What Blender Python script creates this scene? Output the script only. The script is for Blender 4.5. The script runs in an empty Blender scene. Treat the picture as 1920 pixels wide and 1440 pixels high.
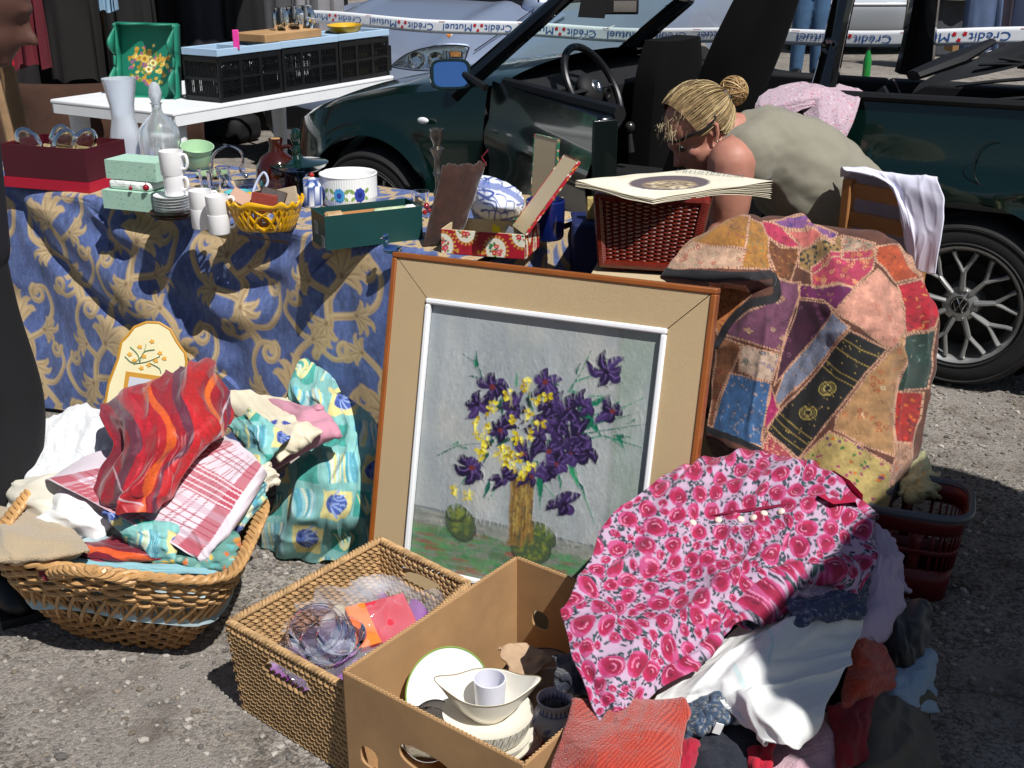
import bpy, math, random
import numpy as np
from mathutils import Matrix, Vector
random.seed(7); rs = np.random.RandomState(7)
PI = math.pi
R = math.radians
sc = bpy.context.scene
COL = sc.collection
# ------------------------------------------------------------- camera
FPX, CAMH = 2200.0, 1.5
PITCH = math.atan(859/2200.)
cam = bpy.data.cameras.new('camera'); cam.sensor_width = 36; cam.lens = FPX/1920*36
cam.clip_start = .05; cam.clip_end = 400
co = bpy.data.objects.new('camera', cam); COL.objects.link(co)
co.location = (0, 0, CAMH); co.rotation_euler = (PI/2-PITCH, 0, 0)
sc.camera = co
# ------------------------------------------------------------- light
SUN = Vector((.34, -.46, .82)).normalized()
w = bpy.data.worlds.new('World'); sc.world = w; w.use_nodes = True
nt = w.node_tree; bg = nt.nodes['Background']
sky = nt.nodes.new('ShaderNodeTexSky'); sky.sky_type = 'NISHITA'; sky.sun_disc = False
sky.sun_elevation = math.asin(SUN.z); sky.sun_rotation = math.atan2(SUN.x, SUN.y)
nt.links.new(sky.outputs[0], bg.inputs[0]); bg.inputs[1].default_value = .05
sl = bpy.data.lights.new('sun', 'SUN'); sl.energy = 5.0; sl.angle = R(.5); sl.color = (1, .975, .94)
so = bpy.data.objects.new('sun', sl); COL.objects.link(so)
so.rotation_euler = SUN.to_track_quat('Z', 'Y').to_euler(); so.location = (3, -3, 8)
sc.view_settings.view_transform = 'Standard'; sc.view_settings.look = 'None'
sc.view_settings.exposure = 0.14; sc.view_settings.gamma = 1
sc.render.resolution_x = 1024; sc.render.resolution_y = 768
# ------------------------------------------------------------- picking points
Cv = np.array([0, 0, CAMH])
FW = np.array([0, math.cos(PITCH), -math.sin(PITCH)]); UP = np.array([0, math.sin(PITCH), math.cos(PITCH)])
def ray(x, y): return FW+np.array([1., 0, 0])*(x-960)/FPX-UP*(y-720)/FPX
def at(x, y, h=0.):            # a place at height h
    r = ray(x, y); return Cv+r*(h-CAMH)/r[2]
def ad(x, y, d):               # a place at distance d
    r = ray(x, y); return Cv+r*d/r[1]
def onp(x, y, o, n):
    r = ray(x, y); n = np.array(n); return Cv+r*(np.dot(np.array(o)-Cv, n)/np.dot(r, n))
def proj(P):
    q = np.asarray(P)-Cv; z = q@FW
    return np.stack([960+FPX*q[..., 0]/z, 720-FPX*(q@UP)/z], -1)
ANG = R(-31.5)
Uv = np.array([math.cos(ANG), math.sin(ANG), 0]); Vv = np.array([-math.sin(ANG), math.cos(ANG), 0]); Zv = np.array([0, 0, 1.])
# ------------------------------------------------------------- noise
def _h(i, j, k, s):
    n = (i*73856093) ^ (j*19349663) ^ (k*83492791) ^ (s*2654435761 & 0x7fffffff)
    n = (n ^ (n >> 13))*1274126177 & 0x7fffffff
    n = (n ^ (n >> 16))*1103515245 & 0x7fffffff
    return ((n >> 8) & 0xffff)/65535.*2-1
def noise(x, y, z=0., s=0):
    x, y, z = np.broadcast_arrays(np.asarray(x, float), np.asarray(y, float), np.asarray(z, float))
    i, j, k = np.floor(x).astype(np.int64), np.floor(y).astype(np.int64), np.floor(z).astype(np.int64)
    fx, fy, fz = x-i, y-j, z-k
    fx, fy, fz = [t*t*t*(t*(t*6-15)+10) for t in (fx, fy, fz)]
    r = 0
    for a in (0, 1):
        for b in (0, 1):
            for c in (0, 1):
                r = r+_h(i+a, j+b, k+c, s)*(fx if a else 1-fx)*(fy if b else 1-fy)*(fz if c else 1-fz)
    return r
def fbm(x, y, z=0., o=3, s=0):
    r = 0; a = 1.
    for q in range(o): r = r+a*noise(np.asarray(x)*2**q, np.asarray(y)*2**q, np.asarray(z)*2**q, s+q*17); a *= .5
    return r
# ------------------------------------------------------------- colours and materials
def lin(c):
    if isinstance(c, str): c = [int(c[i:i+2], 16)/255. for i in (0, 2, 4)]
    return tuple((x/12.92 if x <= .04045 else ((x+.055)/1.055)**2.4) for x in c[:3])
MATS = {}
def mat(name, col='808080', rough=.6, metal=0., bump=None, var=None, trans=0., coat=0., vc=False, sheen=0., alpha=1., ior=1.45, weave=None, spec=.5, emit=None):
    if name in MATS: return MATS[name]
    m = bpy.data.materials.new(name); m.use_nodes = True; n = m.node_tree.nodes; L = m.node_tree.links
    b = n['Principled BSDF']; c = lin(col)+(1,)
    b.inputs['Base Color'].default_value = c; b.inputs['Roughness'].default_value = rough; b.inputs['Metallic'].default_value = metal
    b.inputs['Transmission Weight'].default_value = trans; b.inputs['Coat Weight'].default_value = coat; b.inputs['Coat Roughness'].default_value = .04
    b.inputs['Sheen Weight'].default_value = sheen; b.inputs['Alpha'].default_value = alpha; b.inputs['IOR'].default_value = ior
    b.inputs['Specular IOR Level'].default_value = spec
    tc = n.new('ShaderNodeTexCoord'); src = None
    if vc:
        a = n.new('ShaderNodeVertexColor'); a.layer_name = 'Col'; src = a.outputs[0]
    if var:
        sc_, amt = var[0], var[1]
        t = n.new('ShaderNodeTexNoise'); t.inputs['Scale'].default_value = sc_; t.inputs['Detail'].default_value = 5; t.inputs['Roughness'].default_value = .65
        L.new(tc.outputs['Object'], t.inputs['Vector'])
        mr = n.new('ShaderNodeMapRange'); mr.inputs[1].default_value = .3; mr.inputs[2].default_value = .7
        mr.inputs[3].default_value = 1-amt; mr.inputs[4].default_value = 1+amt*.6; L.new(t.outputs[0], mr.inputs[0])
        mx = n.new('ShaderNodeMix'); mx.data_type = 'RGBA'; mx.blend_type = 'MULTIPLY'; mx.inputs[0].default_value = 1
        if src: L.new(src, mx.inputs[6])
        else: mx.inputs[6].default_value = c
        L.new(mr.outputs[0], mx.inputs[7]); src = mx.outputs[2]
        if len(var) > 2:
            r2 = n.new('ShaderNodeMapRange'); r2.inputs[1].default_value = .3; r2.inputs[2].default_value = .7
            r2.inputs[3].default_value = max(0, rough-var[2]); r2.inputs[4].default_value = min(1, rough+var[2]); L.new(t.outputs[0], r2.inputs[0]); L.new(r2.outputs[0], b.inputs['Roughness'])
    if src: L.new(src, b.inputs['Base Color'])
    last = None
    def addb(h, st, d):
        nonlocal last
        bp = n.new('ShaderNodeBump'); bp.inputs['Strength'].default_value = st; bp.inputs['Distance'].default_value = d
        L.new(h, bp.inputs['Height'])
        if last: L.new(last, bp.inputs['Normal'])
        last = bp.outputs[0]
    if bump:
        t = n.new('ShaderNodeTexNoise'); t.inputs['Scale'].default_value = bump[0]; t.inputs['Detail'].default_value = 4
        L.new(tc.outputs['Object'], t.inputs['Vector']); addb(t.outputs[0], bump[1], bump[2] if len(bump) > 2 else .002)
    if weave:
        for ax in ('X', 'Z'):
            t = n.new('ShaderNodeTexWave'); t.wave_type = 'BANDS'; t.bands_direction = ax; t.inputs['Scale'].default_value = weave[0]; t.inputs['Distortion'].default_value = 1.5
            t.inputs['Detail Scale'].default_value = 4
            L.new(tc.outputs['Object'], t.inputs['Vector']); addb(t.outputs[1], weave[1], .0006)
    if last: L.new(last, b.inputs['Normal'])
    if emit: b.inputs['Emission Color'].default_value = lin(emit)+(1,); b.inputs['Emission Strength'].default_value = 1
    MATS[name] = m; return m
# ------------------------------------------------------------- mesh builder
def frame(z):                  # rotation whose local z looks along z
    return Vector(z).to_track_quat('Z', 'Y').to_matrix()
class MB:
    def __init__(s): s.v = []; s.f = []; s.n = 0; s.mi = []; s.cur = 0; s.c = []; s.hasc = False
    def add(s, V, F, c=None):
        V = np.asarray(V, float).reshape(-1, 3)
        s.v.append(V)
        F = [F] if isinstance(F, np.ndarray) else F
        for f in F:
            if isinstance(f, np.ndarray): s.f.append(f+s.n); s.mi.append(np.full(len(f), s.cur))
            else: s.f.append(np.array([f])+s.n); s.mi.append(np.array([s.cur]))
        if c is None: c = np.ones((len(V), 3))*.5
        else: s.hasc = True; c = np.broadcast_to(np.asarray(c, float), (len(V), 3))
        s.c.append(c); s.n += len(V); return s
    def box(s, c, d, M=None, taper=1., col=None):
        x, y, z = [t/2. for t in d]
        V = np.array([(-x, -y, -z), (x, -y, -z), (x, y, -z), (-x, y, -z), (-x*taper, -y*taper, z), (x*taper, -y*taper, z), (x*taper, y*taper, z), (-x*taper, y*taper, z)])
        if M is not None: V = V@np.array(M).T
        return s.add(V+np.array(c), np.array([(0, 3, 2, 1), (4, 5, 6, 7), (0, 1, 5, 4), (1, 2, 6, 5), (2, 3, 7, 6), (3, 0, 4, 7)]), col)
    def hexa(s, V, col=None):      # bottom four, top four corners
        return s.add(V, np.array([(0, 3, 2, 1), (4, 5, 6, 7), (0, 1, 5, 4), (1, 2, 6, 5), (2, 3, 7, 6), (3, 0, 4, 7)]), col)
    def slab(s, quad, t):          # quad counter-clockwise, thickness t behind
        q = np.array(quad, float); n = np.cross(q[1]-q[0], q[3]-q[0]); n /= np.linalg.norm(n)
        return s.hexa(np.concatenate([q-n*t, q]))
    def grid(s, P, cu=False, cv=False, col=None):
        a, b = P.shape[:2]; ia = np.arange(a if cu else a-1); ib = np.arange(b if cv else b-1)
        I, J = np.meshgrid(ia, ib, indexing='ij'); I2 = (I+1) % a; J2 = (J+1) % b
        F = np.stack([I*b+J, I2*b+J, I2*b+J2, I*b+J2], -1).reshape(-1, 4)
        return s.add(P.reshape(-1, 3), F, None if col is None else np.asarray(col).reshape(-1, 3))
    def tube(s, pts, r, n=8, closed=False, cap=True, flat=1., col=None):
        P = np.array(pts, float); m = len(P); rr = np.broadcast_to(np.array(r, float), (m,))
        T = np.roll(P, -1, 0)-np.roll(P, 1, 0) if closed else np.gradient(P, axis=0)
        T /= np.linalg.norm(T, axis=1)[:, None]+1e-12
        N = np.zeros_like(P); a = np.array([0, 0, 1.]) if abs(T[0, 2]) < .9 else np.array([1., 0, 0])
        nn = np.cross(T[0], a)
        for i in range(m):
            nn = nn-T[i]*np.dot(nn, T[i]); l = np.linalg.norm(nn); nn = nn/(l+1e-12); N[i] = nn
        B = np.cross(T, N); th = np.arange(n)*2*PI/n
        ring = P[:, None]+rr[:, None, None]*(np.cos(th)[None, :, None]*N[:, None]+flat*np.sin(th)[None, :, None]*B[:, None])
        s.grid(ring, cu=closed, cv=True, col=None if col is None else np.broadcast_to(col, (m, n, 3)))
        if cap and not closed:
            k = s.n-m*n
            for base in (0, (m-1)*n): s.f.append(np.array([[k+base+q for q in range(n)]])) ; s.mi.append(np.array([s.cur]))
        return s
    def lathe(s, prof, c=(0, 0, 0), n=32, ax=None, sx=1., sy=1., col=None):   # profile of (radius, height)
        pr = np.array(prof, float); th = np.arange(n)*2*PI/n
        P = np.stack([pr[:, 0, None]*np.cos(th)*sx, pr[:, 0, None]*np.sin(th)*sy, np.repeat(pr[:, 1, None], n, 1)], -1)
        if ax is not None: P = P@np.array(ax).T
        return s.grid(P+np.array(c), cv=True, col=None if col is None else np.broadcast_to(col, P.shape))
    def ball(s, c, r, n=12, M=None, col=None):
        r = np.broadcast_to(r, (3,)); t = np.linspace(0, PI, n); ph = np.arange(n*2)*PI/n
        P = np.stack([np.sin(t)[:, None]*np.cos(ph)*r[0], np.sin(t)[:, None]*np.sin(ph)*r[1], np.repeat(np.cos(t)[:, None], n*2, 1)*r[2]], -1)
        if M is not None: P = P@np.array(M).T
        return s.grid(P+np.array(c), cv=True, col=None if col is None else np.broadcast_to(col, P.shape))
    def prism(s, poly, o, ex, ey, t, n=None):   # flat outline with thickness t along ex x ey
        ex, ey, o = np.array(ex, float), np.array(ey, float), np.array(o, float); nz = np.cross(ex, ey); nz /= np.linalg.norm(nz)
        A = np.array([o+ex*a+ey*b for a, b in poly]); m = len(A); V = np.concatenate([A, A+nz*t])
        F = [list(range(m))[::-1], [m+i for i in range(m)]]
        return s.add(V, F+[np.array([(i, (i+1) % m, m+(i+1) % m, m+i) for i in range(m)])])
    def mesh(s, name, smooth=True):
        V = np.concatenate(s.v); me = bpy.data.meshes.new(name)
        cnt = np.concatenate([np.full(len(f), f.shape[1]) for f in s.f]); idx = np.concatenate([f.ravel() for f in s.f]).astype(np.int32)
        me.vertices.add(len(V)); me.vertices.foreach_set('co', V.astype(np.float32).ravel())
        me.loops.add(len(idx)); me.loops.foreach_set('vertex_index', idx)
        me.polygons.add(len(cnt)); st = np.concatenate([[0], np.cumsum(cnt)[:-1]]).astype(np.int32)
        me.polygons.foreach_set('loop_start', st); me.polygons.foreach_set('loop_total', cnt.astype(np.int32))
        me.polygons.foreach_set('use_smooth', np.full(len(cnt), smooth)); me.polygons.foreach_set('material_index', np.concatenate(s.mi).astype(np.int32))
        me.update(calc_edges=True)
        if s.hasc:
            at_ = me.color_attributes.new('Col', 'FLOAT_COLOR', 'POINT'); c = np.concatenate(s.c)
            at_.data.foreach_set('color', np.concatenate([c, np.ones((len(c), 1))], 1).astype(np.float32).ravel())
        me.validate(); return me
def pw(o):
    if o is None: return Matrix()
    return pw(o.parent)@o.matrix_parent_inverse@o.matrix_basis
def obj(name, mb, m, parent=None, smooth=True, bevel=0., local=False, solid=0., sharp=35, sub=0):
    V = np.concatenate(mb.v)
    if parent is None and not local:
        c = (V.min(0)+V.max(0))/2; c[2] = V[:, 2].min(); mb.v = [V-c]; mb.f = mb.f
    me = mb.mesh(name, smooth)
    for q in (m if isinstance(m, (list, tuple)) else [m]): me.materials.append(q)
    o = bpy.data.objects.new(name, me); COL.objects.link(o)
    if parent is None:
        if not local: o.location = c
    else:
        o.parent = parent
        if not local: o.matrix_parent_inverse = pw(parent).inverted()
    if smooth and sharp < 180:
        me.set_sharp_from_angle(angle=R(sharp))
    if solid: md = o.modifiers.new('s', 'SOLIDIFY'); md.thickness = solid; md.offset = 0
    if bevel: md = o.modifiers.new('b', 'BEVEL'); md.width = bevel; md.segments = 2; md.limit_method = 'ANGLE'; md.angle_limit = R(40)
    if sub: md = o.modifiers.new('u', 'SUBSURF'); md.levels = sub; md.render_levels = sub
    return o
def tag(o, label=None, cat=None, group=None, kind=None):
    for k, x in (('label', label), ('category', cat), ('group', group), ('kind', kind)):
        if x: o[k] = x
    return o
def thing(name, loc, label, cat, group=None, rz=0.):
    o = bpy.data.objects.new(name, None); COL.objects.link(o); o.empty_display_size = .05
    o.location = tuple(loc); o.rotation_euler = (0, 0, rz); return tag(o, label, cat, group)
def dup(o, loc=None, rz=None, label=None, parent=None):
    c = o.copy(); COL.objects.link(c)
    if parent is not None: c.parent = parent
    for ch in list(o.children): dup(ch, parent=c)
    if loc is not None: c.location = tuple(loc)
    if rz is not None: c.rotation_euler = (0, 0, rz)
    if label: c['label'] = label
    return c
# ------------------------------------------------------------- pattern canvas (drawn in code, sampled into mesh colours)
class Canvas:
    def __init__(s, x0, y0, x1, y1, k, col='808080'):
        s.x0, s.y0, s.k = x0, y0, float(k); s.W = int((x1-x0)*k)+1; s.H = int((y1-y0)*k)+1
        s.a = np.ones((s.H, s.W, 3))*np.array(lin(col)); s.x1, s.y1 = x1, y1
    def _bb(s, xa, ya, xb, yb):
        i0 = max(0, int((xa-s.x0)*s.k)-1); i1 = min(s.W, int((xb-s.x0)*s.k)+3); j0 = max(0, int((ya-s.y0)*s.k)-1); j1 = min(s.H, int((yb-s.y0)*s.k)+3)
        if i1 <= i0 or j1 <= j0: return None
        Y, X = np.mgrid[j0:j1, i0:i1]; return slice(j0, j1), slice(i0, i1), X/s.k+s.x0, Y/s.k+s.y0
    def _put(s, sl, m, col, al=1.):
        c = np.array(lin(col)) if isinstance(col, str) else np.array(col); m = (np.clip(m, 0, 1)*al)[..., None]; s.a[sl[0], sl[1]] = s.a[sl[0], sl[1]]*(1-m)+c*m
    def ell(s, x, y, a, b, ang, col, al=1., soft=None):
        r = max(a, b)*1.2; q = s._bb(x-r, y-r, x+r, y+r)
        if q is None: return
        X, Y = q[2]-x, q[3]-y; c, n = math.cos(ang), math.sin(ang); d = np.sqrt(((X*c+Y*n)/a)**2+((-X*n+Y*c)/b)**2)
        s._put(q, (1-d)*min(a, b)*s.k+.5 if soft is None else (1-d)/soft, col, al)
    def line(s, pts, w, col, w2=None, al=1.):
        P = np.array(pts, float); m = len(P); ws = np.linspace(w, w if w2 is None else w2, m) if np.ndim(w) == 0 else np.array(w)
        mw = ws.max(); q = s._bb(P[:, 0].min()-mw, P[:, 1].min()-mw, P[:, 0].max()+mw, P[:, 1].max()+mw)
        if q is None: return
        X, Y = q[2], q[3]; M = np.zeros(X.shape)
        for i in range(m-1):
            a, b = P[i], P[i+1]; d = b-a; L2 = d@d+1e-12; t = np.clip(((X-a[0])*d[0]+(Y-a[1])*d[1])/L2, 0, 1)
            D = np.hypot(X-a[0]-t*d[0], Y-a[1]-t*d[1]); M = np.maximum(M, (ws[i]*(1-t)+ws[i+1]*t-D)*s.k+.5)
        s._put(q, M, col, al)
    def poly(s, pts, col, al=1.):
        P = np.array(pts, float); q = s._bb(P[:, 0].min(), P[:, 1].min(), P[:, 0].max(), P[:, 1].max())
        if q is None: return
        X, Y = q[2], q[3]; ins = np.zeros(X.shape, bool); m = len(P)
        for i in range(m):
            (xa, ya), (xb, yb) = P[i], P[(i+1) % m]
            if ya == yb: continue
            ins ^= ((Y >= ya) != (Y >= yb)) & (X < (xb-xa)*(Y-ya)/(yb-ya)+xa)
        s._put(q, ins.astype(float), col, al)
    def curve(s, pts, w, col, w2=None, al=1., n=6): s.line(spl(pts, n*len(pts)), w, col, w2, al)
    def mott(s, amt, sx, sy, seed=0, o=3, tint=None):
        Y, X = np.mgrid[0:s.H, 0:s.W]; f = fbm(X/s.k/sx, Y/s.k/sy, 0, o, seed)[..., None]
        if tint is None: s.a = np.clip(s.a*(1+amt*f), 0, 1)
        else: m = np.clip(f*amt, 0, 1); s.a = s.a*(1-m)+np.array(lin(tint))*m
    def sample(s, xy):
        X = np.clip((xy[..., 0]-s.x0)*s.k, 0, s.W-1.001); Y = np.clip((xy[..., 1]-s.y0)*s.k, 0, s.H-1.001); i = X.astype(int); j = Y.astype(int); fx = (X-i)[..., None]; fy = (Y-j)[..., None]
        i2 = np.minimum(i+1, s.W-1); j2 = np.minimum(j+1, s.H-1)
        return (s.a[j, i]*(1-fx)+s.a[j, i2]*fx)*(1-fy)+(s.a[j2, i]*(1-fx)+s.a[j2, i2]*fx)*fy
def spl(P, n):                 # Catmull-Rom through the points
    P = np.array(P, float); m = len(P)
    if m == 2: P = np.stack([P[0], (P[0]+P[1])/2, P[1]]); m = 3
    Q = np.concatenate([[2*P[0]-P[1]], P, [2*P[-1]-P[-2]]]); t = np.linspace(0, m-1, n); i = np.minimum(t.astype(int), m-2); f = t-i
    f = f.reshape((-1,)+(1,)*(P.ndim-1)); a, b, c, d = Q[i], Q[i+1], Q[i+2], Q[i+3]
    return .5*(2*b+(c-a)*f+(2*a-5*b+4*c-d)*f*f+(3*b-a-3*c+d)*f**3)
def surf(ctrl, n, mode='h'):
    """control rows of (px, py, height or distance) -> fine grid of points and their pattern coordinates"""
    G = []
    for row in ctrl:
        G.append([np.concatenate([(at if mode == 'h' else ad)(*q), q[:2]]) for q in row])
    G = np.array(G); G = spl(G, n[0]); G = np.swapaxes(spl(np.swapaxes(G, 0, 1), n[1]), 0, 1)
    return G[..., :3], G[..., 3:]
def normals(P):
    n = np.cross(np.gradient(P, axis=0), np.gradient(P, axis=1)); return n/(np.linalg.norm(n, axis=-1, keepdims=True)+1e-9)
def relax(P, slack=1.05, steps=120, tether=.03, grav=.0, st=3, seed=0):
    """let a cloth with a little too much fabric buckle into folds round its draped shape"""
    a, b = P.shape[:2]; Q = P[::st, ::st].copy(); T = Q.copy(); r_ = np.random.RandomState(seed); N = normals(Q)
    ia, ib = np.meshgrid(np.arange(Q.shape[0]), np.arange(Q.shape[1]), indexing='ij')
    Q = Q+N*(.006*fbm(ia/5., ib/5., 0, 2, seed)+.003*noise(ia/2.2, ib/2.2, 0, seed+3))[..., None]
    prs = [((1, 0), 1., slack), ((0, 1), 1., slack), ((1, 1), .6, slack), ((1, -1), .6, slack), ((2, 0), .35, slack*.99), ((0, 2), .35, slack*.99), ((4, 0), .12, slack*.985), ((0, 4), .12, slack*.985)]
    def sl(d): 
        A = [slice(None, -d[0] or None), slice(None)]; B = [slice(d[0], None), slice(None)]
        if d[1] >= 0: A[1] = slice(None, -d[1] or None); B[1] = slice(d[1], None)
        else: A[1] = slice(-d[1], None); B[1] = slice(None, d[1])
        return tuple(A), tuple(B)
    S = [(sl(d), w_, np.linalg.norm(T[sl(d)[0]]-T[sl(d)[1]], axis=-1)*k_) for d, w_, k_ in prs]
    for it in range(steps):
        acc = np.zeros_like(Q); wt = np.zeros(Q.shape[:2])
        for (A, B), w_, L0 in S:
            D = Q[B]-Q[A]; l = np.linalg.norm(D, axis=-1)+1e-9; c = (D*((l-L0)/l*.5*w_)[..., None]); acc[A] += c; acc[B] -= c; wt[A] += w_; wt[B] += w_
        Q += acc/wt[..., None]*1.5; Q += (T-Q)*tether; Q[..., 2] -= grav
    E = Q-T; E = spl(E, a); E = np.swapaxes(spl(np.swapaxes(E, 0, 1), b), 0, 1)
    return P+E
def wrinkle(P, terms, toward=(0, -1, .6)):
    """terms: (amplitude m, folds across s, folds across t, seed)"""
    a, b = P.shape[:2]; S, T = np.meshgrid(np.linspace(0, 1, a), np.linspace(0, 1, b), indexing='ij')
    N = normals(P); sg = np.sign((N*np.array(toward)).sum(-1).mean()) or 1; N = N*sg
    for amp, su, sv, sd in terms:
        wx = S+.12*noise(S*3, T*3, 0, sd+5); wy = T+.12*noise(S*3, T*3, 4.2, sd+9)
        f = noise(wx*su, wy*sv, 1.3, sd); g = 1-np.abs(noise(wx*su*.8+9, wy*sv*.8, 2.7, sd+3))*2
        mod = .55+.6*np.abs(noise(S*2.3, T*2.3, .5, sd+1))
        P = P+N*(amp*(.6*f+.7*np.sign(g)*np.abs(g)**1.6)*mod)[..., None]
    return P
def cloth(name, ctrl, canvas, m, n=(110, 110), mode='h', wr=(), thick=.003, parent=None, fray=.0, edge=0., label=None, cat=None, group=None, keep=False, slack=0, st=3, teth=.03):
    P, X = surf(ctrl, n, mode)
    if edge:
        e = np.linspace(0, 1, n[0])[:, None]; g = np.linspace(0, 1, n[1])[None, :]
        q = noise(e*9, g*9, 7.7, len(name)); P = P+np.stack([q, noise(e*9, g*9, 1.7, 3), q*.3], -1)*edge
    P = wrinkle(P, wr)
    if slack: P = relax(P, slack, 110, teth, .0, st, len(name))
    P[..., 2] = np.maximum(P[..., 2], .006)
    C = canvas.sample(X) if isinstance(canvas, Canvas) else np.broadcast_to(np.array(lin(canvas)), P.shape)
    mb = MB(); mb.grid(P, col=C); o = obj(name, mb, m, parent, solid=thick, sharp=180)
    if label: tag(o, label, cat, group)
    return (o, P) if keep else o
# ============================================================= ground
def ground_mat():
    m = bpy.data.materials.new('asphalt'); m.use_nodes = True; n = m.node_tree.nodes; L = m.node_tree.links; b = n['Principled BSDF']
    b.inputs['Roughness'].default_value = .9; b.inputs['Specular IOR Level'].default_value = .25
    tc = n.new('ShaderNodeTexCoord')
    def nz(s, d=6, r=.6):
        t = n.new('ShaderNodeTexNoise'); t.inputs['Scale'].default_value = s; t.inputs['Detail'].default_value = d; t.inputs['Roughness'].default_value = r; L.new(tc.outputs['Object'], t.inputs['Vector']); return t
    def ramp(src, st):
        r = n.new('ShaderNodeValToRGB'); e = r.color_ramp.elements
        while len(e) < len(st): e.new(.5)
        for q, (p, c) in zip(e, st): q.position = p; q.color = lin(c)+(1,)
        L.new(src, r.inputs[0]); return r
    def mix(f, a, bb, t='MIX'):
        x = n.new('ShaderNodeMix'); x.data_type = 'RGBA'; x.blend_type = t
        if isinstance(f, float): x.inputs[0].default_value = f
        else: L.new(f, x.inputs[0])
        L.new(a, x.inputs[6]); L.new(bb, x.inputs[7]); return x
    v = n.new('ShaderNodeTexVoronoi'); v.inputs['Scale'].default_value = 150; L.new(tc.outputs['Object'], v.inputs['Vector'])
    sp = n.new('ShaderNodeSeparateColor'); L.new(v.outputs['Color'], sp.inputs[0])
    st = ramp(sp.outputs[0], [(0, '55524f'), (.25, '75726e'), (.5, '918d88'), (.72, 'a6a19a'), (.88, 'a8a29b'), (1, 'b4aea6')])
    n1 = nz(420, 3); base = ramp(n1.outputs[0], [(.32, '5c5956'), (.5, '8f8b87'), (.68, 'b8b4af')])
    big = nz(2.2, 5); cov = ramp(big.outputs[0], [(.36, '303030'), (.56, 'f0f0f0')])
    c = mix(cov.outputs[0], base.outputs[0], st.outputs[0])
    big2 = nz(.9, 4); tint = ramp(big2.outputs[0], [(.3, 'c4bfb9'), (.7, 'fffcf8')]); c2 = mix(1., c.outputs[2], tint.outputs[0], 'MULTIPLY')
    n3 = nz(9, 6); d3 = ramp(n3.outputs[0], [(.28, 'b8b2ab'), (.5, 'ffffff')]); c3 = mix(1., c2.outputs[2], d3.outputs[0], 'MULTIPLY')
    wv = nz(3, 4); ad_ = n.new('ShaderNodeVectorMath'); ad_.operation = 'MULTIPLY_ADD'; ad_.inputs[1].default_value = (.35, .35, 0); L.new(wv.outputs[1], ad_.inputs[0]); L.new(tc.outputs['Object'], ad_.inputs[2])
    ck = n.new('ShaderNodeTexVoronoi'); ck.feature = 'DISTANCE_TO_EDGE'; ck.inputs['Scale'].default_value = .8; L.new(ad_.outputs[0], ck.inputs['Vector']); cr = ramp(ck.outputs['Distance'], [(.0005, 'c8c4c0'), (.003, 'ffffff')]); c4 = mix(1., c3.outputs[2], cr.outputs[0], 'MULTIPLY')
    L.new(c4.outputs[2], b.inputs['Base Color'])
    bp = n.new('ShaderNodeBump'); bp.inputs['Strength'].default_value = .7; bp.inputs['Distance'].default_value = .004; bp.invert = True; L.new(v.outputs['Distance'], bp.inputs['Height'])
    b2 = n.new('ShaderNodeBump'); b2.inputs['Strength'].default_value = .7; b2.inputs['Distance'].default_value = .003; L.new(n1.outputs[0], b2.inputs['Height']); L.new(bp.outputs[0], b2.inputs['Normal'])
    L.new(b2.outputs[0], b.inputs['Normal']); return m
mb = MB(); mb.grid(np.stack(np.meshgrid(np.linspace(-60, 60, 41), np.linspace(-20, 140, 41), [0.], indexing='ij'), -1)[:, :, 0])
tag(obj('ground', mb, ground_mat(), smooth=False), kind='structure')
# loose stones
mb = MB()
k = 0
ico = bpy.data.meshes.new('t'); import bmesh
bm_ = bmesh.new(); bmesh.ops.create_icosphere(bm_, subdivisions=1, radius=1); IV = np.array([v_.co[:] for v_ in bm_.verts]); IF = np.array([[q.index for q in f_.verts] for f_ in bm_.faces]); bm_.free()
pal = [lin(c) for c in ('807b75', '8a857f', '5e5a56', '98928b', '7d7367', '6a6662', 'a29c94', '6a6054')]
while k < 9500:
    if rs.rand() < .72: x, y = rs.uniform(-1.5, .2), rs.uniform(1.45, 3.0)
    else: x, y = rs.uniform(.9, 2.6), rs.uniform(1.9, 4.2)
    if rs.rand() > .22+.9*max(0, noise(x*2.1, y*2.1, 0, 3)+.12+.25*(x > -.9)): continue
    s_ = .0022+.006*rs.rand()**2.2+(.006*rs.rand() if rs.rand() < .05 else 0); a = rs.rand()*6
    Mx = np.array([[math.cos(a), -math.sin(a), 0], [math.sin(a), math.cos(a), 0], [0, 0, 1]])
    V = IV*(1+.25*rs.rand(len(IV), 1))*np.array([1.2, .9, .6])*s_
    mb.add(V@Mx.T+np.array([x, y, s_*.25]), IF, np.array(pal[rs.randint(8)])*rs.uniform(.8, 1.15)); k += 1
tag(obj('gravel', mb, mat('gravel', rough=.85, vc=True), smooth=False), kind='stuff')
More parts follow.
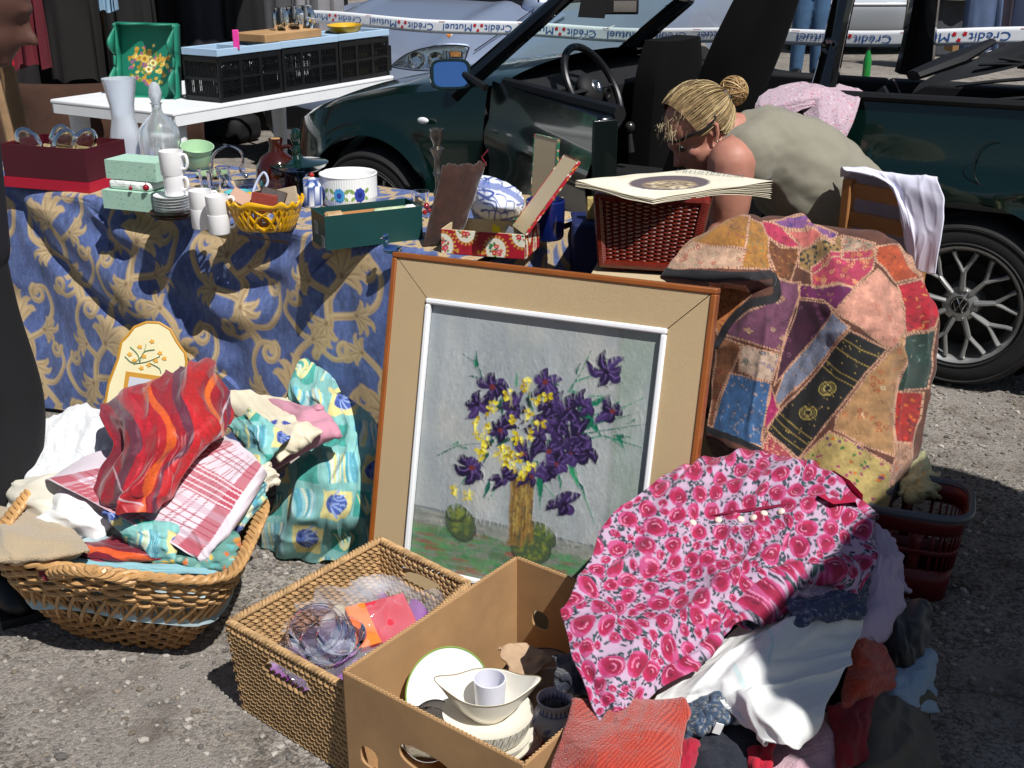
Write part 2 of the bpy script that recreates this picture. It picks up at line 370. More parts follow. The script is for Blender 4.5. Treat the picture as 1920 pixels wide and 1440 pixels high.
# ============================================================= dark green convertible
OR = at(1772, 732)
def cw(x, y, z): return OR+Uv*x+Vv*y+Zv*z
def cwa(A): A = np.asarray(A, float); return OR+A[..., 0:1]*Uv+A[..., 1:2]*Vv+A[..., 2:3]*Zv
def cp(px, py, yl):
    P = onp(px, py, OR+Vv*yl, Vv)-OR; return float(P@Uv), float(P[2])
PAINT = mat('green_paint', '05201c', rough=.18, coat=.8, metal=.3, spec=.6, var=(2, .1))
BLK = mat('black_plastic', '121214', rough=.5); TRIM = mat('dark_trim', '0e0e11', rough=.7, bump=(300, .3, .001)); RUB = mat('tyre_rubber', '1d1d1e', rough=.8, bump=(60, .2), var=(12, .25))
BGL = mat('gloss_black', '08090b', rough=.08, coat=1.); CHR = mat('chrome', 'c8c8cc', rough=.12, metal=1.); SEATM = mat('seat_fabric', '050505', rough=.95, spec=.2, bump=(500, .4, .001)); CANV = mat('soft_top_canvas', '101216', rough=.85, bump=(350, .4, .001), var=(14, .3))
ALLOY = mat('alloy', 'a4a4a2', rough=.4, metal=.6, var=(15, .15)); DARK = mat('wheel_well', '040404', rough=.95)
GLASS = mat('car_glass', 'dfeeea', rough=0., trans=1., ior=1.01, spec=.3)
MIRR = mat('mirror_sky_tint', '7fb2ee', rough=.02, metal=1.)  # metal tinted blue to carry the sky reflection
car = thing('parked_convertible', cw(-1.25, .8, 0), 'dark green convertible with open driver door and folded black soft top, behind the bending woman', 'car')
WC = [(-2.52, .30), (0, .30)]; RA = .355
def zt(x):   # height of the crease / hood edge
    return np.interp(x, [-3.25, -3.18, -3.05, -2.8, -2.4, -2.0, -1.85, -1.2, -.7, 0, .45, .8, .95], [.50, .58, .66, .745, .83, .885, .905, .93, .945, .955, .96, .93, .80])
def zb(x):
    z = .2
    for c, h in WC:
        if abs(x-c) < RA: z = max(z, h+math.sqrt(RA*RA-(x-c)**2))
    return z
def ys(x, t):  # side surface depth: t 0 bottom..1 top
    y = .02+.07*t**3+.03*(1-t)**2
    y += .42*max(0, (-2.75-x)/.5)**2.2+.35*max(0, (x-.45)/.5)**2.2
    return y
def sidepanel(name, xa, xb, parent, m=PAINT, mirror=False):
    xs = set(np.linspace(xa, xb, 60).tolist())
    for c, h in WC:
        for th in np.linspace(0, PI, 41):
            q = c+RA*math.cos(th)*.9999
            if xa < q < xb: xs.add(q)
    xs = sorted(xs); G = []
    for x in xs:
        lo, hi = zb(x), float(zt(x)); row = []
        for t in np.linspace(0, 1, 16):
            z = lo+(hi-lo)*t; tt = (z-.2)/(hi-.2); y = ys(x, tt)
            y -= .022*math.exp(-((z-.70)/.035)**2)*(x > -.8)            # swage line
            for c, h in WC:
                d = math.hypot(x-c, z-h); y -= .022*math.exp(-((d-RA)/.035)**2)
            row.append((x, 1.64-y if mirror else y, z*(.90 if mirror and x > -1.9 else 1)))
        G.append(row)
    mb = MB(); mb.grid(cwa(G))
    # arch lips
    for c, h in WC:
        if xa < c < xb:
            th = np.linspace(0, PI, 40); a = np.array([(c+RA*math.cos(q), (.02 if not mirror else 1.62), h+RA*math.sin(q)) for q in th]); bq = a+np.array([0, .16 if not mirror else -.16, 0])
            mb.grid(cwa(np.stack([a, bq])))
    return obj(name, mb, m, parent, sharp=50)
body = sidepanel('front_wing', -3.25, -1.93, car)
sidepanel('rear_side_panel', -.72, .95, car)
sidepanel('far_side_panel', -3.25, .95, car, mirror=True)
# hood
xs = np.linspace(-3.25, -1.85, 40); G = []
for x in xs:
    a = ys(x, 1.); row = []
    for t in np.linspace(0, 1, 24):
        y = a+(1.64-2*a)*t; row.append((x, y, float(zt(x))+.075*math.sin(PI*t)**.55*(1-math.exp(-(x+3.27)*9))))
    G.append(row)
mb = MB(); mb.grid(cwa(G)); obj('hood', mb, PAINT, car, sharp=60)
G = [[(-3.25-.03*math.sin(PI*t)+q[0], .44+.76*t, q[1]) for t in np.linspace(0, 1, 12)] for q in [(0, .50), (-.03, .42), (-.05, .30), (-.03, .2)]]
mb = MB(); mb.grid(cwa(G)); obj('front_bumper', mb, PAINT, car)
mb = MB()
for s, (c, h) in enumerate(WC): mb.lathe([(0, 0), (RA+.0, 0)], cw(c, .28, h), 32, ax=frame(Vv))
mb.box(cw(-1.25, .82, .22), (2.2, 1.5, .05), M=np.stack([Uv, Vv, Zv], 1)); obj('underbody', mb, DARK, car)
def wheel(x, nm='wheel'):
    wr = thing(nm, cw(x, .06, .3), None, None); del_ = wr; wr.parent = car; wr.matrix_parent_inverse = pw(car).inverted()
    A = np.array(frame(-Vv)); c = cw(x, .17, .3)
    mb = MB(); prof = [(.185, -.005), (.19, .12), (.205, .142), (.225, .150), (.262, .147), (.284, .13), (.294, .11), (.296, .02), (.29, -.03), (.2, -.04)]
    mb.lathe(prof, c, 64, ax=A)
    for rr in (.215, .27): mb.lathe([(rr-.004, .149), (rr, .1525), (rr+.004, .149)], c, 64, ax=A)
    obj('tyre', mb, RUB, wr)
    mb = MB(); mb.lathe([(.17, -.02), (.178, .09), (.186, .12), (.197, .142), (.204, .146), (.206, .14), (.2, .125), (.19, .11)], c, 64, ax=A)
    e1, e2, e3 = A[:, 0], A[:, 1], A[:, 2]
    def pp(r, a, hh): return c+e1*r*math.cos(a)+e2*r*math.sin(a)+e3*hh
    for i in range(9):
        a0 = i*2*PI/9+.2
        mb.tube([pp(.05, a0, .118), pp(.09, a0, .126), pp(.118, a0, .127)], [.018, .015, .014], 8, flat=.6)
        for sg in (-1, 1):
            mb.tube([pp(.112, a0, .127), pp(.14, a0+sg*.10, .128), pp(.165, a0+sg*.17, .13), pp(.187, a0+sg*.2, .132)], [.011, .0105, .0105, .012], 8, flat=.7)
        mb.tube([pp(.118, a0, .127), pp(.118, a0+.01, .127)], .011, 8)
    mb.lathe([(0, .132), (.02, .132), (.045, .128), (.06, .122), (.064, .10), (.066, .04), (.066, 0)], c, 40, ax=A)
    for i in range(5):
        a0 = i*2*PI/5; mb.ball(pp(.052, a0, .126), .007, 6)
    obj('rim', mb, ALLOY, wr)
    mb = MB(); mb.lathe([(0, .02), (.17, .02)], c, 32, ax=A); mb.lathe([(.13, .04), (.05, .04)], c, 32, ax=A); obj('brake_disc', mb, mat('brake_dark', '111111', rough=.6), wr)
    mb = MB(); mb.lathe([(0, .134), (.028, .134), (.031, .131)], c, 32, ax=A); hub = obj('hub_cap', mb, BLK, wr)
    emblem(c+e3*.1355, e1, Zv-e3*np.dot(Zv, e3), e3, .026, wr)
    return wr
def emblem(c, ex, ey, ez, r, parent, m=None):
    ex = np.cross(ey, ez); ex /= np.linalg.norm(ex); ey = ey/np.linalg.norm(ey)
    mb = MB(); q = lambda x, y: c+ex*x*r+ey*y*r
    mb.tube([q(math.cos(a), math.sin(a)) for a in np.linspace(0, 2*PI, 33)[:-1]], r*.085, 6, closed=True)
    for P in ([(-.38, .88), (0, .12), (.38, .88)], [(-.85, .42), (-.38, -.8), (0, -.02), (.38, -.8), (.85, .42)]): mb.tube([q(*p_) for p_ in P], r*.1, 6)
    obj('emblem', mb, m or CHR, parent)
wheel(0); wheel(-2.52)
# side indicator
x_, z_ = cp(793, 226, .03); mb = MB(); mb.ball(cw(x_, .03, z_), (.028, .012, .014), 12, M=np.stack([Uv, Vv, Zv], 1)); obj('side_indicator', mb, mat('clear_lens', 'd8dce0', rough=.12, spec=.8), car)
# fuel line / panel gap on the rear side: the flap outline
mb = MB(); x_, z_ = cp(1862, 312, .02); mb.tube([cw(x_+.07*math.cos(a)*(.9), .008+.03*((z_+.07*math.sin(a)-.2)/.75)**3+.008, z_+.075*math.sin(a)) for a in np.linspace(1.6, 4.6, 16)], .0022, 5); obj('panel_gap', mb, BLK, car)
# windscreen frame
def pil(px0, py0, px1, py1, y0, y1, r): 
    a, b = cp(px0, py0, y0), cp(px1, py1, y1); return cw(a[0], y0, a[1]), cw(b[0], y1, b[1])
A0 = cw(-2.04, .10, .90); a1 = cp(1052, 0, .22); A1 = cw(a1[0], .22, a1[1]); dirA = (A1-A0); A2 = A0+dirA*1.12
B0 = cw(-2.04, 1.54, .90); a1 = cp(1285, 0, 1.42); B1 = cw(a1[0], 1.42, a1[1]); B2 = B0+(B1-B0)*1.05
if B2[2] < A2[2]-.1 or B2[2] > A2[2]+.1: B2 = A2+Vv*1.2
mb = MB(); mb.tube([A0-dirA*.15, A0, A1, A2], [.03, .03, .026, .026], 8, flat=1.3); obj('windscreen_pillar', mb, BGL, car)
mb = MB(); mb.tube([B0, B2], [.035, .032], 8, flat=1.3); obj('windscreen_pillar', mb, BGL, car)
mb = MB(); mb.tube([A2-Vv*.02, A2+Vv*.6+Zv*.02, B2+Vv*.02], .03, 8); obj('windscreen_header', mb, BGL, car)
mb = MB(); mb.slab([A0, B0, B2, A2], .004); obj('windscreen', mb, GLASS, car, smooth=False)
# interior
mid = lambda x, y, z: cw(x, y, z)
CM = np.stack([Uv, Vv, Zv], 1)
mb = MB()
P = [[(-2.04, y, .88), (-1.92, y, .90), (-1.82, y, .875), (-1.77, y, .82), (-1.76, y, .72), (-1.82, y, .62), (-1.95, y, .55)] for y in np.linspace(.12, 1.54, 12)]
for i, y in enumerate(np.linspace(.12, 1.54, 12)):
    if y < .7: P[i][2] = (-1.80, y, .915); P[i][3] = (-1.72, y, .87)
mb.grid(cwa(P)); dash = obj('dashboard', mb, TRIM, car)
for yy, r_ in ((.20, .035), (.72, .03), (.80, .03)):
    mb = MB(); mb.lathe([(0, .004), (r_*.6, .004), (r_*.7, .012), (r_, .012), (r_*1.05, 0)], cw(-1.755, yy, .80), 20, ax=frame(Uv)); obj('air_vent', mb, BLK, dash)
mb = MB(); mb.box(cw(-2.0, .82, .55), (.1, 1.42, .7), M=CM); mb.box(cw(-1.2, .82, .27), (1.6, 1.45, .06), M=CM); mb.box(cw(-1.1, .82, .36), (1.3, .22, .22), M=CM); obj('floor_and_tunnel', mb, TRIM, car, bevel=.02)
s0 = cw(-1.22, .42, .86); sd = (Uv*.86+Zv*.5); sd /= np.linalg.norm(sd); SA = np.array(frame(sd))
wx_, wz_ = cp(1112, 165, .42); s0 = cw(wx_, .42, wz_)
mb = MB(); e1 = Vv; e2 = np.cross(sd, e1)
mb.tube([s0+(e1*math.cos(a)+e2*math.sin(a))*.185 for a in np.linspace(0, 2*PI, 49)[:-1]], .0155, 10, closed=True); sw = obj('steering_wheel', mb, mat('wheel_leather', '141416', rough=.35), car)
mb = MB(); mb.ball(s0-sd*.02, (.075, .07, .04), 14, M=SA)
for a in (0, PI, -PI/2-.3, -PI/2+.3): mb.tube([s0+(e1*math.cos(a)+e2*math.sin(a))*q-sd*.01 for q in (.05, .1, .178)], [.02, .016, .013], 8, flat=.5)
mb.tube([s0-sd*.02, s0-sd*.25], .03, 10); obj('steering_hub', mb, TRIM, sw)
mb = MB(); mb.lathe([(0, .022), (.026, .022), (.03, .018)], s0, 24, ax=SA); obj('horn_badge', mb, mat('badge_silver', '8b9094', rough=.25, metal=.8), sw)
emblem(s0+sd*.024, e1, -e2 if e2[2] < 0 else e2, sd, .024, sw)
g0 = cw(*[cp(1183, 285, .82)[0], .82, cp(1183, 285, .82)[1]]); mb = MB(); mb.tube([g0, g0+Zv*.09-Uv*.01], [.018, .01], 10); k_ = obj('gear_lever', mb, TRIM, car); mb = MB(); mb.ball(g0+Zv*.11-Uv*.01, (.024, .024, .026), 10); obj('gear_knob', mb, mat('knob', '55544f', rough=.25, metal=.8), k_)
def seat(y, x, name, recl=.36, hb=.66, hr=True):
    s = thing(name, cw(x, y, .3), None, None); s.parent = car; s.matrix_parent_inverse = pw(car).inverted()
    mb = MB(); G = []
    for t in np.linspace(0, 1, 14):
        wd = .25+.01*math.sin(t*PI)-.07*max(0, (t-.72)/.28)**1.5; row = []
        for a in np.linspace(0, 2*PI, 25)[:-1]:
            ca, sa = math.cos(a), math.sin(a); yy = wd*np.sign(ca)*abs(ca)**.6; xx = .075*np.sign(sa)*abs(sa)**.6-(.04*abs(ca)**3 if sa < 0 else 0)
            row.append((x+xx+math.sin(recl)*hb*t+.0, y+yy, .42+hb*t*math.cos(recl)))
        G.append(row)
    G = cwa(G); mb.grid(G, cv=True); mb.add(G[-1], [list(range(24))]); obj('seat_back', mb, SEATM, s)
    mb = MB(); hx = x+math.sin(recl)*.76
    if hr: mb.ball(cw(hx, y, .42+.78*math.cos(recl)), (.06, .125, .10), 12, M=CM); mb.tube([cw(hx-.02, y+.05, 1.0), cw(hx, y+.05, 1.1)], .006, 6); mb.tube([cw(hx-.02, y-.05, 1.0), cw(hx, y-.05, 1.1)], .006, 6); obj('headrest', mb, SEATM, s)
    mb = MB(); mb.box(cw(x-.24, y, .37), (.5, .5, .16), M=CM); obj('seat_cushion', mb, SEATM, s, bevel=.05)
seat(1.16, -1.62, 'passenger_seat', .05, .60, False); seat(.42, -1.18, 'driver_seat', .34, .92, False)
mb = MB(); mb.box(cw(-.05, .82, .45), (.5, 1.3, .3), M=CM); mb.box(cw(.22, .82, .68), (.16, 1.3, .42), M=CM); obj('rear_bench', mb, SEATM, car, bevel=.05)
# far door and belt
mb = MB(); mb.hexa(cwa([(-1.95, 1.56, .3), (-.7, 1.56, .3), (-.7, 1.62, .3), (-1.95, 1.62, .3), (-1.95, 1.5, .85), (-.7, 1.5, .85), (-.7, 1.56, .86), (-1.95, 1.56, .86)])); obj('far_door', mb, TRIM, car, bevel=.015)
mb = MB(); mb.hexa(cwa([(-.7, 1.5, .3), (.8, 1.4, .3), (.8, 1.6, .3), (-.7, 1.6, .3), (-.7, 1.48, .85), (.8, 1.42, .86), (.8, 1.56, .87), (-.7, 1.56, .86)])); obj('far_inner_panel', mb, TRIM, car, bevel=.015)
# roll-over bar
ra = cp(1555, 150, .22)[0]; mb = MB()
bar = [cw(ra, .14, .9), cw(ra+.01, .17, 1.05), cw(ra+.03, .24, 1.33), cw(ra+.04, .36, 1.40), cw(ra+.04, 1.28, 1.40), cw(ra+.03, 1.38, 1.33), cw(ra, 1.47, .9)]
mb.tube(spl(bar, 40), [.05+.035*math.exp(-i/4)+.035*math.exp(-(39-i)/4) for i in range(40)], 10, flat=.7); rb = obj('roll_bar', mb, BGL, car)
lx, lz = cp(1562, 86, .18); mb = MB(); mb.lathe([(.012, .006), (.024, .012), (.03, .002)], cw(lx, .14, lz), 20, ax=frame(-Vv)); obj('belt_loop', mb, BGL, rb)
# window strip trim along the rear side + triangular cap
mb = MB(); mb.tube([cw(x, .085, float(zt(x))+.012) for x in np.linspace(-.68, .9, 12)], .016, 8); obj('belt_trim', mb, BLK, car)
a_ = [cp(q[0], q[1], .12) for q in ((1620, 190), (1660, 160), (1672, 182), (1688, 196))]
mb = MB(); mb.prism([(q[0], q[1]) for q in a_], cw(0, .12, 0), Uv, Zv, .03); obj('corner_cap', mb, BLK, car)
mb = MB(); q0, q1 = cp(1676, 148, .14), cp(1688, 178, .14); mb.tube([cw(q0[0], .14, q0[1]), cw(q1[0], .14, q1[1])], .003, 6); obj('trim_glint', mb, CHR, car)
# folded soft top: layered heaps across the rear deck
def top_z(px, py, y): return cp(px, py, y)
G = []
prof = [(-.28, .96), (-.22, 1.0), (-.12, 1.04), (.0, 1.09), (.12, 1.14), (.3, 1.19), (.5, 1.22), (.7, 1.2), (.85, 1.1), (.92, .98)]
for y in np.linspace(.2, 1.46, 40):
    row = []
    for i, (x, z) in enumerate(spl(prof, 60)):
        e = min(1, (y-.2)/.08, (1.46-y)/.08); f = 1-abs(float(noise(x*5+.3*y, y*2.2, 0, 4)))*1.6
        row.append((x, y, .94+(z-.94)*(.72+.28*e**.5)+.03*f))
    G.append(row)
mb = MB(); mb.grid(cwa(G)); tp = obj('folded_soft_top', mb, CANV, car)
for j in range(5):
    mb = MB(); yy = .19+.012*j
    mb.tube([cw(x, yy+.01*math.sin(x*9+j), .965+.035*j+(.02+.012*j)*math.sin(x*3.2+j*.9)+x*.09) for x in np.linspace(-.2+.06*j, .85, 24)], .012, 8, flat=.5); obj('canvas_fold', mb, CANV, tp)
# black frame arm lying up to the right
mb = MB(); mb.tube([cw(*[cp(1712, 142, .3)[0], .3, cp(1712, 142, .3)[1]]), cw(cp(1790, 112, .5)[0], .5, cp(1790, 112, .5)[1]), cw(cp(1860, 78, .7)[0], .7, cp(1860, 78, .7)[1])], [.03, .045, .02], 8, flat=.6); obj('roof_frame_arm', mb, BLK, tp)
# driver door, hinged at the front and swung open
hx = -1.93; phi = R(38); dd = Uv*math.cos(phi)-Vv*math.sin(phi); dn_ = np.cross(dd, Zv)*-1; H0 = cw(hx, .03, 0)   # dd along the door, di towards the inside face
di = Vv*math.cos(phi)+Uv*math.sin(phi)
def dq(s, t, z): return H0+dd*s+di*t+Zv*z
DL = 1.02
door = thing('open_door', H0+dd*.5+Zv*.3, None, None); door.parent = car; door.matrix_parent_inverse = pw(car).inverted()
mb = MB(); mb.grid(np.array([[dq(s, .015+.05*(z-.3)**2*2-(.02*math.exp(-((z-.7)/.05)**2)), z) for z in np.linspace(.26, .92, 14)] for s in np.linspace(0, DL, 20)])); obj('door_skin', mb, PAINT, door)
mb = MB(); mb.hexa([dq(0, .04, .26), dq(DL, .04, .26), dq(DL, .13, .26), dq(0, .12, .26), dq(0, .06, .90), dq(DL, .06, .92), dq(DL, .13, .92), dq(0, .11, .90)]); dtrim = obj('door_trim', mb, mat('gloss_trim', '0c1118', rough=.18, coat=.6), door, bevel=.015)
mb = MB(); mb.tube([dq(.0, .11, .905), dq(DL, .135, .925)], .022, 8, flat=1.3); obj('door_top_rail', mb, BLK, door)
mb = MB(); mb.tube([dq(.12, .15, .63), dq(.3, .17, .655), dq(.8, .17, .64)], [.02, .026, .022], 8, flat=1.4); obj('armrest', mb, TRIM, dtrim)
mb = MB(); mb.tube([dq(.1, .135, .70), dq(.85, .14, .68)], .006, 6); obj('trim_strip', mb, mat('grey_strip', '6b6b70', rough=.3, metal=.5), dtrim)
mb = MB(); mb.box(dq(.45, .15, .42), (.6, .06, .14), M=np.stack([dd, di, Zv], 1)); obj('door_pocket', mb, TRIM, dtrim, bevel=.02)
mb = MB(); mb.box(dq(DL+.004, .08, .6), (.012, .09, .62), M=np.stack([dd, di, Zv], 1)); de = obj('door_edge', mb, mat('door_edge_paint', '04100f', rough=.35, coat=.3), door, bevel=.004)
mb = MB()
for s_, t_, z_ in ((.0, .06, .62), (.0, .1, .62), (.0, .06, .5), (.0, .1, .5), (0, .05, .44)): mb.lathe([(0, .006), (.007, .006), (.009, 0)], dq(DL+.01, t_, z_), 10, ax=frame(dd))
obj('door_screws', mb, CHR, de)
mb = MB(); mb.box(dq(DL+.012, .08, .56), (.01, .03, .05), M=np.stack([dd, di, Zv], 1)); obj('door_latch', mb, CHR, de)
# mirrors
def mirror(px, py, d, rx, rz, nm):
    c = ad(px, py, d); n_ = Vector(-c+np.array([.35, 0, 2.2])).normalized(); M_ = np.array(frame(n_)); 
    M_ = np.stack([np.cross(Zv, np.array(n_)), np.cross(np.array(n_), np.cross(Zv, np.array(n_))), np.array(n_)], 1); M_[:, 0] /= np.linalg.norm(M_[:, 0]); M_[:, 1] /= np.linalg.norm(M_[:, 1])
    def rr(a, kx, kz, p=.45): return kx*np.sign(math.cos(a))*abs(math.cos(a))**p, kz*np.sign(math.sin(a))*abs(math.sin(a))**p
    G = []
    for k_, dz in ((.86, .004), (1, .004), (1.04, -.01), (.95, -.05), (.6, -.085), (.01, -.1)):
        G.append([M_@np.array([*rr(a, rx*k_, rz*k_), dz])+c for a in np.linspace(0, 2*PI, 41)[:-1]])
    mb = MB(); mb.grid(np.array(G), cv=True); h_ = obj(nm, mb, PAINT if nm else BLK, car)
    mb = MB(); ring = [M_@np.array([*rr(a, rx*.88, rz*.88), -.002])+c for a in np.linspace(0, 2*PI, 41)[:-1]]; mb.add(ring, [list(range(40))]); obj('mirror_glass', mb, MIRR, h_, smooth=False)
    return c
c_ = mirror(845, 139, 4.62, .076, .056, 'side_mirror')
mb = MB(); mb.tube([c_-np.array([0, -.04, 0])+Uv*.06, c_+Uv*.16-Zv*.04], [.012, .015], 8); obj('mirror_arm', mb, BLK, car)
cf = mirror(1250, 104, 6.0, .07, .052, 'side_mirror')
mb = MB(); q = ad(1150, 12, 4.9); mb.box(q, (.2, .03, .06)); mb.tube([q+Zv*.03, q+Zv*.1-Uv*.05], .01, 6); rm = obj('rear_view_mirror', mb, BLK, car, bevel=.015)
mb = MB(); mb.add([q+np.array(t) for t in ((.0, -.018, -.02), (.09, -.018, -.02), (.09, -.018, .022), (.0, -.018, .022))], [[0, 1, 2, 3]]); obj('mirror_glass', mb, CHR, rm)
mb = MB(); q = ad(1110, 12, 4.85); mb.prism([(-.04, .05), (-.055, -.04), (.05, -.045), (.07, .06)], q, (1, 0, 0), (0, 0, 1), .01); obj('parking_card', mb, BLK, car)
# ============================================================= helpers for writing, garments
def text_obj(name, txt, o, ex, ey, width, m, parent, height=None, off=.0015, space=1.):
    cu = bpy.data.curves.new('t', 'FONT'); cu.body = txt; cu.resolution_u = 3; cu.space_character = space
    t = bpy.data.objects.new('t', cu); COL.objects.link(t); dg = bpy.context.evaluated_depsgraph_get(); me = bpy.data.meshes.new_from_object(t.evaluated_get(dg))
    V = np.array([v_.co[:] for v_ in me.vertices]); F = [list(p_.vertices) for p_ in me.polygons]; bpy.data.objects.remove(t); bpy.data.curves.remove(cu)
    lo, hi = V.min(0), V.max(0); k = width/(hi[0]-lo[0]); ky = k if height is None else height/(hi[1]-lo[1])
    ex, ey = np.array(ex, float), np.array(ey, float); n = np.cross(ex, ey); n /= np.linalg.norm(n)
    mb = MB(); mb.add(np.array(o)+(V[:, :1]-lo[0])*k*ex+(V[:, 1:2]-lo[1])*ky*ey+n*off, F); bpy.data.meshes.remove(me)
    return obj(name, mb, m, parent, smooth=False)
def garment(name, top, wd, ht, col, label, ex=(1, 0, 0), seed=0, sh=.5, depth=.05, cat='garment', group=None, rough=.85, flare=1.1):
    ex = np.array(ex, float); ex /= np.linalg.norm(ex); ez = np.array([0, 0, 1.]); ey = np.cross(ez, ex); G = []
    for t in np.linspace(0, 1, 26):
        hw = wd/2*(sh+(1-sh)*min(1, t/.12)**.5)*(1+(flare-1)*t); row = []
        for a in np.linspace(0, 2*PI, 61)[:-1]:
            c_, s_ = math.cos(a), math.sin(a); f = float(noise(c_*4+seed, t*1.2, (1 if s_ > 0 else 7), seed))*.035*min(1, t*4)
            row.append(np.array(top)+ex*hw*np.sign(c_)*abs(c_)**.7+ey*((depth+.02*t)*s_+f)-ez*(ht*t+.02*float(noise(c_*3, 0, seed, 2))*t))
        G.append(row)
    mb = MB(); mb.grid(np.array(G), cv=True); mb.add(np.array(G)[0], [list(range(60))])
    m = mat('garment_'+col, col, rough=rough, var=(9, .18)); return tag(obj(name, mb, m), label, cat, group)
def leg_table(name, o, ex, ey, L, D, h, m, label, cat='table', th=.03, lr=.03, parent=None):
    t = thing(name, np.array(o)+ex*L/2+ey*D/2, label, cat); M_ = np.stack([ex, ey, Zv], 1)
    mb = MB(); mb.box(np.array(o)+ex*L/2+ey*D/2+Zv*(h-th/2), (L, D, th), M=M_); obj('tabletop', mb, m, t, bevel=.008)
    for a in (.06, L-.06):
        for b_ in (.06, D-.06):
            p_ = np.array(o)+ex*a+ey*b_; mb = MB(); mb.tube([p_, p_+Zv*(h-th)], [lr*.8, lr], 12, flat=.8); obj('leg', mb, m, t)
    return t
WPL = mat('white_plastic', 'e6e8ea', rough=.4, var=(6, .06)); CARD = mat('cardboard', 'a8835a', rough=.85, var=(7, .2), bump=(60, .15, .001))
CLR = mat('clear_glass', 'f4f8f7', rough=.02, trans=1., ior=1.45)
WOODP = mat('pole_wood', '7a5f42', rough=.8, var=(8, .3))
# ============================================================= silver people carrier
SIL = mat('silver_paint', 'a0adc6', rough=.3, metal=.55, coat=.8, var=(1.5, .05))
S0 = np.array([-.28, 7.0, 0.]); SB = -Uv; SA_ = Vv        # SA back along the car, SB across it
def sq(a, b_, z): return S0+SA_*a+SB*b_+Zv*z
van = thing('silver_car', sq(2, .85, 0), 'silver people carrier parked nose towards the camera behind the striped tape', 'car')
mb = MB(); G = []
hp = spl([(-.02, .2), (-.08, .4), (-.05, .56), (.02, .66), (.18, .80), (.6, .94), (1.15, 1.06)], 40)
for b_ in np.linspace(0, 1, 40):
    e = 2*b_-1; cr = (1-abs(e)**3.2); G.append([sq(x+.22*abs(e)**4*(1-i/60.), 1.72*b_, z-(.10*abs(e)**4 if z > .6 else 0)+.025*math.exp(-((abs(e)-.62)/.10)**2)*(z > .75)) for i, (x, z) in enumerate(hp)])
mb.grid(np.array(G)); obj('hood', mb, SIL, van, sharp=60)
mb = MB(); G = []
for x, z in zip(np.linspace(.2, 4.2, 30), np.interp(np.linspace(.2, 4.2, 30), [.2, .6, 1.15, 4.2], [.72, .86, .98, 1.02])):
    lo = .22
    for c in (.75, 3.4):
        if abs(x-c) < .36: lo = max(lo, .3+math.sqrt(.36**2-(x-c)**2))
    G.append([sq(x, .0+.03*t*t-.02*math.sin(PI*t), lo+(z-lo)*t) for t in np.linspace(0, 1, 10)])
mb.grid(np.array(G)); mb.grid(np.array(G)+SB*1.72); obj('side_panel', mb, SIL, van)
for sd in (.04, 1.68):
    for c in (.75, 3.4):
        mb = MB(); mb.lathe([(0, .1), (.18, .1), (.19, .11), (.29, .1), (.3, 0), (.3, -.1)], sq(c, sd, .3), 32, ax=frame(Uv if sd < 1 else -Uv)); obj('wheel', mb, RUB, van)
mb = MB(); mb.hexa([sq(1.1, .05, 1.02), sq(4.2, .05, 1.0), sq(4.2, 1.67, 1.0), sq(1.1, 1.67, 1.02), sq(2.0, .2, 1.62), sq(4.0, .2, 1.62), sq(4.0, 1.52, 1.62), sq(2.0, 1.52, 1.62)]); obj('cabin_glass', mb, mat('tinted_glass', '0c1014', rough=.04, coat=1), van, smooth=False, bevel=.03)
mb = MB(); mb.hexa([sq(1.95, .17, 1.6), sq(4.05, .17, 1.6), sq(4.05, 1.55, 1.6), sq(1.95, 1.55, 1.6), sq(2.05, .22, 1.66), sq(4.0, .22, 1.66), sq(4.0, 1.5, 1.66), sq(2.05, 1.5, 1.66)]); obj('roof', mb, SIL, van, bevel=.03)
mb = MB(); mb.tube([sq(1.2, .14, 1.02), sq(1.95, .24, 1.6)], .035, 8); mb.tube([sq(1.06, .1, 1.045), sq(1.08, 1.6, 1.05)], .03, 8); obj('windscreen_surround', mb, BLK, van)
mb = MB(); mb.tube([sq(1.1, .5, 1.085), sq(1.2, 1.2, 1.12)], .01, 6); obj('wiper', mb, BLK, van)
HL = mat('headlamp_glass', 'cfd8de', rough=.06, spec=.9, coat=1); LAMPB = mat('lamp_bowl', 'e6e6e0', rough=.12, metal=1)
hc = ad(812, 112, 7.0); ex_ = SB*-.85+SA_*.35; ex_ /= np.linalg.norm(ex_)
# lamp: almond outline facing the nose, wrapped round the corner
out = [(-.24, -.045), (-.17, .02), (-.08, .06), (.06, .085), (.18, .08), (.19, .05), (.16, -.03), (.05, -.06), (-.1, -.062)]
nl = np.cross(ex_, Zv*.9-SA_*.1); nl /= np.linalg.norm(nl)
mb = MB(); G = []
ring = spl(np.array(out+[out[0]]), 48)[:-1]
for k_, dp in ((1.03, -.06), (1.03, .0), (.97, .014), (.6, .03), (.02, .036)): G.append([hc+ex_*q[0]*k_+(Zv*.9+SA_*.25)*q[1]*k_+nl*dp for q in ring])
mb.grid(np.array(G), cv=True); hl = obj('headlight', mb, mat('lens', 'eef4f6', rough=.03, trans=1., ior=1.3, spec=.6), van)
mb = MB(); mb.prism([(q[0]*.98, q[1]*.98) for q in out], hc-nl*.02, ex_, Zv*.9+SA_*.25, .002); obj('lamp_housing', mb, mat('lamp_back', 'd4dade', rough=.18, metal=.9), hl)
for px_ in (-.1, .02): 
    mb = MB(); mb.lathe([(0, -.01), (.03, -.004), (.045, .016), (.048, .018)], hc+ex_*px_-nl*.012, 24, ax=frame(nl)); obj('lamp_bowl', mb, LAMPB, hl)
for q in np.linspace(.06, .17, 7): mb = MB(); mb.tube([hc+ex_*q-nl*.006-Zv*.03, hc+ex_*q-nl*.006+Zv*.05], .004, 5); obj('reflector_rib', mb, LAMPB, hl)
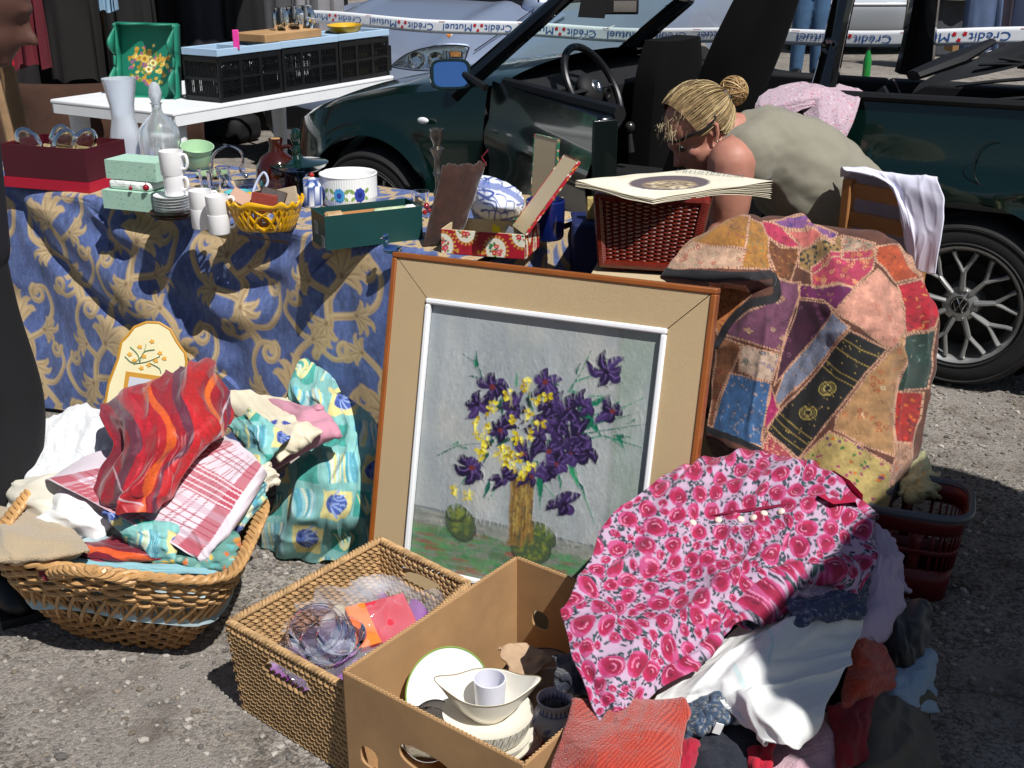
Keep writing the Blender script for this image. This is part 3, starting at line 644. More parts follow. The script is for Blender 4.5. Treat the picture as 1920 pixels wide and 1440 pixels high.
mb = MB(); mb.tube([hc+ex_*q[0]*1.03+(Zv*.9+SA_*.25)*q[1]*1.04+nl*.0 for q in ring], .005, 5, closed=True); obj('lamp_seal', mb, BLK, hl)
mb = MB(); mb.box(hc+ex_*.13-nl*.008+Zv*.03, (.06, .03, .012), M=np.stack([ex_, Zv, nl], 1)); obj('turn_lamp', mb, mat('amber', 'c98a4a', rough=.3), hl, bevel=.004)
gc = ad(705, 105, 6.98)
for k_ in range(4):
    mb = MB(); mb.box(gc+Zv*(.035-.03*k_)+SB*.12, (.36, .03, .016), M=np.stack([SB, SA_, Zv], 1)); obj('grille_bar', mb, BLK, van, bevel=.003)
mb = MB(); mb.box(gc+SA_*.03+SB*.12-Zv*.01, (.4, .02, .14), M=np.stack([SB, SA_, Zv], 1)); obj('grille', mb, DARK, van)
mb = MB(); mb.box(sq(-.03, .86, .36), (1.3, .1, .16), M=np.stack([SB, SA_, Zv], 1)); obj('lower_grille', mb, BLK, van, bevel=.02)
mb = MB(); mb.tube([sq(.3, .12, .80), sq(.62, .10, .90), sq(1.15, .14, 1.03)], .004, 5); obj('bonnet_gap', mb, BLK, van)
mc = ad(1010, 10, 8.0); mb = MB(); mb.ball(mc, (.11, .07, .07), 12); obj('door_mirror', mb, SIL, van)
st = ad(842, 72, 7.15); mb = MB(); mb.slab([st, st+np.array([.07, -.002, .07]), st+np.array([.045, .005, .10]), st+np.array([-.02, .005, .03])], .003); obj('windscreen_sticker', mb, mat('sticker', 'd8dbe0'), van, smooth=False)
mb = MB(); mb.ball(st+np.array([.0, -.012, .02]), (.014, .003, .014), 10); obj('sticker_sun', mb, mat('sticker_orange', 'd98a3a'), van)
# ============================================================= striped tape
T0 = ad(560, 30, 7.28); TD = Uv.copy(); T1 = ad(2120, 67, 5.0); TL_ = np.linalg.norm(T1-T0); TD = (T1-T0)/TL_; TN = np.cross(TD, Zv); TN /= np.linalg.norm(TN)
def tp_(s, hh):
    sag = -.05*math.sin(PI*s/TL_)**1+.006*math.sin(s*5.1); return T0+TD*s+Zv*(hh+sag+.0)+TN*(.012*math.sin(s*2.3+hh*10))
TW = .072
mb = MB(); mb.grid(np.array([[tp_(s, (q-.5)*TW) for q in np.linspace(0, 1, 5)] for s in np.linspace(0, TL_, 90)]))
tape = obj('barrier_tape', mb, mat('tape_plastic', 'e3e6ea', rough=.35, var=(4, .06)), solid=.0006, sharp=180); tag(tape, 'long white plastic barrier tape with blue upside-down writing, stretched behind the cars', 'tape')
TB = mat('tape_blue', '2d5c9e', rough=.4); TR_ = mat('tape_red', 'c4212d', rough=.4)
s_ = .30
while s_ < TL_-.3:                     # upside down: writing runs towards -TD
    def bend(o_):
        me = o_.data
        for v_ in me.vertices:
            p_ = np.array(v_.co); ss = (p_-T0)@TD; v_.co = tuple(tp_(ss, p_[2]-(T0+TD*ss)[2])+TN*.002)
    o = T0+TD*(s_+.175)+Zv*.016; bend(text_obj('lettering', 'Crédit', o, -TD, -Zv, .17, TB, tape, height=.036))
    o = T0+TD*(s_-.075)+Zv*.018; bend(text_obj('lettering', 'Mutuel', o, -TD, -Zv, .185, TB, tape, height=.036))
    c = T0+TD*(s_-.035)
    for dx, dz, r_ in ((-.022, .012, .012), (.022, .012, .012), (0, -.014, .011)):
        mb = MB(); n_ = 10; mb.add([c+TD*(dx+r_*(1 if q % 2 else .62)*math.cos(q*2*PI/n_))+Zv*(dz+r_*(1 if q % 2 else .62)*math.sin(q*2*PI/n_)) for q in range(n_)], [list(range(n_))]); bend(obj('red_mark', mb, TR_, tape, smooth=False))
    mb = MB(); mb.add([c+TD*(dx)+Zv*dz for dx, dz in ((.245, .026), (.285, .026), (.285, .029), (.245, .029))], [[0, 1, 2, 3]]); bend(obj('red_mark', mb, TR_, tape, smooth=False))
    s_ += .50
# ============================================================= far row
def far_box(px, py, d, w_, h_, col, name, label, cat='box', dp=.3, group=None):
    c = ad(px, py, d); mb = MB(); mb.box(c+np.array([0, dp/2, h_/2]), (w_, dp, h_)); return tag(obj(name, mb, mat('far_'+col, col, rough=.8, var=(5, .2)), bevel=.01), label, cat, group)
hatch = thing('grey_hatchback', ad(1610, 100, 15), 'pale grey car seen from behind across the yard, its bumper and number plate showing', 'car')
hb = ad(1625, 100, 15.); hb[2] = 0
FP = mat('far_silver', 'a3a8ae', rough=.35, metal=.4)
mb = MB(); G = []
for z, y in spl([(.26, .1), (.3, 0), (.5, -.04), (.62, -.02), (.66, .05), (.95, .1), (1.05, .14), (1.45, .55), (1.5, .8)], 30): G.append([hb+np.array([x*(1-.12*max(0, z-.9)), y+.35*abs(x/.85)**5, z]) for x in np.linspace(-.85, .85, 24)])
mb.grid(np.array(G)); obj('tail', mb, FP, hatch)
mb = MB(); mb.box(hb+np.array([0, 2, .62]), (1.68, 3.4, .75)); obj('body', mb, FP, hatch, bevel=.05)
mb = MB(); mb.box(hb+np.array([0, 1.7, 1.2]), (1.4, 2., .5), taper=.85); obj('cabin', mb, mat('tinted_glass'), hatch, bevel=.05)
mb = MB(); mb.box(hb+np.array([-.02, .02, .80]), (.52, .012, .115)); pl = obj('number_plate', mb, mat('plate_white', 'd4d6d4', rough=.5), hatch)
text_obj('plate_text', '9102 SC 67', hb+np.array([-.25, .010, .765]), (1, 0, 0), (0, 0, 1), .46, mat('plate_black', '22242a'), pl, height=.07)
mb = MB(); mb.tube([hb+np.array([x, -.03+.3*abs(x/.85)**5, .6]) for x in np.linspace(-.8, .8, 14)], .014, 6); obj('bumper_strip', mb, BLK, hatch)
for sx in (-.74, .74):
    mb = MB(); mb.box(hb+np.array([sx, .16, .93]), (.18, .1, .26)); obj('tail_light', mb, mat('tail_red', '9a2a22', rough=.2), hatch, bevel=.03)
    for yy in (.75, 3.0):
        mb = MB(); mb.lathe([(0, .1), (.28, .1), (.3, .06), (.3, -.08)], hb+np.array([sx*.98, yy, .3]), 24, ax=frame((sx, 0, 0))); obj('wheel', mb, RUB, hatch)
mb = MB(); mb.box(hb+np.array([0, 1.9, .23]), (1.5, 3.2, .12)); obj('underbody', mb, DARK, hatch)
# long stall tables far away
ft1 = leg_table('trestle_table', ad(1130, 60, 17.0)*np.array([1, 1, 0]), np.array([1., 0, 0]), np.array([0, 1., 0]), 3.2, .8, .72, mat('grey_board', '8b8880', rough=.8), 'long trestle table with boxes across the yard, seen through the windscreen')
def on(o_x, o_y, z, w_, d_, h_, col, name, label, cat='box', group=None):
    mb = MB(); mb.box((o_x, o_y, z+h_/2), (w_, d_, h_)); return tag(obj(name, mb, mat('far_'+col, col, rough=.8, var=(5, .25)), bevel=.012), label, cat, group)
bx = ad(1130, 60, 17.0)
on(bx[0]+1.15, 17.3, .72, .75, .45, .42, 'b7a78a', 'far_crate', 'beige box on the far trestle table, left of the water bottles box')
on(bx[0]+1.75, 17.3, .72, .42, .4, .5, 'a8845c', 'far_carton', 'brown carton under a pale blue bag on the far table')
on(bx[0]+1.75, 17.3, 1.22, .4, .36, .3, 'a8c8cc', 'far_bag', 'pale blue bag on top of the brown carton on the far table', 'bag')
on(bx[0]+.4, 17.3, .72, .6, .4, .3, '5d6470', 'far_crate', 'dark grey box at the left end of the far trestle table')
for i, (x, c, l) in enumerate(((2.15, '17181a', 'black coat'), (2.5, '20261f', 'dark green coat'), (2.85, '15151a', 'long black dress'), (3.3, '6a4a38', 'brown jacket'))):
    garment('hanging_coat', (bx[0]+x, 17.9, 1.6), .38, 1.1, c, l+' hanging in the far row behind the barrier tape', seed=i+3, group='coats hanging in the far row')
# right far row: rail with light jacket, racks of dark clothes
rr_ = ad(1790, 104, 13.6); rr_[2] = 0
rail = thing('garment_rail', rr_, 'clothes rail with white upright poles at the far right', 'clothes rail')
for dx in (-.42, .38): mb = MB(); mb.tube([rr_+np.array([dx, 0, 0]), rr_+np.array([dx, 0, 1.6])], .03, 8); obj('pole', mb, WPL, rail)
mb = MB(); mb.tube([rr_+np.array([-.5, 0, 1.55]), rr_+np.array([.5, 0, 1.55])], .02, 8); obj('crossbar', mb, WPL, rail)
garment('hanging_jacket', rr_+np.array([-.05, -.05, 1.5]), .55, .75, 'a9a79c', 'pale grey jacket hanging on the rail with white poles', seed=8, cat='jacket')
garment('hanging_skirt', rr_+np.array([-.1, .08, .95]), .5, .8, '3b3d42', 'dark grey skirt hanging low on the white pole rail', seed=9, cat='skirt')
garment('hanging_skirt', rr_+np.array([-.42, .1, .9]), .3, .75, '77756c', 'grey-beige skirt at the left end of the white pole rail', seed=10, cat='skirt')
garment('hanging_dress', rr_+np.array([.2, .1, .9]), .26, .75, '8a8a80', 'light grey dress hanging right of the dark skirt', seed=12, cat='dress')
for i, (px, c, l, pt_) in enumerate(((1870, '2a2530', 'dark patterned dress', 0), (1905, '1f2a44', 'navy blue dress', 0), (1940, '3a2a30', 'plum coloured dress', 0), (1842, '4a5a78', 'faded blue shirt', 0))):
    q = ad(px, 60, 11.5); garment('hanging_dress', (q[0], 11.5, 1.35), .36, .95, c, l+' hanging at the far right edge', seed=20+i, cat='dress', group='dresses at the far right edge')
ft2 = leg_table('trestle_table', np.array([rr_[0]+.45, 14.6, 0]), np.array([1., 0, 0]), np.array([0, 1., 0]), 1.8, .7, .6, WPL, 'low white table crowded with small things, right of the garment rail')
for i in range(14):
    c_ = ['6b5a48', '8a8c94', '33384a', 'a08a60', '4c3a3a', '222222', '9aa0a8'][i % 7]
    on(rr_[0]+.55+.23*(i % 7)+.04*random.random(), 14.75+.3*(i//7), .6, .16, .14, .1+.1*random.random(), c_, 'trinket_box', 'small %s trinket box in the %s row on the low white far table' % (['brown', 'grey', 'navy', 'tan', 'maroon', 'black', 'silver'][i % 7], 'back' if i > 6 else 'front'), 'box', 'trinket boxes on the far table')
far_box(1812, 98, 12.9, .32, .16, '8a6a44', 'far_basket', 'brown box with pale cloths on the ground below the rail', dp=.25)
far_box(1826, 84, 13.1, .22, .14, 'c9bfae', 'folded_cloths', 'pile of pale folded cloths in the brown box', 'cloth', dp=.2)
# stall with fabric seen through the passenger window / further cars closing the top of the view
mb = MB(); c = ad(1080, 18, 14.); c[2] = 0
fc = thing('white_van', c, 'grey-white van far behind, seen through the windscreen of the convertible', 'van')
mb.box(c+np.array([-.3, 1.2, .95]), (1.9, 3.6, 1.3)); obj('body', mb, mat('far_van', '8f979f', rough=.4), fc, bevel=.08)
mb = MB(); mb.box(c+np.array([-.3, .9, 1.75]), (1.7, 2.6, .5), taper=.85); obj('cabin', mb, mat('tinted_glass'), fc, bevel=.06)
for sx in (-1.1, .5): mb = MB(); mb.lathe([(0, .1), (.28, .1), (.3, .06), (.3, -.08)], c+np.array([sx, -.1, .3]), 24, ax=frame((sx, 0, 0))); obj('wheel', mb, RUB, fc)
# green bottle
gb = ad(1624, 139, 12.6); gb[2] = 0
mb = MB(); mb.lathe([(0, 0), (.04, 0), (.042, .02), (.042, .2), (.03, .25), (.017, .29), (.016, .36), (0, .36)], gb, 20); b_ = obj('bottle', mb, mat('bottle_green', '1c7a34', rough=.1, spec=.7)); tag(b_, 'green glass bottle standing alone on the asphalt beyond the convertible', 'bottle')
mb = MB(); mb.lathe([(.018, .30), (.018, .36), (0, .362)], gb, 16); obj('cap', mb, BLK, b_)
# ============================================================= shaded clothes stall, back left
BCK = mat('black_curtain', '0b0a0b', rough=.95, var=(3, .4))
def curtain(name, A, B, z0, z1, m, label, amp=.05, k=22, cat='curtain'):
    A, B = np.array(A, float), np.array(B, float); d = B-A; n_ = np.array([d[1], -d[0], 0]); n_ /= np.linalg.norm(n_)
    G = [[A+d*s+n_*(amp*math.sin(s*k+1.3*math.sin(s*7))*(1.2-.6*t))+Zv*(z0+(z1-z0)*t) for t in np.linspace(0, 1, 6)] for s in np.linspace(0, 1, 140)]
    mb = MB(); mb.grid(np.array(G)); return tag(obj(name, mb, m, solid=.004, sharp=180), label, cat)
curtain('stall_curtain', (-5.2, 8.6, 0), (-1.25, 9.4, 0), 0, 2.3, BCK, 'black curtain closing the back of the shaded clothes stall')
cn = thing('stall_canopy', (-3.2, 8, 0), 'dark canopy on wooden posts over the clothes stall', 'canopy')
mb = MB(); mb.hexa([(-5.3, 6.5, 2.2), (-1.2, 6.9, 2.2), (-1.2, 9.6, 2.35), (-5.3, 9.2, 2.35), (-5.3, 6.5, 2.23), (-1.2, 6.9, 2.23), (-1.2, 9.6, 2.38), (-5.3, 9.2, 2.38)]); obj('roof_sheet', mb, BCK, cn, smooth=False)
for px, d_ in ((218, 7.4), (20, 5.4)):
    q = ad(px, 40, d_); mb = MB(); mb.tube([(q[0], q[1], 0), (q[0]-.12, q[1], 2.25)], .035, 10); obj('post', mb, WOODP, cn)
rail2 = thing('garment_rail', (-2.6, 7.8, 0), 'dark metal clothes rail under the canopy, back left', 'clothes rail')
mb = MB(); mb.tube([(-4.6, 7.4, 1.62), (-1.3, 7.9, 1.62)], .015, 8); obj('crossbar', mb, BLK, rail2)
for q in ((-4.6, 7.4), (-1.3, 7.9)): mb = MB(); mb.tube([(q[0], q[1], 0), (q[0], q[1], 1.62)], .015, 8); obj('pole', mb, BLK, rail2)
exr = (.99, .15, 0)
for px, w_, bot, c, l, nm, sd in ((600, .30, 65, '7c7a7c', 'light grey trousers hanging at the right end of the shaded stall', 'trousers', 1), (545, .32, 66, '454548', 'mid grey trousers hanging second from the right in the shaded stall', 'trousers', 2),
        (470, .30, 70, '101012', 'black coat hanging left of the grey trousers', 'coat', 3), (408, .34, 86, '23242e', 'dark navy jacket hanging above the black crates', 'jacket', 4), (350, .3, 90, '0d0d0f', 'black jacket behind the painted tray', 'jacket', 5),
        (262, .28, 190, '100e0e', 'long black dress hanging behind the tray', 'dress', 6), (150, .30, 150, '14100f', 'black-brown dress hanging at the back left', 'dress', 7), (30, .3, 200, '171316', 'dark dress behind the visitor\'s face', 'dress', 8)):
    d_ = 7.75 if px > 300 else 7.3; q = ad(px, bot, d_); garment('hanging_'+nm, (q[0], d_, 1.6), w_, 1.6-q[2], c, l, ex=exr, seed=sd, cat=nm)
q = ad(62, 122, 5.2); garment('hanging_cardigan', (q[0], 5.2, q[2]+.5), .13, .5, '5e1622', 'maroon cardigan with a red strap hanging at the back left', seed=31, cat='cardigan', depth=.03)
q = ad(31, 122, 5.15); mb = MB(); mb.tube([(q[0], 5.12, q[2]), (q[0]-.02, 5.12, q[2]+.45)], .008, 6, flat=.4); tag(obj('red_strap', mb, mat('strap_red', 'b5142b')), 'thin red strap hanging beside the maroon cardigan', 'strap')
q = ad(205, 22, 6.6); garment('hanging_sock', (q[0], 6.6, q[2]+.35), .085, .35, '7f9db4', 'pale blue sleeve hanging over the painted tray', seed=33, cat='garment', depth=.02)
# brown sacking and boxes below
G = []
for s in np.linspace(0, 1, 60):
    G.append([np.array([-3.6+1.75*s, 7.0+.1*math.sin(s*9), 0])+Zv*(.02+.60*t)+np.array([0, .25*t*t+.05*float(noise(s*6, t*3, 0, 5)), 0]) for t in np.linspace(0, 1, 20)])
mb = MB(); mb.grid(np.array(G)); tag(obj('brown_drape', mb, mat('brown_sack', '3a2418', rough=.95, var=(6, .3)), solid=.004, sharp=180), 'dull brown cloth draped low at the back of the shaded stall', 'cloth')
q = ad(40, 245, 4.7); mb = MB(); mb.box((q[0]-.35, 5.2, .17), (.6, .4, .34)); tag(obj('navy_bag', mb, mat('navy_bag', '0f2034', rough=.7, var=(6, .3)), bevel=.08), 'dark navy bag on the ground behind the burgundy box', 'bag')
q = ad(6, 300, 4.3); mb = MB(); mb.tube([ad(-8, 150, 4.6), ad(30, 300, 4.3)], .018, 8); tag(obj('wooden_pole', mb, WOODP), 'leaning wooden pole at the left edge', 'pole')
# ============================================================= white garden table and what stands on it
TT = at(325, 212, .72); TT[2] = 0
gt = thing('garden_table', TT+Vv*.8-Uv*.4, 'white plastic garden table with rounded edge, left of the convertible', 'table')
Mt = np.stack([-Uv, Vv, Zv], 1)
if np.linalg.det(Mt) < 0: Mt = np.stack([Uv, Vv, Zv], 1)
mb = MB(); mb.box(TT+Vv*.82-Uv*.42+Zv*.711, (.84, 1.64, .022), M=Mt); obj('tabletop', mb, WPL, gt, bevel=.008)
mb = MB()
for a, b_, la, lb in ((.82, .012, .02, 1.62), (.82, .828, .02, 1.62), (.012, .42, .8, .02), (1.628, .42, .8, .02)): mb.box(TT+Vv*a-Uv*b_+Zv*.68, (la, lb, .045), M=Mt)
obj('apron', mb, WPL, gt)
for a in (.09, 1.5):
    for b_ in (.09, .75):
        p_ = TT+Vv*a-Uv*b_; mb = MB(); mb.tube([p_+(Uv*.02-Vv*.02)*1, p_+Zv*.66], [.026, .05], 12); obj('leg', mb, WPL, gt)
BCR = mat('crate_black', '0d0e10', rough=.45)
def crate(name, o, label, nx=3):
    L_, D_, h_ = .43, .23, .21; c = thing(name, o, label, 'crate', 'black plastic crates on the white table')
    mb = MB(); M_ = Mt
    def bb(a, b_, z, la, lb, lz): mb.box(o+Vv*a-Uv*b_+Zv*z, (lb, la, lz), M=M_)
    for z in (.012, .105, .195):
        for b_ in (.006, D_-.006): bb(L_/2, b_, z, L_, .012, .024 if z != .105 else .014)
        for a in (.006, L_-.006): bb(a, D_/2, z, .012, D_, .024 if z != .105 else .014)
    for a in np.linspace(.01, L_-.01, nx+1):
        for b_ in (.005, D_-.005): bb(a, b_, h_/2, .02, .011, h_)
    for a in np.linspace(.01, L_-.01, 34): 
        for b_ in (.006, D_-.006): bb(a, b_, h_/2, .003, .005, h_)
    for b_ in np.linspace(.01, D_-.01, 22):
        for a in (.006, L_-.006): bb(a, b_, h_/2, .005, .003, h_)
    for z in np.linspace(.03, .18, 6):
        for b_ in (.007, D_-.007): bb(L_/2, b_, z, L_, .004, .003)
    bb(L_/2, D_/2, .004, L_, D_, .006)
    obj('crate_frame', mb, BCR, c, smooth=False); return c
for i, l in enumerate(('nearest black plastic crate on the white table, right of the painted tray', 'middle black plastic crate of glassware on the white table', 'farthest black plastic crate, under the yellow dish')):
    o = TT+Vv*(.33+.44*i)-Uv*.03+Zv*.722; crate('black_crate', o, l)
    for j in range(4):
        p_ = o+Vv*(.08+.1*j)-Uv*(.07+.05*(j % 2)); 
        if i < 2 or j == 3:
            mb = MB(); mb.lathe([(0, .006), (.03, .006), (.036, .08), (.034, .13), (.038, .15)], p_+Zv*.004, 16); tag(obj('glass_jar', mb, CLR), 'clear glass jar, number %s from the tray, inside the %s black crate' % (['one', 'two', 'three', 'four'][j], ['nearest', 'middle', 'farthest'][i]), 'jar', 'glass jars in the black crates')
    if i == 2: mb = MB(); mb.box(o+Vv*.2-Uv*.115+Zv*.09, (.17, .34, .165), M=Mt); tag(obj('olive_carton', mb, mat('olive', '4b4628', rough=.8, var=(7, .2)), bevel=.004), 'olive brown carton inside the farthest black crate', 'box')
    if i == 0: mb = MB(); mb.lathe([(0, 0), (.08, 0), (.09, .02), (.09, .08), (.07, .12), (0, .14)], o+Vv*.24-Uv*.115+Zv*.01, 28); tag(obj('black_pot', mb, mat('enamel_black', '0c0c0e', rough=.25)), 'round black pot inside the nearest black crate', 'pot')
BLU = mat('pale_blue_plastic', 'a4bfd8', rough=.45)
def rimtray(o, L_, label):
    mb = MB()
    for a, b_, la, lb in ((L_/2, .012, L_, .024), (L_/2, .222, L_-.002, .024), (.012, .117, .024, .185), (L_-.012, .117, .024, .185), (L_/2, .117, .02, .184)): mb.box(o+Vv*a-Uv*b_, (lb, la, .032), M=Mt)
    return tag(obj('blue_tray_frame', mb, BLU, smooth=False, bevel=.002), label, 'tray', 'pale blue frames on the crates')
for i, l in enumerate(('pale blue plastic frame on the nearest black crate', 'pale blue plastic frame on the middle black crate', 'pale blue plastic frame on the farthest black crate')): rimtray(TT+Vv*(.325+.44*i)-Uv*.025+Zv*(.95+.002*i), .438, l)
q = TT+Vv*.46-Uv*.03+Zv*.966; mb = MB(); mb.box(q+Zv*.035, (.03, .006, .09)); tag(obj('pink_tag', mb, mat('pink', 'e0409a', rough=.5), bevel=.004), 'pink price tag clipped upright on the pale blue frame', 'tag')
q = TT+Vv*.88-Uv*.2+Zv*.968; mb = MB(); mb.box(q+Zv*.02+Uv*.05, (.22, .42, .04), M=Mt); tag(obj('carton_lid', mb, CARD, bevel=.004), 'shallow brown carton lid lying on the pale blue frames', 'lid')
for dx, r_, l_ in ((0, .04, 'nearest'), (.1, .05, 'widest, middle'), (.19, .045, 'farthest')):
    mb = MB(); mb.lathe([(0, 0), (r_*.8, 0), (r_, .03), (r_, .08), (r_*.7, .1), (r_*.75, .11)], q+Vv*(dx+.02)+Uv*.06+Zv*.04, 18); tag(obj('glass_bowl', mb, CLR), l_+' small clear glass pot on the carton lid', 'glass', 'glass pots on the carton lid')
q = TT+Vv*1.4-Uv*.14+Zv*.972; mb = MB(); mb.lathe([(0, 0), (.13, 0), (.15, .03), (.155, .032), (.135, .004), (0, .006)], q, 30, sx=.6, sy=1.); tag(obj('yellow_dish', mb, mat('yellow_enamel', 'c9a030', rough=.3)), 'shallow yellow dish on the farthest pale blue frame', 'dish')
# painted tray
tq = at(230, 178, .722); te = np.array([.93, -.33, 0]); te /= np.linalg.norm(te); tn = np.array([te[1], -te[0], 0]); tz = Zv*.985-tn*.12; TG = mat('tray_green', rough=.45, vc=True, var=(12, .12))
cvs = Canvas(190, 30, 370, 215, 3, '1f7a62')
for k_ in range(110):
    a, r_ = rs.uniform(0, 2*PI), 42*math.sqrt(rs.rand()); x, y = 283+r_*math.cos(a), 122+r_*.95*math.sin(a)
    cvs.ell(x, y, rs.uniform(2, 5), rs.uniform(1.5, 4), rs.uniform(0, 3), ['e2b94e', 'd9a23a', 'efe08a', 'b8862a', 'a2608c', '6b8a3a', 'e8d070', 'c99036'][rs.randint(8)])
for x, y, r_, c in ((272, 110, 9, 'e6c060'), (288, 118, 7, 'efe9a0'), (298, 112, 6, 'd9ab45'), (280, 130, 7, 'f2ecb0'), (262, 108, 5, 'dcae50'), (257, 146, 4, 'a04a8a'), (300, 135, 4, 'e9d878'), (272, 122, 5, '8a5a9a')): cvs.ell(x, y, r_, r_*.85, .3, c); cvs.ell(x, y, r_*.4, r_*.4, 0, 'a87820')
tray = thing('painted_tray', tq, 'green wooden tray with painted flower bouquet, standing on its edge on the white table', 'tray')
TWd, THt = .335, .345
mb = MB(); P = np.array([[tq+te*s+tz*t for t in np.linspace(0, THt, 90)] for s in np.linspace(0, TWd, 90)]); mb.grid(P, col=cvs.sample(proj(P))); obj('tray_base', mb, TG, tray, solid=.008, sharp=180)
TG2 = mat('tray_green_plain', '1f7a62', rough=.45, var=(12, .12))
for s in (0, TWd):
    t_ = np.linspace(0, THt, 40); pr = [(t, .075-.03*math.cos(t/THt*4*PI)*(1 if .05 < t/THt < .95 else .6)) for t in t_]
    hole = [(THt/2+.045*math.cos(a), .055+.014*math.sin(a)) for a in np.linspace(0, 2*PI, 17)[:-1]]
    mb = MB(); A_, B_ = [], []
    for i in range(40):
        t, dp = pr[i]; A_.append((t, dp))
    # strip split around the handle hole
    top, lo = [], []
    for t, dp in pr:
        x_ = abs(t-THt/2)/.045; hh_ = .012*math.sqrt(max(0, 1-x_*x_)); lo.append((t, 0, .05-hh_)); top.append((t, .05+hh_, dp))
    for rows in (lo, top):
        G = [[tq+te*(s+.004*sg)+tz*t+tn*z for z in (a, b2)] for sg in (1,) for t, a, b2 in rows]; mb.grid(np.array(G))
    obj('tray_side', mb, TG2, tray, solid=.009, sharp=180)
for t in (0, THt): 
    mb = MB(); mb.grid(np.array([[tq+te*s+tz*t+tn*z for z in (0, .062-.018*math.cos(s/TWd*4*PI))] for s in np.linspace(0, TWd, 40)])); obj('tray_end', mb, TG2, tray, solid=.009, sharp=180)
# dark bits on the ground between table and car
q = at(420, 262, .0); mb = MB(); mb.box(q+Zv*.10, (.55, .3, .2), M=Mt); tag(obj('dark_holdall', mb, mat('holdall', '0b0b0d', rough=.8, var=(5, .3)), bevel=.06), 'black holdall lying under the white table by the car', 'bag')
# ============================================================= display table with brocade cloth
TZ = .72
C0 = np.array([-.106, 2.83, 0]); TLN, TDP = 2.25, .60
tb = thing('folding_table', C0-Uv*TLN/2+Vv*.3, 'folding display table hidden under the blue and gold cloth', 'table')
MT3 = np.stack([Uv, Vv, Zv], 1)
mb = MB(); mb.box(C0-Uv*TLN/2+Vv*TDP/2+Zv*(TZ-.022), (TLN-.02, TDP-.02, .03), M=MT3); obj('tabletop', mb, mat('table_wood', '6e563c', rough=.6), tb)
for a in (.12, TLN-.12):
    for b_ in (.06, TDP-.06):
        mb = MB(); mb.tube([C0-Uv*a+Vv*b_, C0-Uv*a+Vv*b_+Zv*(TZ-.04)], .016, 8); obj('leg', mb, mat('grey_steel', '6a6a6c', rough=.4, metal=.8), tb)
# --- cloth pattern: gold acanthus scrolls on heathered blue (metres: x along the table, y over the top and down the front)
cb = Canvas(-2.35, -.68, .78, .80, 420, '46588a')
cb.mott(.28, .004, .004, 2, 3); cb.mott(.22, .02, .05, 3, 3)
Y_, X_ = np.mgrid[0:cb.H, 0:cb.W]; f_ = np.clip(fbm(X_/cb.k/.006, Y_/cb.k/.018, 0, 2, 9)*1.1, 0, 1)[..., None]*.32; cb.a = cb.a*(1-f_)+np.array(lin('7389bf'))*f_
GO, GD, GL = 'b29a72', '84694a', 'cbb890'
def tr(cx, cy, sc_, ro, fl):
    c, s = math.cos(ro), math.sin(ro)
    return lambda p: (cx+sc_*(fl*p[0]*c-p[1]*s), cy+sc_*(fl*p[0]*s+p[1]*c))
def gline(T, pts, w0, w1, sc_, n=8):
    w0 *= 1.5; w1 *= 1.4; P = spl(np.array(pts, float), n*len(pts)); P = [T(p_) for p_ in P]; cb.line(P, w0*sc_, GO, w1*sc_)
    cb.line([(x+w0*sc_*.35, y+w0*sc_*.3) for x, y in P], w0*sc_*.16, GD, w1*sc_*.1, .8); cb.line([(x-w0*sc_*.3, y-w0*sc_*.3) for x, y in P], w0*sc_*.14, GL, w1*sc_*.1, .7)
def spiral(T, x, y, r, a0, turns, sc_, w0=.035, sg=1):
    pts = [(x+r*(1-.72*t)*math.cos(a0+sg*t*turns*2*PI), y+r*(1-.72*t)*math.sin(a0+sg*t*turns*2*PI)) for t in np.linspace(0, 1, 9+int(turns*6))]
    gline(T, pts, w0, w0*.7, sc_, 3); e = T(pts[-1]); cb.ell(e[0], e[1], w0*1.25*sc_, w0*1.25*sc_, 0, GO)
def leaf(T, x, y, a, L, sc_, nl=5, sp=1.1, w=.34):
    L = L*1.05
    for k_ in range(nl):
        q = (k_/(nl-1.)-.5)*2; aa = a+q*sp; l_ = L*(1-.35*abs(q)); hook = .35*np.sign(q+.01)
        pts = [(x, y), (x+l_*.5*math.cos(aa), y+l_*.5*math.sin(aa)), (x+l_*.85*math.cos(aa+hook*.35), y+l_*.85*math.sin(aa+hook*.35)), (x+l_*math.cos(aa+hook), y+l_*math.sin(aa+hook))]
        P = [T(p_) for p_ in spl(np.array(pts), 16)]; cb.line(P, np.interp(np.linspace(0, 1, 16), [0, .45, .8, 1], [.10, w*.42, w*.26, .03])*L*sc_*1.0, GO)
    for k_ in range(nl):
        q = (k_/(nl-1.)-.5)*2; aa = a+q*sp*.95; l_ = L*(1-.35*abs(q))*.8
        cb.line([T((x, y)), T((x+l_*.6*math.cos(aa), y+l_*.6*math.sin(aa))), T((x+l_*math.cos(aa+.2*q), y+l_*math.sin(aa+.2*q)))], .018*sc_, GD, .006*sc_, .75)
        aa += .12; cb.line([T((x+.2*l_*math.cos(aa), y+.2*l_*math.sin(aa))), T((x+l_*.9*math.cos(aa+.1*q), y+l_*.9*math.sin(aa+.1*q)))], .012*sc_, GL, .005*sc_, .6)
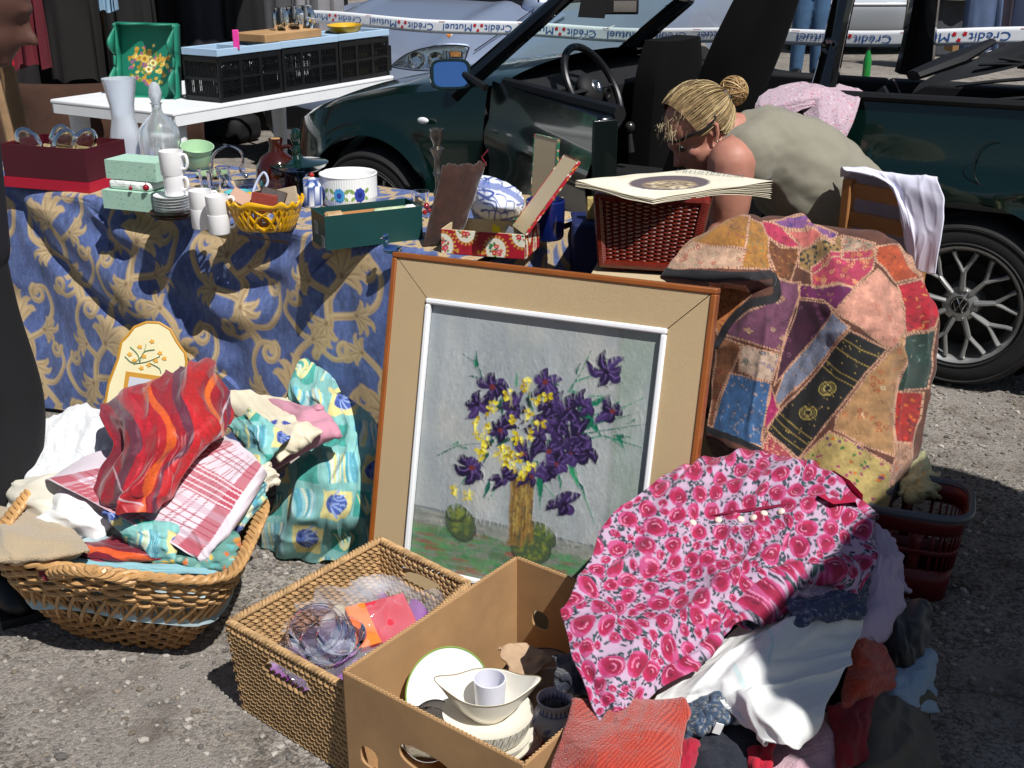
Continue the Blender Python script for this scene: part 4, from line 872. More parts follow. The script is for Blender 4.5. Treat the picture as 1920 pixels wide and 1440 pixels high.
def motif(cx, cy, sc_, ro, fl):
    T = tr(cx, cy, sc_, ro, fl)
    gline(T, [(-.1, 1.0), (.02, .6), (-.05, .25), (.08, -.1), (.02, -.5), (.25, -.85)], .045, .03, sc_)
    gline(T, [(.05, .45), (.35, .30), (.62, .05), (.60, -.28), (.38, -.42)], .032, .026, sc_); spiral(T, .42, -.28, .14, -1.9, 1.15, sc_, .034, -1)
    gline(T, [(-.02, .2), (-.3, .12), (-.55, -.12), (-.52, -.42), (-.3, -.5)], .03, .024, sc_); spiral(T, -.36, -.38, .13, -1.2, 1.1, sc_, .032, 1)
    gline(T, [(-.06, .8), (-.35, .85), (-.6, .65), (-.58, .42)], .028, .022, sc_); spiral(T, -.48, .40, .11, 3.1, 1.0, sc_, .03, -1)
    leaf(T, .06, -.05, -1.25, .46, sc_, 6, 1.15); leaf(T, .36, .3, -.2, .3, sc_, 5, .9); leaf(T, -.3, .12, 2.9, .28, sc_, 5, .9)
    leaf(T, -.02, .55, 1.9, .34, sc_, 5, 1.0); leaf(T, .22, -.8, -.6, .26, sc_, 5, 1.1); spiral(T, .3, .75, .12, .3, 1.1, sc_, .03, 1); gline(T, [(.0, .9), (.2, .92), (.42, .78)], .024, .02, sc_)
for j in range(5):
    for i in range(9):
        motif(-2.3+.375*i+(.19 if j % 2 else 0), -.60+.35*j, .235, (.25 if (i+j) % 2 else -.3)+(PI if (i % 2) else 0)*0, 1 if (i+j) % 2 else -1)
CLOTHM = mat('brocade', rough=.8, vc=True, weave=(420, .35), bump=(40, .12, .002), sheen=.15)
# front and top
ns, ntop, nfr = 620, 90, 260
S = np.linspace(-TLN-.03, .012, ns); rows = []; uvs = []
tt = np.concatenate([np.linspace(-TDP, 0, ntop)[:-1], np.linspace(0, .715, nfr)])
P = np.zeros((ns, len(tt), 3)); UV = np.zeros((ns, len(tt), 2)); rad = .018
for j, t in enumerate(tt):
    if t <= -rad: off, z = -t-0., TZ+.004
    elif t < rad*.6:
        a = (t+rad)/(rad*1.6)*PI/2; off = rad-rad*math.sin(a)-0.0; z = TZ+.004-rad*(1-math.cos(a))
    else: off, z = -(t)*.15, TZ+.004-rad-(t-rad*.6)*.985
    P[:, j] = C0+(S+.10*max(0, t)*(S+TLN)/TLN)[:, None]*Uv+Vv*off+Zv*max(z, .012); UV[:, j, 0] = S; UV[:, j, 1] = t
XY = proj(P); X, Y = XY[..., 0], XY[..., 1]
tg = np.clip(tt/.05, 0, 1)[None, :]; D = np.zeros((ns, len(tt)))
def seg(px, pts, wd):
    d = np.full(X.shape, 1e9); sg = np.zeros(X.shape)
    for (xa, ya), (xb, yb) in zip(pts[:-1], pts[1:]):
        ux, uy = xb-xa, yb-ya; L2 = ux*ux+uy*uy; t = np.clip(((X-xa)*ux+(Y-ya)*uy)/L2, 0, 1); q = np.hypot(X-xa-t*ux, Y-ya-t*uy); s_ = np.sign((X-xa)*uy-(Y-ya)*ux)
        m = q < d; d = np.where(m, q, d); sg = np.where(m, s_, sg)
    return d, sg
for pts, wd, dp in (([(25, 365), (80, 470), (170, 560), (285, 650), (352, 705)], 13, .022), ([(70, 370), (150, 450), (240, 545), (330, 640)], 26, -.020), ([(0, 400), (60, 520), (120, 640), (150, 760)], 22, .014),
        ([(190, 395), (300, 450), (420, 500), (540, 500), (610, 455)], 30, -.030), ([(230, 440), (330, 520), (430, 585), (520, 585), (575, 530)], 32, -.026), ([(250, 510), (340, 610), (400, 680)], 26, -.016),
        ([(360, 720), (330, 760)], 20, .012), ([(640, 500), (660, 640), (650, 770)], 34, .010), ([(480, 620), (520, 760)], 40, -.010), ([(20, 600), (70, 760)], 25, -.014)):
    d, sg = seg(None, pts, wd); D += -dp*np.exp(-(d/wd)**2)*.9
    if dp < 0: D += dp*.75*np.exp(-((d-wd*1.7)/(wd*.9))**2)*(sg > 0)*-1*-1
D += .010*fbm(UV[..., 0]*3.2, UV[..., 1]*2.5, 0, 3, 11)+.006*(1-2*np.abs(noise(UV[..., 0]*7+UV[..., 1]*3, UV[..., 1]*2, 0, 5)))
P += (-Vv)*(D*tg)[..., None]; P[..., 2] += np.where(tt < -.02, .0015*fbm(UV[..., 0]*9, UV[..., 1]*9, 0, 2, 4), 0)
P[..., 2] = np.maximum(P[..., 2], .01); P[:, -1, 2] += .018*(fbm(S*3, 0, 0, 2, 8)+.6)
mb = MB(); mb.grid(P, col=cb.sample(UV))
# right end
ss = np.linspace(0, TDP, 110); tz_ = np.linspace(.012, .60, 120); Q = np.zeros((110, 120, 3)); UQ = np.zeros((110, 120, 2))
for j, t in enumerate(tz_):
    Q[:, j] = C0+Uv*(.012+.10*t)+(ss-.15*t*(1-ss/TDP))[:, None]*Vv+Zv*(TZ+.004-t-.004); UQ[:, j, 0] = t; UQ[:, j, 1] = -ss
Q += Uv*(.012*fbm(ss[:, None]*6, tz_[None, :]*2.5, 0, 2, 6)*np.clip(tz_/.08, 0, 1))[..., None]
tcl = obj('tablecloth', mb, CLOTHM, solid=.0015, sharp=180); tag(tcl, 'blue tablecloth with gold acanthus scrolls, draped over the display table to the ground', 'tablecloth')
mb = MB(); mb.grid(Q, col=cb.sample(UQ)); obj('end_drop', mb, CLOTHM, tcl, solid=.0015, sharp=180)
# ============================================================= things on the display table
def kz(P_): return float((np.asarray(P_)-Cv)@FW)/FPX
WCH = mat('white_china', 'eeeeee', rough=.12, spec=.6)
def lat(name, px, py, prof, m, label, cat, h=TZ+.006, n=36, group=None, parent=None, sx=1., ax=None, world=None):
    c = at(px, py, h) if world is None else np.array(world); k = kz(c)
    mb = MB(); mb.lathe([(r_*k, z_*k/.93) for r_, z_ in prof], c, n, ax=ax, sx=sx); o = obj(name, mb, m, parent)
    if parent is None: tag(o, label, cat, group)
    return o, c, k
def handle(o, c, k, pts, r_, m, ex=(1, 0, 0), name='handle'):
    ex = np.array(ex, float); mb = MB(); mb.tube([c+ex*x*k+Zv*z*k/.93 for x, z in spl(np.array(pts, float), 5*len(pts))], r_*k, 8); return obj(name, mb, m, o)
def boxpx(p0, p1, depth, h, z0=TZ+.006, flip=False):
    A, B = at(*p0, z0), at(*p1, z0); ex = B-A; L_ = np.linalg.norm(ex); ex /= L_; ey = np.cross(Zv, ex); return A, ex, ey, L_, depth, h
def openbox(name, spec, m, label, cat='box', th=.004, inner=None, group=None, z1=None):
    A, ex, ey, L_, D_, h_ = spec; t = thing(name, A+ex*L_/2+ey*D_/2, label, cat, group)
    M_ = np.stack([ex, ey, Zv], 1)
    for (a, b_, la, lb, nm) in ((L_/2, th/2, L_, th, 'front_wall'), (L_/2, D_-th/2, L_, th, 'back_wall'), (th/2, D_/2, th, D_-2*th-.0005, 'end_wall'), (L_-th/2, D_/2, th, D_-2*th-.0005, 'end_wall')):
        mb = MB(); mb.box(A+ex*a+ey*b_+Zv*h_/2, (la, lb, h_), M=M_); obj(nm, mb, m, t, smooth=False)
    mb = MB(); mb.box(A+ex*L_/2+ey*D_/2+Zv*.002, (L_-.002, D_-.002, .003), M=M_); obj('bottom', mb, m, t, smooth=False); return t
# burgundy box of glasses
BUR = mat('burgundy_card', '48101e', rough=.35, var=(5, .12)); CRI = mat('crimson_band', 'a8132f', rough=.35)
sp_ = boxpx((12, 349), (168, 362), .20, .135)
bb_ = openbox('burgundy_box', sp_, BUR, 'burgundy card box with a crimson band, full of upturned glasses, left end of the table')
A, ex, ey, L_, D_, h_ = sp_; M_ = np.stack([ex, ey, Zv], 1)
for a, b_, la, lb in ((L_/2, -.0025, L_+.008, .004), (L_/2, D_+.0025, L_+.008, .004), (-.0025, D_/2, .004, D_), (L_+.0025, D_/2, .004, D_)):
    mb = MB(); mb.box(A+ex*a+ey*b_+Zv*.016, (la, lb, .032), M=M_); obj('crimson_band', mb, CRI, bb_, smooth=False)
THIN = mat('thin_glass', 'f6f3ee', rough=.02, trans=1., ior=1.38, spec=.9)
for i, (a, b_, tl, l) in enumerate(((.06, .06, -.5, 'leftmost'), (.13, .13, .1, 'second from the left'), (.19, .07, .45, 'third from the left'), (.235, .11, .6, 'rightmost'))):
    c = A+ex*a+ey*b_+Zv*.132; M2 = np.array(Matrix.Rotation(tl, 3, 'Y')); mb = MB(); mb.lathe([(.018, -.06), (.026, -.05), (.036, -.02), (.038, .01), (.024, .04), (.012, .05), (.004, .052), (0, .0525), (0, .050), (.011, .048), (.022, .038), (.036, .01), (.034, -.02), (.024, -.048)][::1], c, 24, ax=M2)
    tag(obj('wine_glass', mb, THIN), 'clear round wine glass lying in the burgundy box, '+l, 'glass', 'glasses in the burgundy box')
mb = MB(); mb.box(A+ex*L_/2+ey*D_/2+Zv*.06, (L_-.02, D_-.02, .09), M=M_); tag(obj('straw_packing', mb, mat('straw', 'a99a70', rough=.9, bump=(90, 1., .02), var=(60, .5))), 'straw coloured packing filling the burgundy box', 'packing', kind='stuff')
FRO = mat('frosted_glass', 'e8eef6', rough=.4, trans=.6, ior=1.15, spec=.5); FR2 = mat('frosted_clear', 'eef4f6', rough=.25, trans=.8, ior=1.2)
lat('frosted_vase', 242, 312, [(0, 0), (25, 0), (27, 30), (29, 45), (26, 60), (21, 85), (22, 105), (27, 130), (31, 150), (29, 150), (25, 128), (20, 104), (19, 86)], FRO, 'tall waisted vase of frosted glass in front of the painted tray', 'vase')
dc, c, k = lat('decanter', 306, 318, [(0, 0), (33, 0), (36, 6), (38, 50), (35, 72), (22, 88), (12, 96), (9, 102), (9, 112), (12, 114)], FR2, 'frosted decanter with a rounded stopper, right of the tall vase', 'decanter')
mb = MB(); mb.lathe([(q[0]*k, q[1]*k) for q in ((0, 112), (6, 113), (6, 120), (11, 132), (12, 142), (9, 154), (4, 160), (0, 161))], c, 24); obj('stopper', mb, FRO, dc)
mb = MB(); mb.lathe([(8*k, 6*k), (12*k, 20*k), (7*k, 45*k), (2*k, 60*k)], c-np.array([0, .034, 0]), 16); obj('cut_ornament', mb, CLR, dc)
# green flowered box
FLB = mat('mint_floral', rough=.6, vc=True)
def coverbox(name, A, ex, ey, L_, D_, h_, cvs_scale, parent=None, label=None, cat='box', base='a4c8b4', pal_=('7aa88e', '4f9070', 'cfe0d4'), seed=0):
    cv_ = Canvas(0, 0, L_+D_+.1, h_+D_+.1, 2400 if L_ < .3 else 1500, base); r_ = np.random.RandomState(seed); cv_.mott(.12, .012, .012, seed, 2, pal_[2])
    for q in range(int((L_+D_)*(h_+D_)*14000)):
        x, y = r_.rand()*(L_+D_+.1), r_.rand()*(h_+D_+.1); cv_.ell(x, y, r_.uniform(.0012, .003), .001, r_.rand()*3, pal_[r_.randint(2)], .9)
    mb = MB(); n_ = 46
    def face(o, e1, a, e2, b_, u0, v0):
        s1, s2 = np.linspace(0, a, n_), np.linspace(0, b_, n_); P_ = o+s1[:, None, None]*e1+s2[None, :, None]*e2; U_ = np.stack(np.meshgrid(s1+u0, s2+v0, indexing='ij'), -1); mb.grid(P_, col=cv_.sample(U_))
    face(A, ex, L_, Zv, h_, 0, 0); face(A+ex*L_, ey, D_, Zv, h_, L_, 0); face(A, ey, D_, Zv, h_, .05, 0); face(A+ey*D_, ex, L_, Zv, h_, 0, 0); face(A+Zv*h_, ex, L_, ey, D_, 0, h_); face(A, ex, L_, ey, D_, 0, 0)
    o = obj(name, mb, FLB, parent, sharp=30)
    if label: tag(o, label, cat)
    return o
A, ex, ey, L_, D_, h_ = boxpx((195, 390), (287, 399), .10, .055)
coverbox('mint_box', A, ex, ey, L_, D_, h_, 1, label='mint green box base with a sprig print, right of the burgundy box', seed=1)
A2 = A+Zv*(h_+.03)+ex*.006+ey*.02; coverbox('mint_cover', A2, ex, ey, L_*1.02, D_, .055, 1, label='mint green sprigged lid propped above its box, with red beads below', cat='lid', seed=2)
mb = MB(); mb.box(A+ex*L_*.5+ey*.05+Zv*(h_+.014), (L_*.85, .07, .028), M=np.stack([ex, ey, Zv], 1)); tag(obj('tissue_wad', mb, mat('tissue', 'dfe4e0', rough=.9, bump=(60, .8, .01)), bevel=.01), 'crumpled white tissue between the mint box and its lid', 'paper')
for i, (a, r_) in enumerate(((.62, .006), (.93, .0095))):
    mb = MB(); cc = A+ex*L_*a+ey*(-.004)+Zv*(h_+.012+.006*i); mb.ball(cc, r_, 12); mb.tube([cc, cc+Zv*r_*1.8], .0012, 5); tag(obj('red_bauble', mb, mat('bauble', '8a0f1c', rough=.08, coat=1)), 'glossy red bead at the %s of the mint box' % ('middle', 'right corner')[i], 'bead', 'red beads on the mint box')
# amber plates, saucers, mugs
AMB = mat('amber_glass', '3a1404', rough=.2, spec=.3)
ap_, c, k = lat('amber_plate', 327, 408, [(0, 0), (28, 0), (42, 5), (43, 7), (28, 3), (0, 3)], AMB, 'lower amber glass plate under the stack of white saucers', 'plate', group='amber plates')
lat('amber_plate', 0, 0, [(0, 0), (28, 0), (43, 5), (44, 7), (28, 3), (0, 3)], AMB, 'upper amber glass plate directly under the white saucers', 'plate', world=c+Zv*6*k, group='amber plates')
for i in range(6): lat('saucer', 0, 0, [(0, 0), (20, 0), (34, 4.6), (35, 5.6), (20, 2), (0, 2)], WCH, 'white saucer, %s from the bottom of the stack on the amber plates' % ['first', 'second', 'third', 'fourth', 'fifth', 'sixth'][i], 'saucer', world=c+Zv*(12+5.2*i)*k+np.array([.001*(i % 2), 0, 0]), group='white saucers in a stack')
def mug(c, r_, h_, label, hd=(1, 0, 0)):
    k = kz(c); o, _, _ = lat('mug', 0, 0, [(0, 0), (r_*.9, 0), (r_*.95, 2), (r_, h_), (r_*.93, h_), (r_*.88, 4), (0, 4)], WCH, label, 'mug', world=c, group='white coffee cups')
    handle(o, c, k, [(r_*.92, h_*.82), (r_*1.4, h_*.85), (r_*1.55, h_*.55), (r_*1.35, h_*.3), (r_*.95, h_*.28)], 3, WCH, hd); return o
q = c+Zv*44*k+ex*8*k; mug(q, 20, 36, 'white cup standing on the stack of saucers', (.9, -.3, 0)); q2 = q+Zv*37*k-ex*1*k; mug(q2, 23, 42, 'topmost white cup, stacked above the saucers', (.9, -.3, 0))
for (px, py, l) in ((381, 427, 'left'), (412, 437, 'right')):
    b0 = at(px, py, TZ+.006); kk = kz(b0); mug(b0, 21, 34, 'lower white cup of the %s pair at the table edge' % l, (.9, .3, 0)); mug(b0+Zv*35*kk, 21.5, 34, 'upper white cup of the %s pair at the table edge' % l, (.9, .3, 0))
CEL = mat('celadon', '9ec09a', rough=.15, spec=.6)
g1, c, k = lat('green_bowl', 372, 318, [(0, 0), (16, 0), (24, 12), (30, 26), (28, 26), (20, 10), (0, 4)], CEL, 'lower pale green bowl right of the decanter', 'bowl', group='pale green bowls')
lat('green_bowl', 0, 0, [(0, 0), (16, 0), (24, 12), (31, 28), (29, 28), (20, 10), (0, 4)], CEL, 'upper pale green bowl tilted in the lower one', 'bowl', world=c+Zv*16*k, ax=np.array(Matrix.Rotation(.22, 3, 'X')@Matrix.Rotation(.12, 3, 'Y')), group='pale green bowls')
lat('green_saucer', 400, 332, [(0, 0), (14, 0), (30, 5), (31, 7), (14, 3), (0, 3)], CEL, 'pale green saucer behind the white cups', 'saucer')
for i, (px, py) in enumerate(((388, 352), (404, 358), (420, 350))): lat('tumbler', px, py, [(0, 0), (11, 0), (14, 34), (13, 34), (10.5, 3), (0, 3)], THIN, 'clear small tumbler %s the white cups' % ('just behind', 'between the bowls and', 'right behind')[i], 'tumbler', group='clear tumblers behind the cups')
gd, c, k = lat('glass_dish', 462, 345, [(0, 0), (40, 0), (46, 14), (44, 14), (38, 2), (0, 2)], CLR, 'clear glass dish with a curved metal handle behind the turquoise bowl', 'dish')
mb = MB(); mb.tube(spl(np.array([ad(398, 335, c[1]+.02), ad(400, 292, c[1]+.01), ad(425, 274, c[1]), ad(450, 283, c[1]), ad(456, 303, c[1]), ad(450, 318, c[1]), ad(462, 332, c[1])]), 40), .0042, 8); mb.ball(ad(461, 330, c[1]), .008, 8); obj('curved_handle', mb, CHR, gd)
tqb, c, k = lat('turquoise_bowl', 448, 378, [(0, 0), (16, 0), (24, 8), (26, 18)], mat('black_glaze', '101214', rough=.1, coat=1), 'small black bowl with turquoise glaze inside, behind the yellow basket', 'bowl')
mb = MB(); mb.lathe([(0, 6*k), (18*k, 7*k), (24.6*k, 18*k), (26*k, 19*k)], c, 32); obj('inner_glaze', mb, mat('turquoise', '58b0b4', rough=.15, coat=1), tqb)
# yellow lattice basket
YL = mat('yellow_glaze', 'd9a514', rough=.18, coat=.6, var=(25, .15)); yb = at(497, 436, TZ+.008); yb = yb+np.array([0, .035, 0])
ybo = thing('ceramic_basket', yb, 'yellow glazed ceramic basket with lattice sides and a wavy rim, beside the dark green box', 'basket')
def sup(a, kx, ky, p=.55): return np.array([kx*np.sign(math.cos(a))*abs(math.cos(a))**p, ky*np.sign(math.sin(a))*abs(math.sin(a))**p, 0])
mb = MB(); ar = np.linspace(0, 2*PI, 97)[:-1]
mb.grid(np.array([[yb+sup(a, .094+.008*q, .06+.008*q)+Zv*(.068+.016*q**1.5+.006*q*math.sin(a*14)) for a in ar] for q in (0, .3, .6, 1.)]), cv=True); obj('wavy_rim', mb, YL, ybo, solid=.005, sharp=180)
for sg in (-1, 1):
    mb = MB()
    for i in range(32):
        a0 = i*2*PI/32; mb.tube([yb+sup(a0+sg*.28*q, .066+.028*q**.7, .036+.024*q**.7)+Zv*(.004+.066*q) for q in np.linspace(0, 1, 6)], .0042, 6, cap=False)
    obj('lattice', mb, YL, ybo)
mb = MB(); mb.lathe([(0, 0), (.066, 0), (.068, .006), (0, .006)], yb, 32, sy=.56); obj('base', mb, YL, ybo)
mb = MB(); mb.tube([yb+sup(a, .094, .06)+Zv*.070 for a in ar], .0045, 6, closed=True); obj('rim_band', mb, YL, ybo)
for i, (dx, dy, dz, c_, l, an) in enumerate(((-.06, .0, .085, 'b08c78', 'pinkish brown scrap of leather', .5), (-.02, .02, .08, '1c1820', 'black leather purse', -.4), (.02, .0, .088, '2a1712', 'dark brown folded purse', .3), (.05, .02, .085, '9a8a74', 'beige folded paper', -.2), (.0, -.02, .078, '7a2a1c', 'rust red wallet', .15))):
    Mr = np.array(Matrix.Rotation(an, 3, 'Y')@Matrix.Rotation(.5+.2*i, 3, 'X')); mb = MB(); mb.box(yb+np.array([dx, dy, dz]), (.07, .05, .008), M=Mr)
    tag(obj(l.split()[-1], mb, mat('scrap_'+c_, c_, rough=.6, bump=(60, .5, .004)), bevel=.003), l+' lying in the yellow ceramic basket', l.split()[-1])
mb = MB(); mb.tube(spl(np.array([yb+np.array(q) for q in ((-.045, .03, .08), (-.03, .05, .12), (-.01, .055, .145), (0, .05, .12), (-.02, .04, .09))]), 24), .0035, 7); tag(obj('blue_string', mb, mat('pale_blue_cord', 'b4bfd8', rough=.6)), 'looped pale blue cord sticking out of the yellow basket', 'cord')
# brown jug and green covered stand
BRG = mat('brown_glaze', '3a1209', rough=.1, coat=1, var=(8, .35)); DGG = mat('dark_green_glass', '06241d', rough=.06, coat=1, spec=.8)
jg, c, k = lat('brown_jug', 524, 372, [(0, 0), (26, 0), (34, 14), (40, 40), (38, 58), (28, 72), (14, 82), (11, 92), (13, 100), (13, 104)], BRG, 'round brown glazed jug with a cork, behind the yellow basket', 'jug')
mb = MB(); mb.lathe([(0, 112*k), (9*k, 112*k), (10*k, 102*k), (8*k, 96*k)], c, 16); obj('cork', mb, mat('cork', 'b08a5c', rough=.8, var=(60, .3)), jg)
handle(jg, c, k, [(8, 88), (26, 90), (38, 78), (36, 62)], 3.5, BRG)
cs, c, k = lat('green_dome', 562, 372, [(20, 0), (14, 4), (8, 14), (8, 34), (20, 44), (40, 50), (54, 58), (57, 63), (54, 64), (30, 66), (12, 70), (8, 76), (9, 84), (6, 92), (9, 100), (11, 108), (8, 118), (0, 122)], DGG, 'dark green glass covered stand with a knobbed finial, beside the brown jug', 'stand', n=40)
cn_, c, k = lat('striped_canister', 588, 386, [(0, 0), (17, 0), (18, 4), (18, 34), (16, 38), (10, 46), (4, 50), (0, 51)], mat('blue_stripe', rough=.15, vc=True), 'small blue and white striped pot with a red knob, left of the white dish', 'pot')
V = np.array([v_.co[:] for v_ in cn_.data.vertices]); a_ = cn_.data.color_attributes.new('Col', 'FLOAT_COLOR', 'POINT')
a_.data.foreach_set('color', np.array([(*(lin('e8ecf0') if math.sin(v_[2]/k*.85+math.sin(math.atan2(v_[1], v_[0])*5))>0 else lin('38508c')), 1) for v_ in V], np.float32).ravel())
mb = MB(); mb.ball(c+Zv*58*k, 4.5*k, 10); obj('knob', mb, mat('red_knob', 'b02a20', rough=.15), cn_)
# white casserole with blue flowers
cas_c = at(655, 378, TZ+.006); k = kz(cas_c); cc = Canvas(0, 0, 360, 60, 4, 'eceeec')
for x in np.arange(0, 360, 5): cc.line([(x, 0), (x, 60)], .35, 'b8c0c4', al=.6)
for x, c1 in ((212, '2c3f9a'), (258, '3f93c8'), (300, '2c3f9a'), (160, '3f93c8'), (110, '2c3f9a'), (60, '3f93c8'), (10, '2c3f9a')):
    for q in range(9): a = q*2*PI/9; cc.ell(x+7*math.cos(a), 20+8*math.sin(a), 5, 4.5, a, c1)
    cc.ell(x, 20, 5, 5, 0, '2c3f9a' if c1[0] == '3' else '1c2a70')
    for sx_ in (-16, 16): cc.ell(x+sx_, 27, 6, 3.5, .6*sx_/16, '7fa05a'); cc.ell(x+sx_*.9, 14, 5, 3, -.6*sx_/16, '86a860')
ang = np.linspace(0, 2*PI, 361)[:-1]; hh = np.linspace(0, 1, 60)
P = np.array([[cas_c+np.array([math.cos(a)*(50+3*min(1, h*4))*k*(1+.004*math.cos(a*72)), math.sin(a)*(50+3*min(1, h*4))*k*(1+.004*math.cos(a*72)), h*48*k/.93]) for a in ang] for h in hh]); UVc = np.array([[(math.degrees(a), h*48) for a in ang] for h in hh])
mb = MB(); mb.grid(P, cv=True, col=cc.sample(UVc)); mb.lathe([(53*k, 48*k/.93), (54.5*k, 50*k/.93), (53*k, 51.5*k/.93), (50*k, 50*k/.93), (48*k, 46*k/.93), (46*k, 8*k), (0, 6*k)], cas_c, 90, col=lin('f0f0ee'))
tag(obj('souffle_dish', mb, mat('flowered_china', rough=.12, vc=True), sharp=180), 'large round white ribbed dish painted with blue flowers, behind the long green box', 'dish')
# long dark green box
A = at(612, 470, TZ+.006); B = at(793, 448, TZ+.006); ex = B-A; L_ = np.linalg.norm(ex); ex /= L_; ey = np.cross(Zv, ex)
Bk = at(550, 456, TZ+.006); D_ = abs((Bk-A)@ey)
DG = mat('green_card', '17403f', rough=.45, var=(7, .08))
lb = openbox('long_green_box', (A, ex, ey, L_, max(D_, .10), .088), DG, 'long dark green card box with printed labels, open at the table front edge', th=.003); D_ = max(D_, .10)
WLB = mat('label_paper', 'a9b2b4', rough=.6)
for s_a, s_b, z0, z1, nm in ((.058, .086, .03, .062, 0), (.006, .032, .004, .034, 1)):
    mb = MB(); O_ = A+ey*s_a-ex*.0012; mb.slab([O_+Zv*z0+ey*(s_b-s_a), O_+Zv*z0, O_+Zv*z1, O_+Zv*z1+ey*(s_b-s_a)], .0008); lo = obj('paper_label', mb, WLB, lb, smooth=False)
    for q in range(5): mb = MB(); zz = z0+(z1-z0)*(.16+.16*q); mb.slab([O_-ex*.0012+Zv*zz+ey*(s_b-s_a)*.9, O_-ex*.0012+Zv*zz+ey*(s_b-s_a)*.1, O_-ex*.0012+Zv*(zz+.0018)+ey*(s_b-s_a)*.1, O_-ex*.0012+Zv*(zz+.0018)+ey*(s_b-s_a)*.9], .0005); obj('print_line', mb, mat('print_grey', '4a5052'), lo, smooth=False)
mb = MB(); mb.box(A+ex*L_*.5+ey*D_*.55+Zv*.04, (L_*.6, D_*.5, .07), M=np.stack([ex, ey, Zv], 1)); tag(obj('brown_carton', mb, mat('carton_orange', 'b07a48', rough=.7), bevel=.003), 'orange-brown carton lying inside the long green box', 'carton')
for i, (a, r_, l2, c_, l) in enumerate(((.14, .019, .05, 'b3936a', 'marbled tan roll'), (.72, .014, .09, 'b9c8a2', 'pale green patterned roll'), (.93, .015, .03, 'e4e4de', 'white roll end'))):
    p_ = A+ex*L_*a+ey*D_*.35+Zv*.072; mb = MB(); mb.tube([p_-ex*l2/2, p_-ex*(l2/2-.006), p_+ex*(l2/2-.006), p_+ex*l2/2], [r_*.7, r_, r_, r_*.7], 16); tag(obj('paper_roll', mb, mat('roll_'+c_, c_, rough=.35, var=(40, .3))), l+' lying in the long green box', 'roll', 'rolls in the long green box')
# glass duck
DUK = mat('blue_glass', '9cc6f0', rough=.02, trans=1., ior=1.45); dk = at(732, 476, TZ+.004); k = kz(dk)
mb = MB(); mb.ball(dk+Zv*9*k+Uv*5*k, (18*k, 10*k, 9*k), 14); mb.tube([dk+Uv*18*k+Zv*12*k, dk+Uv*28*k+Zv*18*k], [5*k, 1*k], 8); body_ = obj('glass_duck', mb, DUK); tag(body_, 'small blue glass duck at the front edge of the table, above the picture frame', 'ornament')
mb = MB(); mb.tube([dk-Uv*8*k+Zv*10*k, dk-Uv*11*k+Zv*20*k, dk-Uv*8*k+Zv*28*k], [7*k, 4.5*k, 4*k], 10); mb.ball(dk-Uv*9*k+Zv*31*k, 6.5*k, 10); mb.tube([dk-Uv*14*k+Zv*31*k, dk-Uv*22*k+Zv*27*k], [2.6*k, 1*k], 8); obj('duck_head', mb, DUK, body_)
lat('candlestick', 822, 395, [(0, 0), (24, 0), (24, 4), (12, 10), (6, 20), (9, 30), (5, 40), (5, 58), (9, 66), (6, 74), (5, 90), (12, 104), (14, 108), (7, 112), (8, 118), (13, 128), (12, 136), (14, 141), (11, 142), (9, 134)], mat('old_silver', '77736b', rough=.3, metal=.9, var=(20, .5)), 'tarnished silver candlestick behind the brown velvet pouch', 'candlestick')
# velvet pouch
q = [(792, 463), (862, 452), (912, 303), (830, 312)]
pz = [at(792, 463, TZ+.006)]; n_ = np.array([.25, -.97, .1]); n_ /= np.linalg.norm(n_); PP = [onp(x, y, pz[0], n_) for x, y in q]
g_ = np.zeros((40, 50, 3))
for i, s in enumerate(np.linspace(0, 1, 40)):
    for j, t in enumerate(np.linspace(0, 1, 50)): g_[i, j] = (PP[0]*(1-s)+PP[1]*s)*(1-t)+(PP[3]*(1-s)+PP[2]*s)*t
S_, T_ = np.meshgrid(np.linspace(0, 1, 40), np.linspace(0, 1, 50), indexing='ij'); bul = .012*(1-(2*S_-1)**4)*(1-(2*T_-1)**6); rg = .0025*fbm(S_*5, T_*8, 0, 3, 4)
g_[..., 2] += np.where(T_ > .93, .006*fbm(S_*14, T_*0, 0, 2, 5), 0)
mb = MB(); mb.grid(g_+n_*(bul+rg)[..., None]); mb.grid(g_-n_*(bul+.002)[..., None])
pch = obj('velvet_pouch', mb, mat('brown_velvet', '34190f', rough=.95, sheen=.4, var=(25, .45), bump=(120, .6, .002)), solid=.002, sharp=180); tag(pch, 'worn brown velvet pouch standing askew behind the red flowered box', 'pouch')
mb = MB(); mb.tube([PP[2]-Zv*.01, PP[2]+np.array([-.012, 0, .012]), PP[2]+np.array([.004, -.004, .03])], .004, 6, flat=.4); obj('red_ribbon', mb, mat('ribbon_red', '7a0f24', rough=.6), pch)
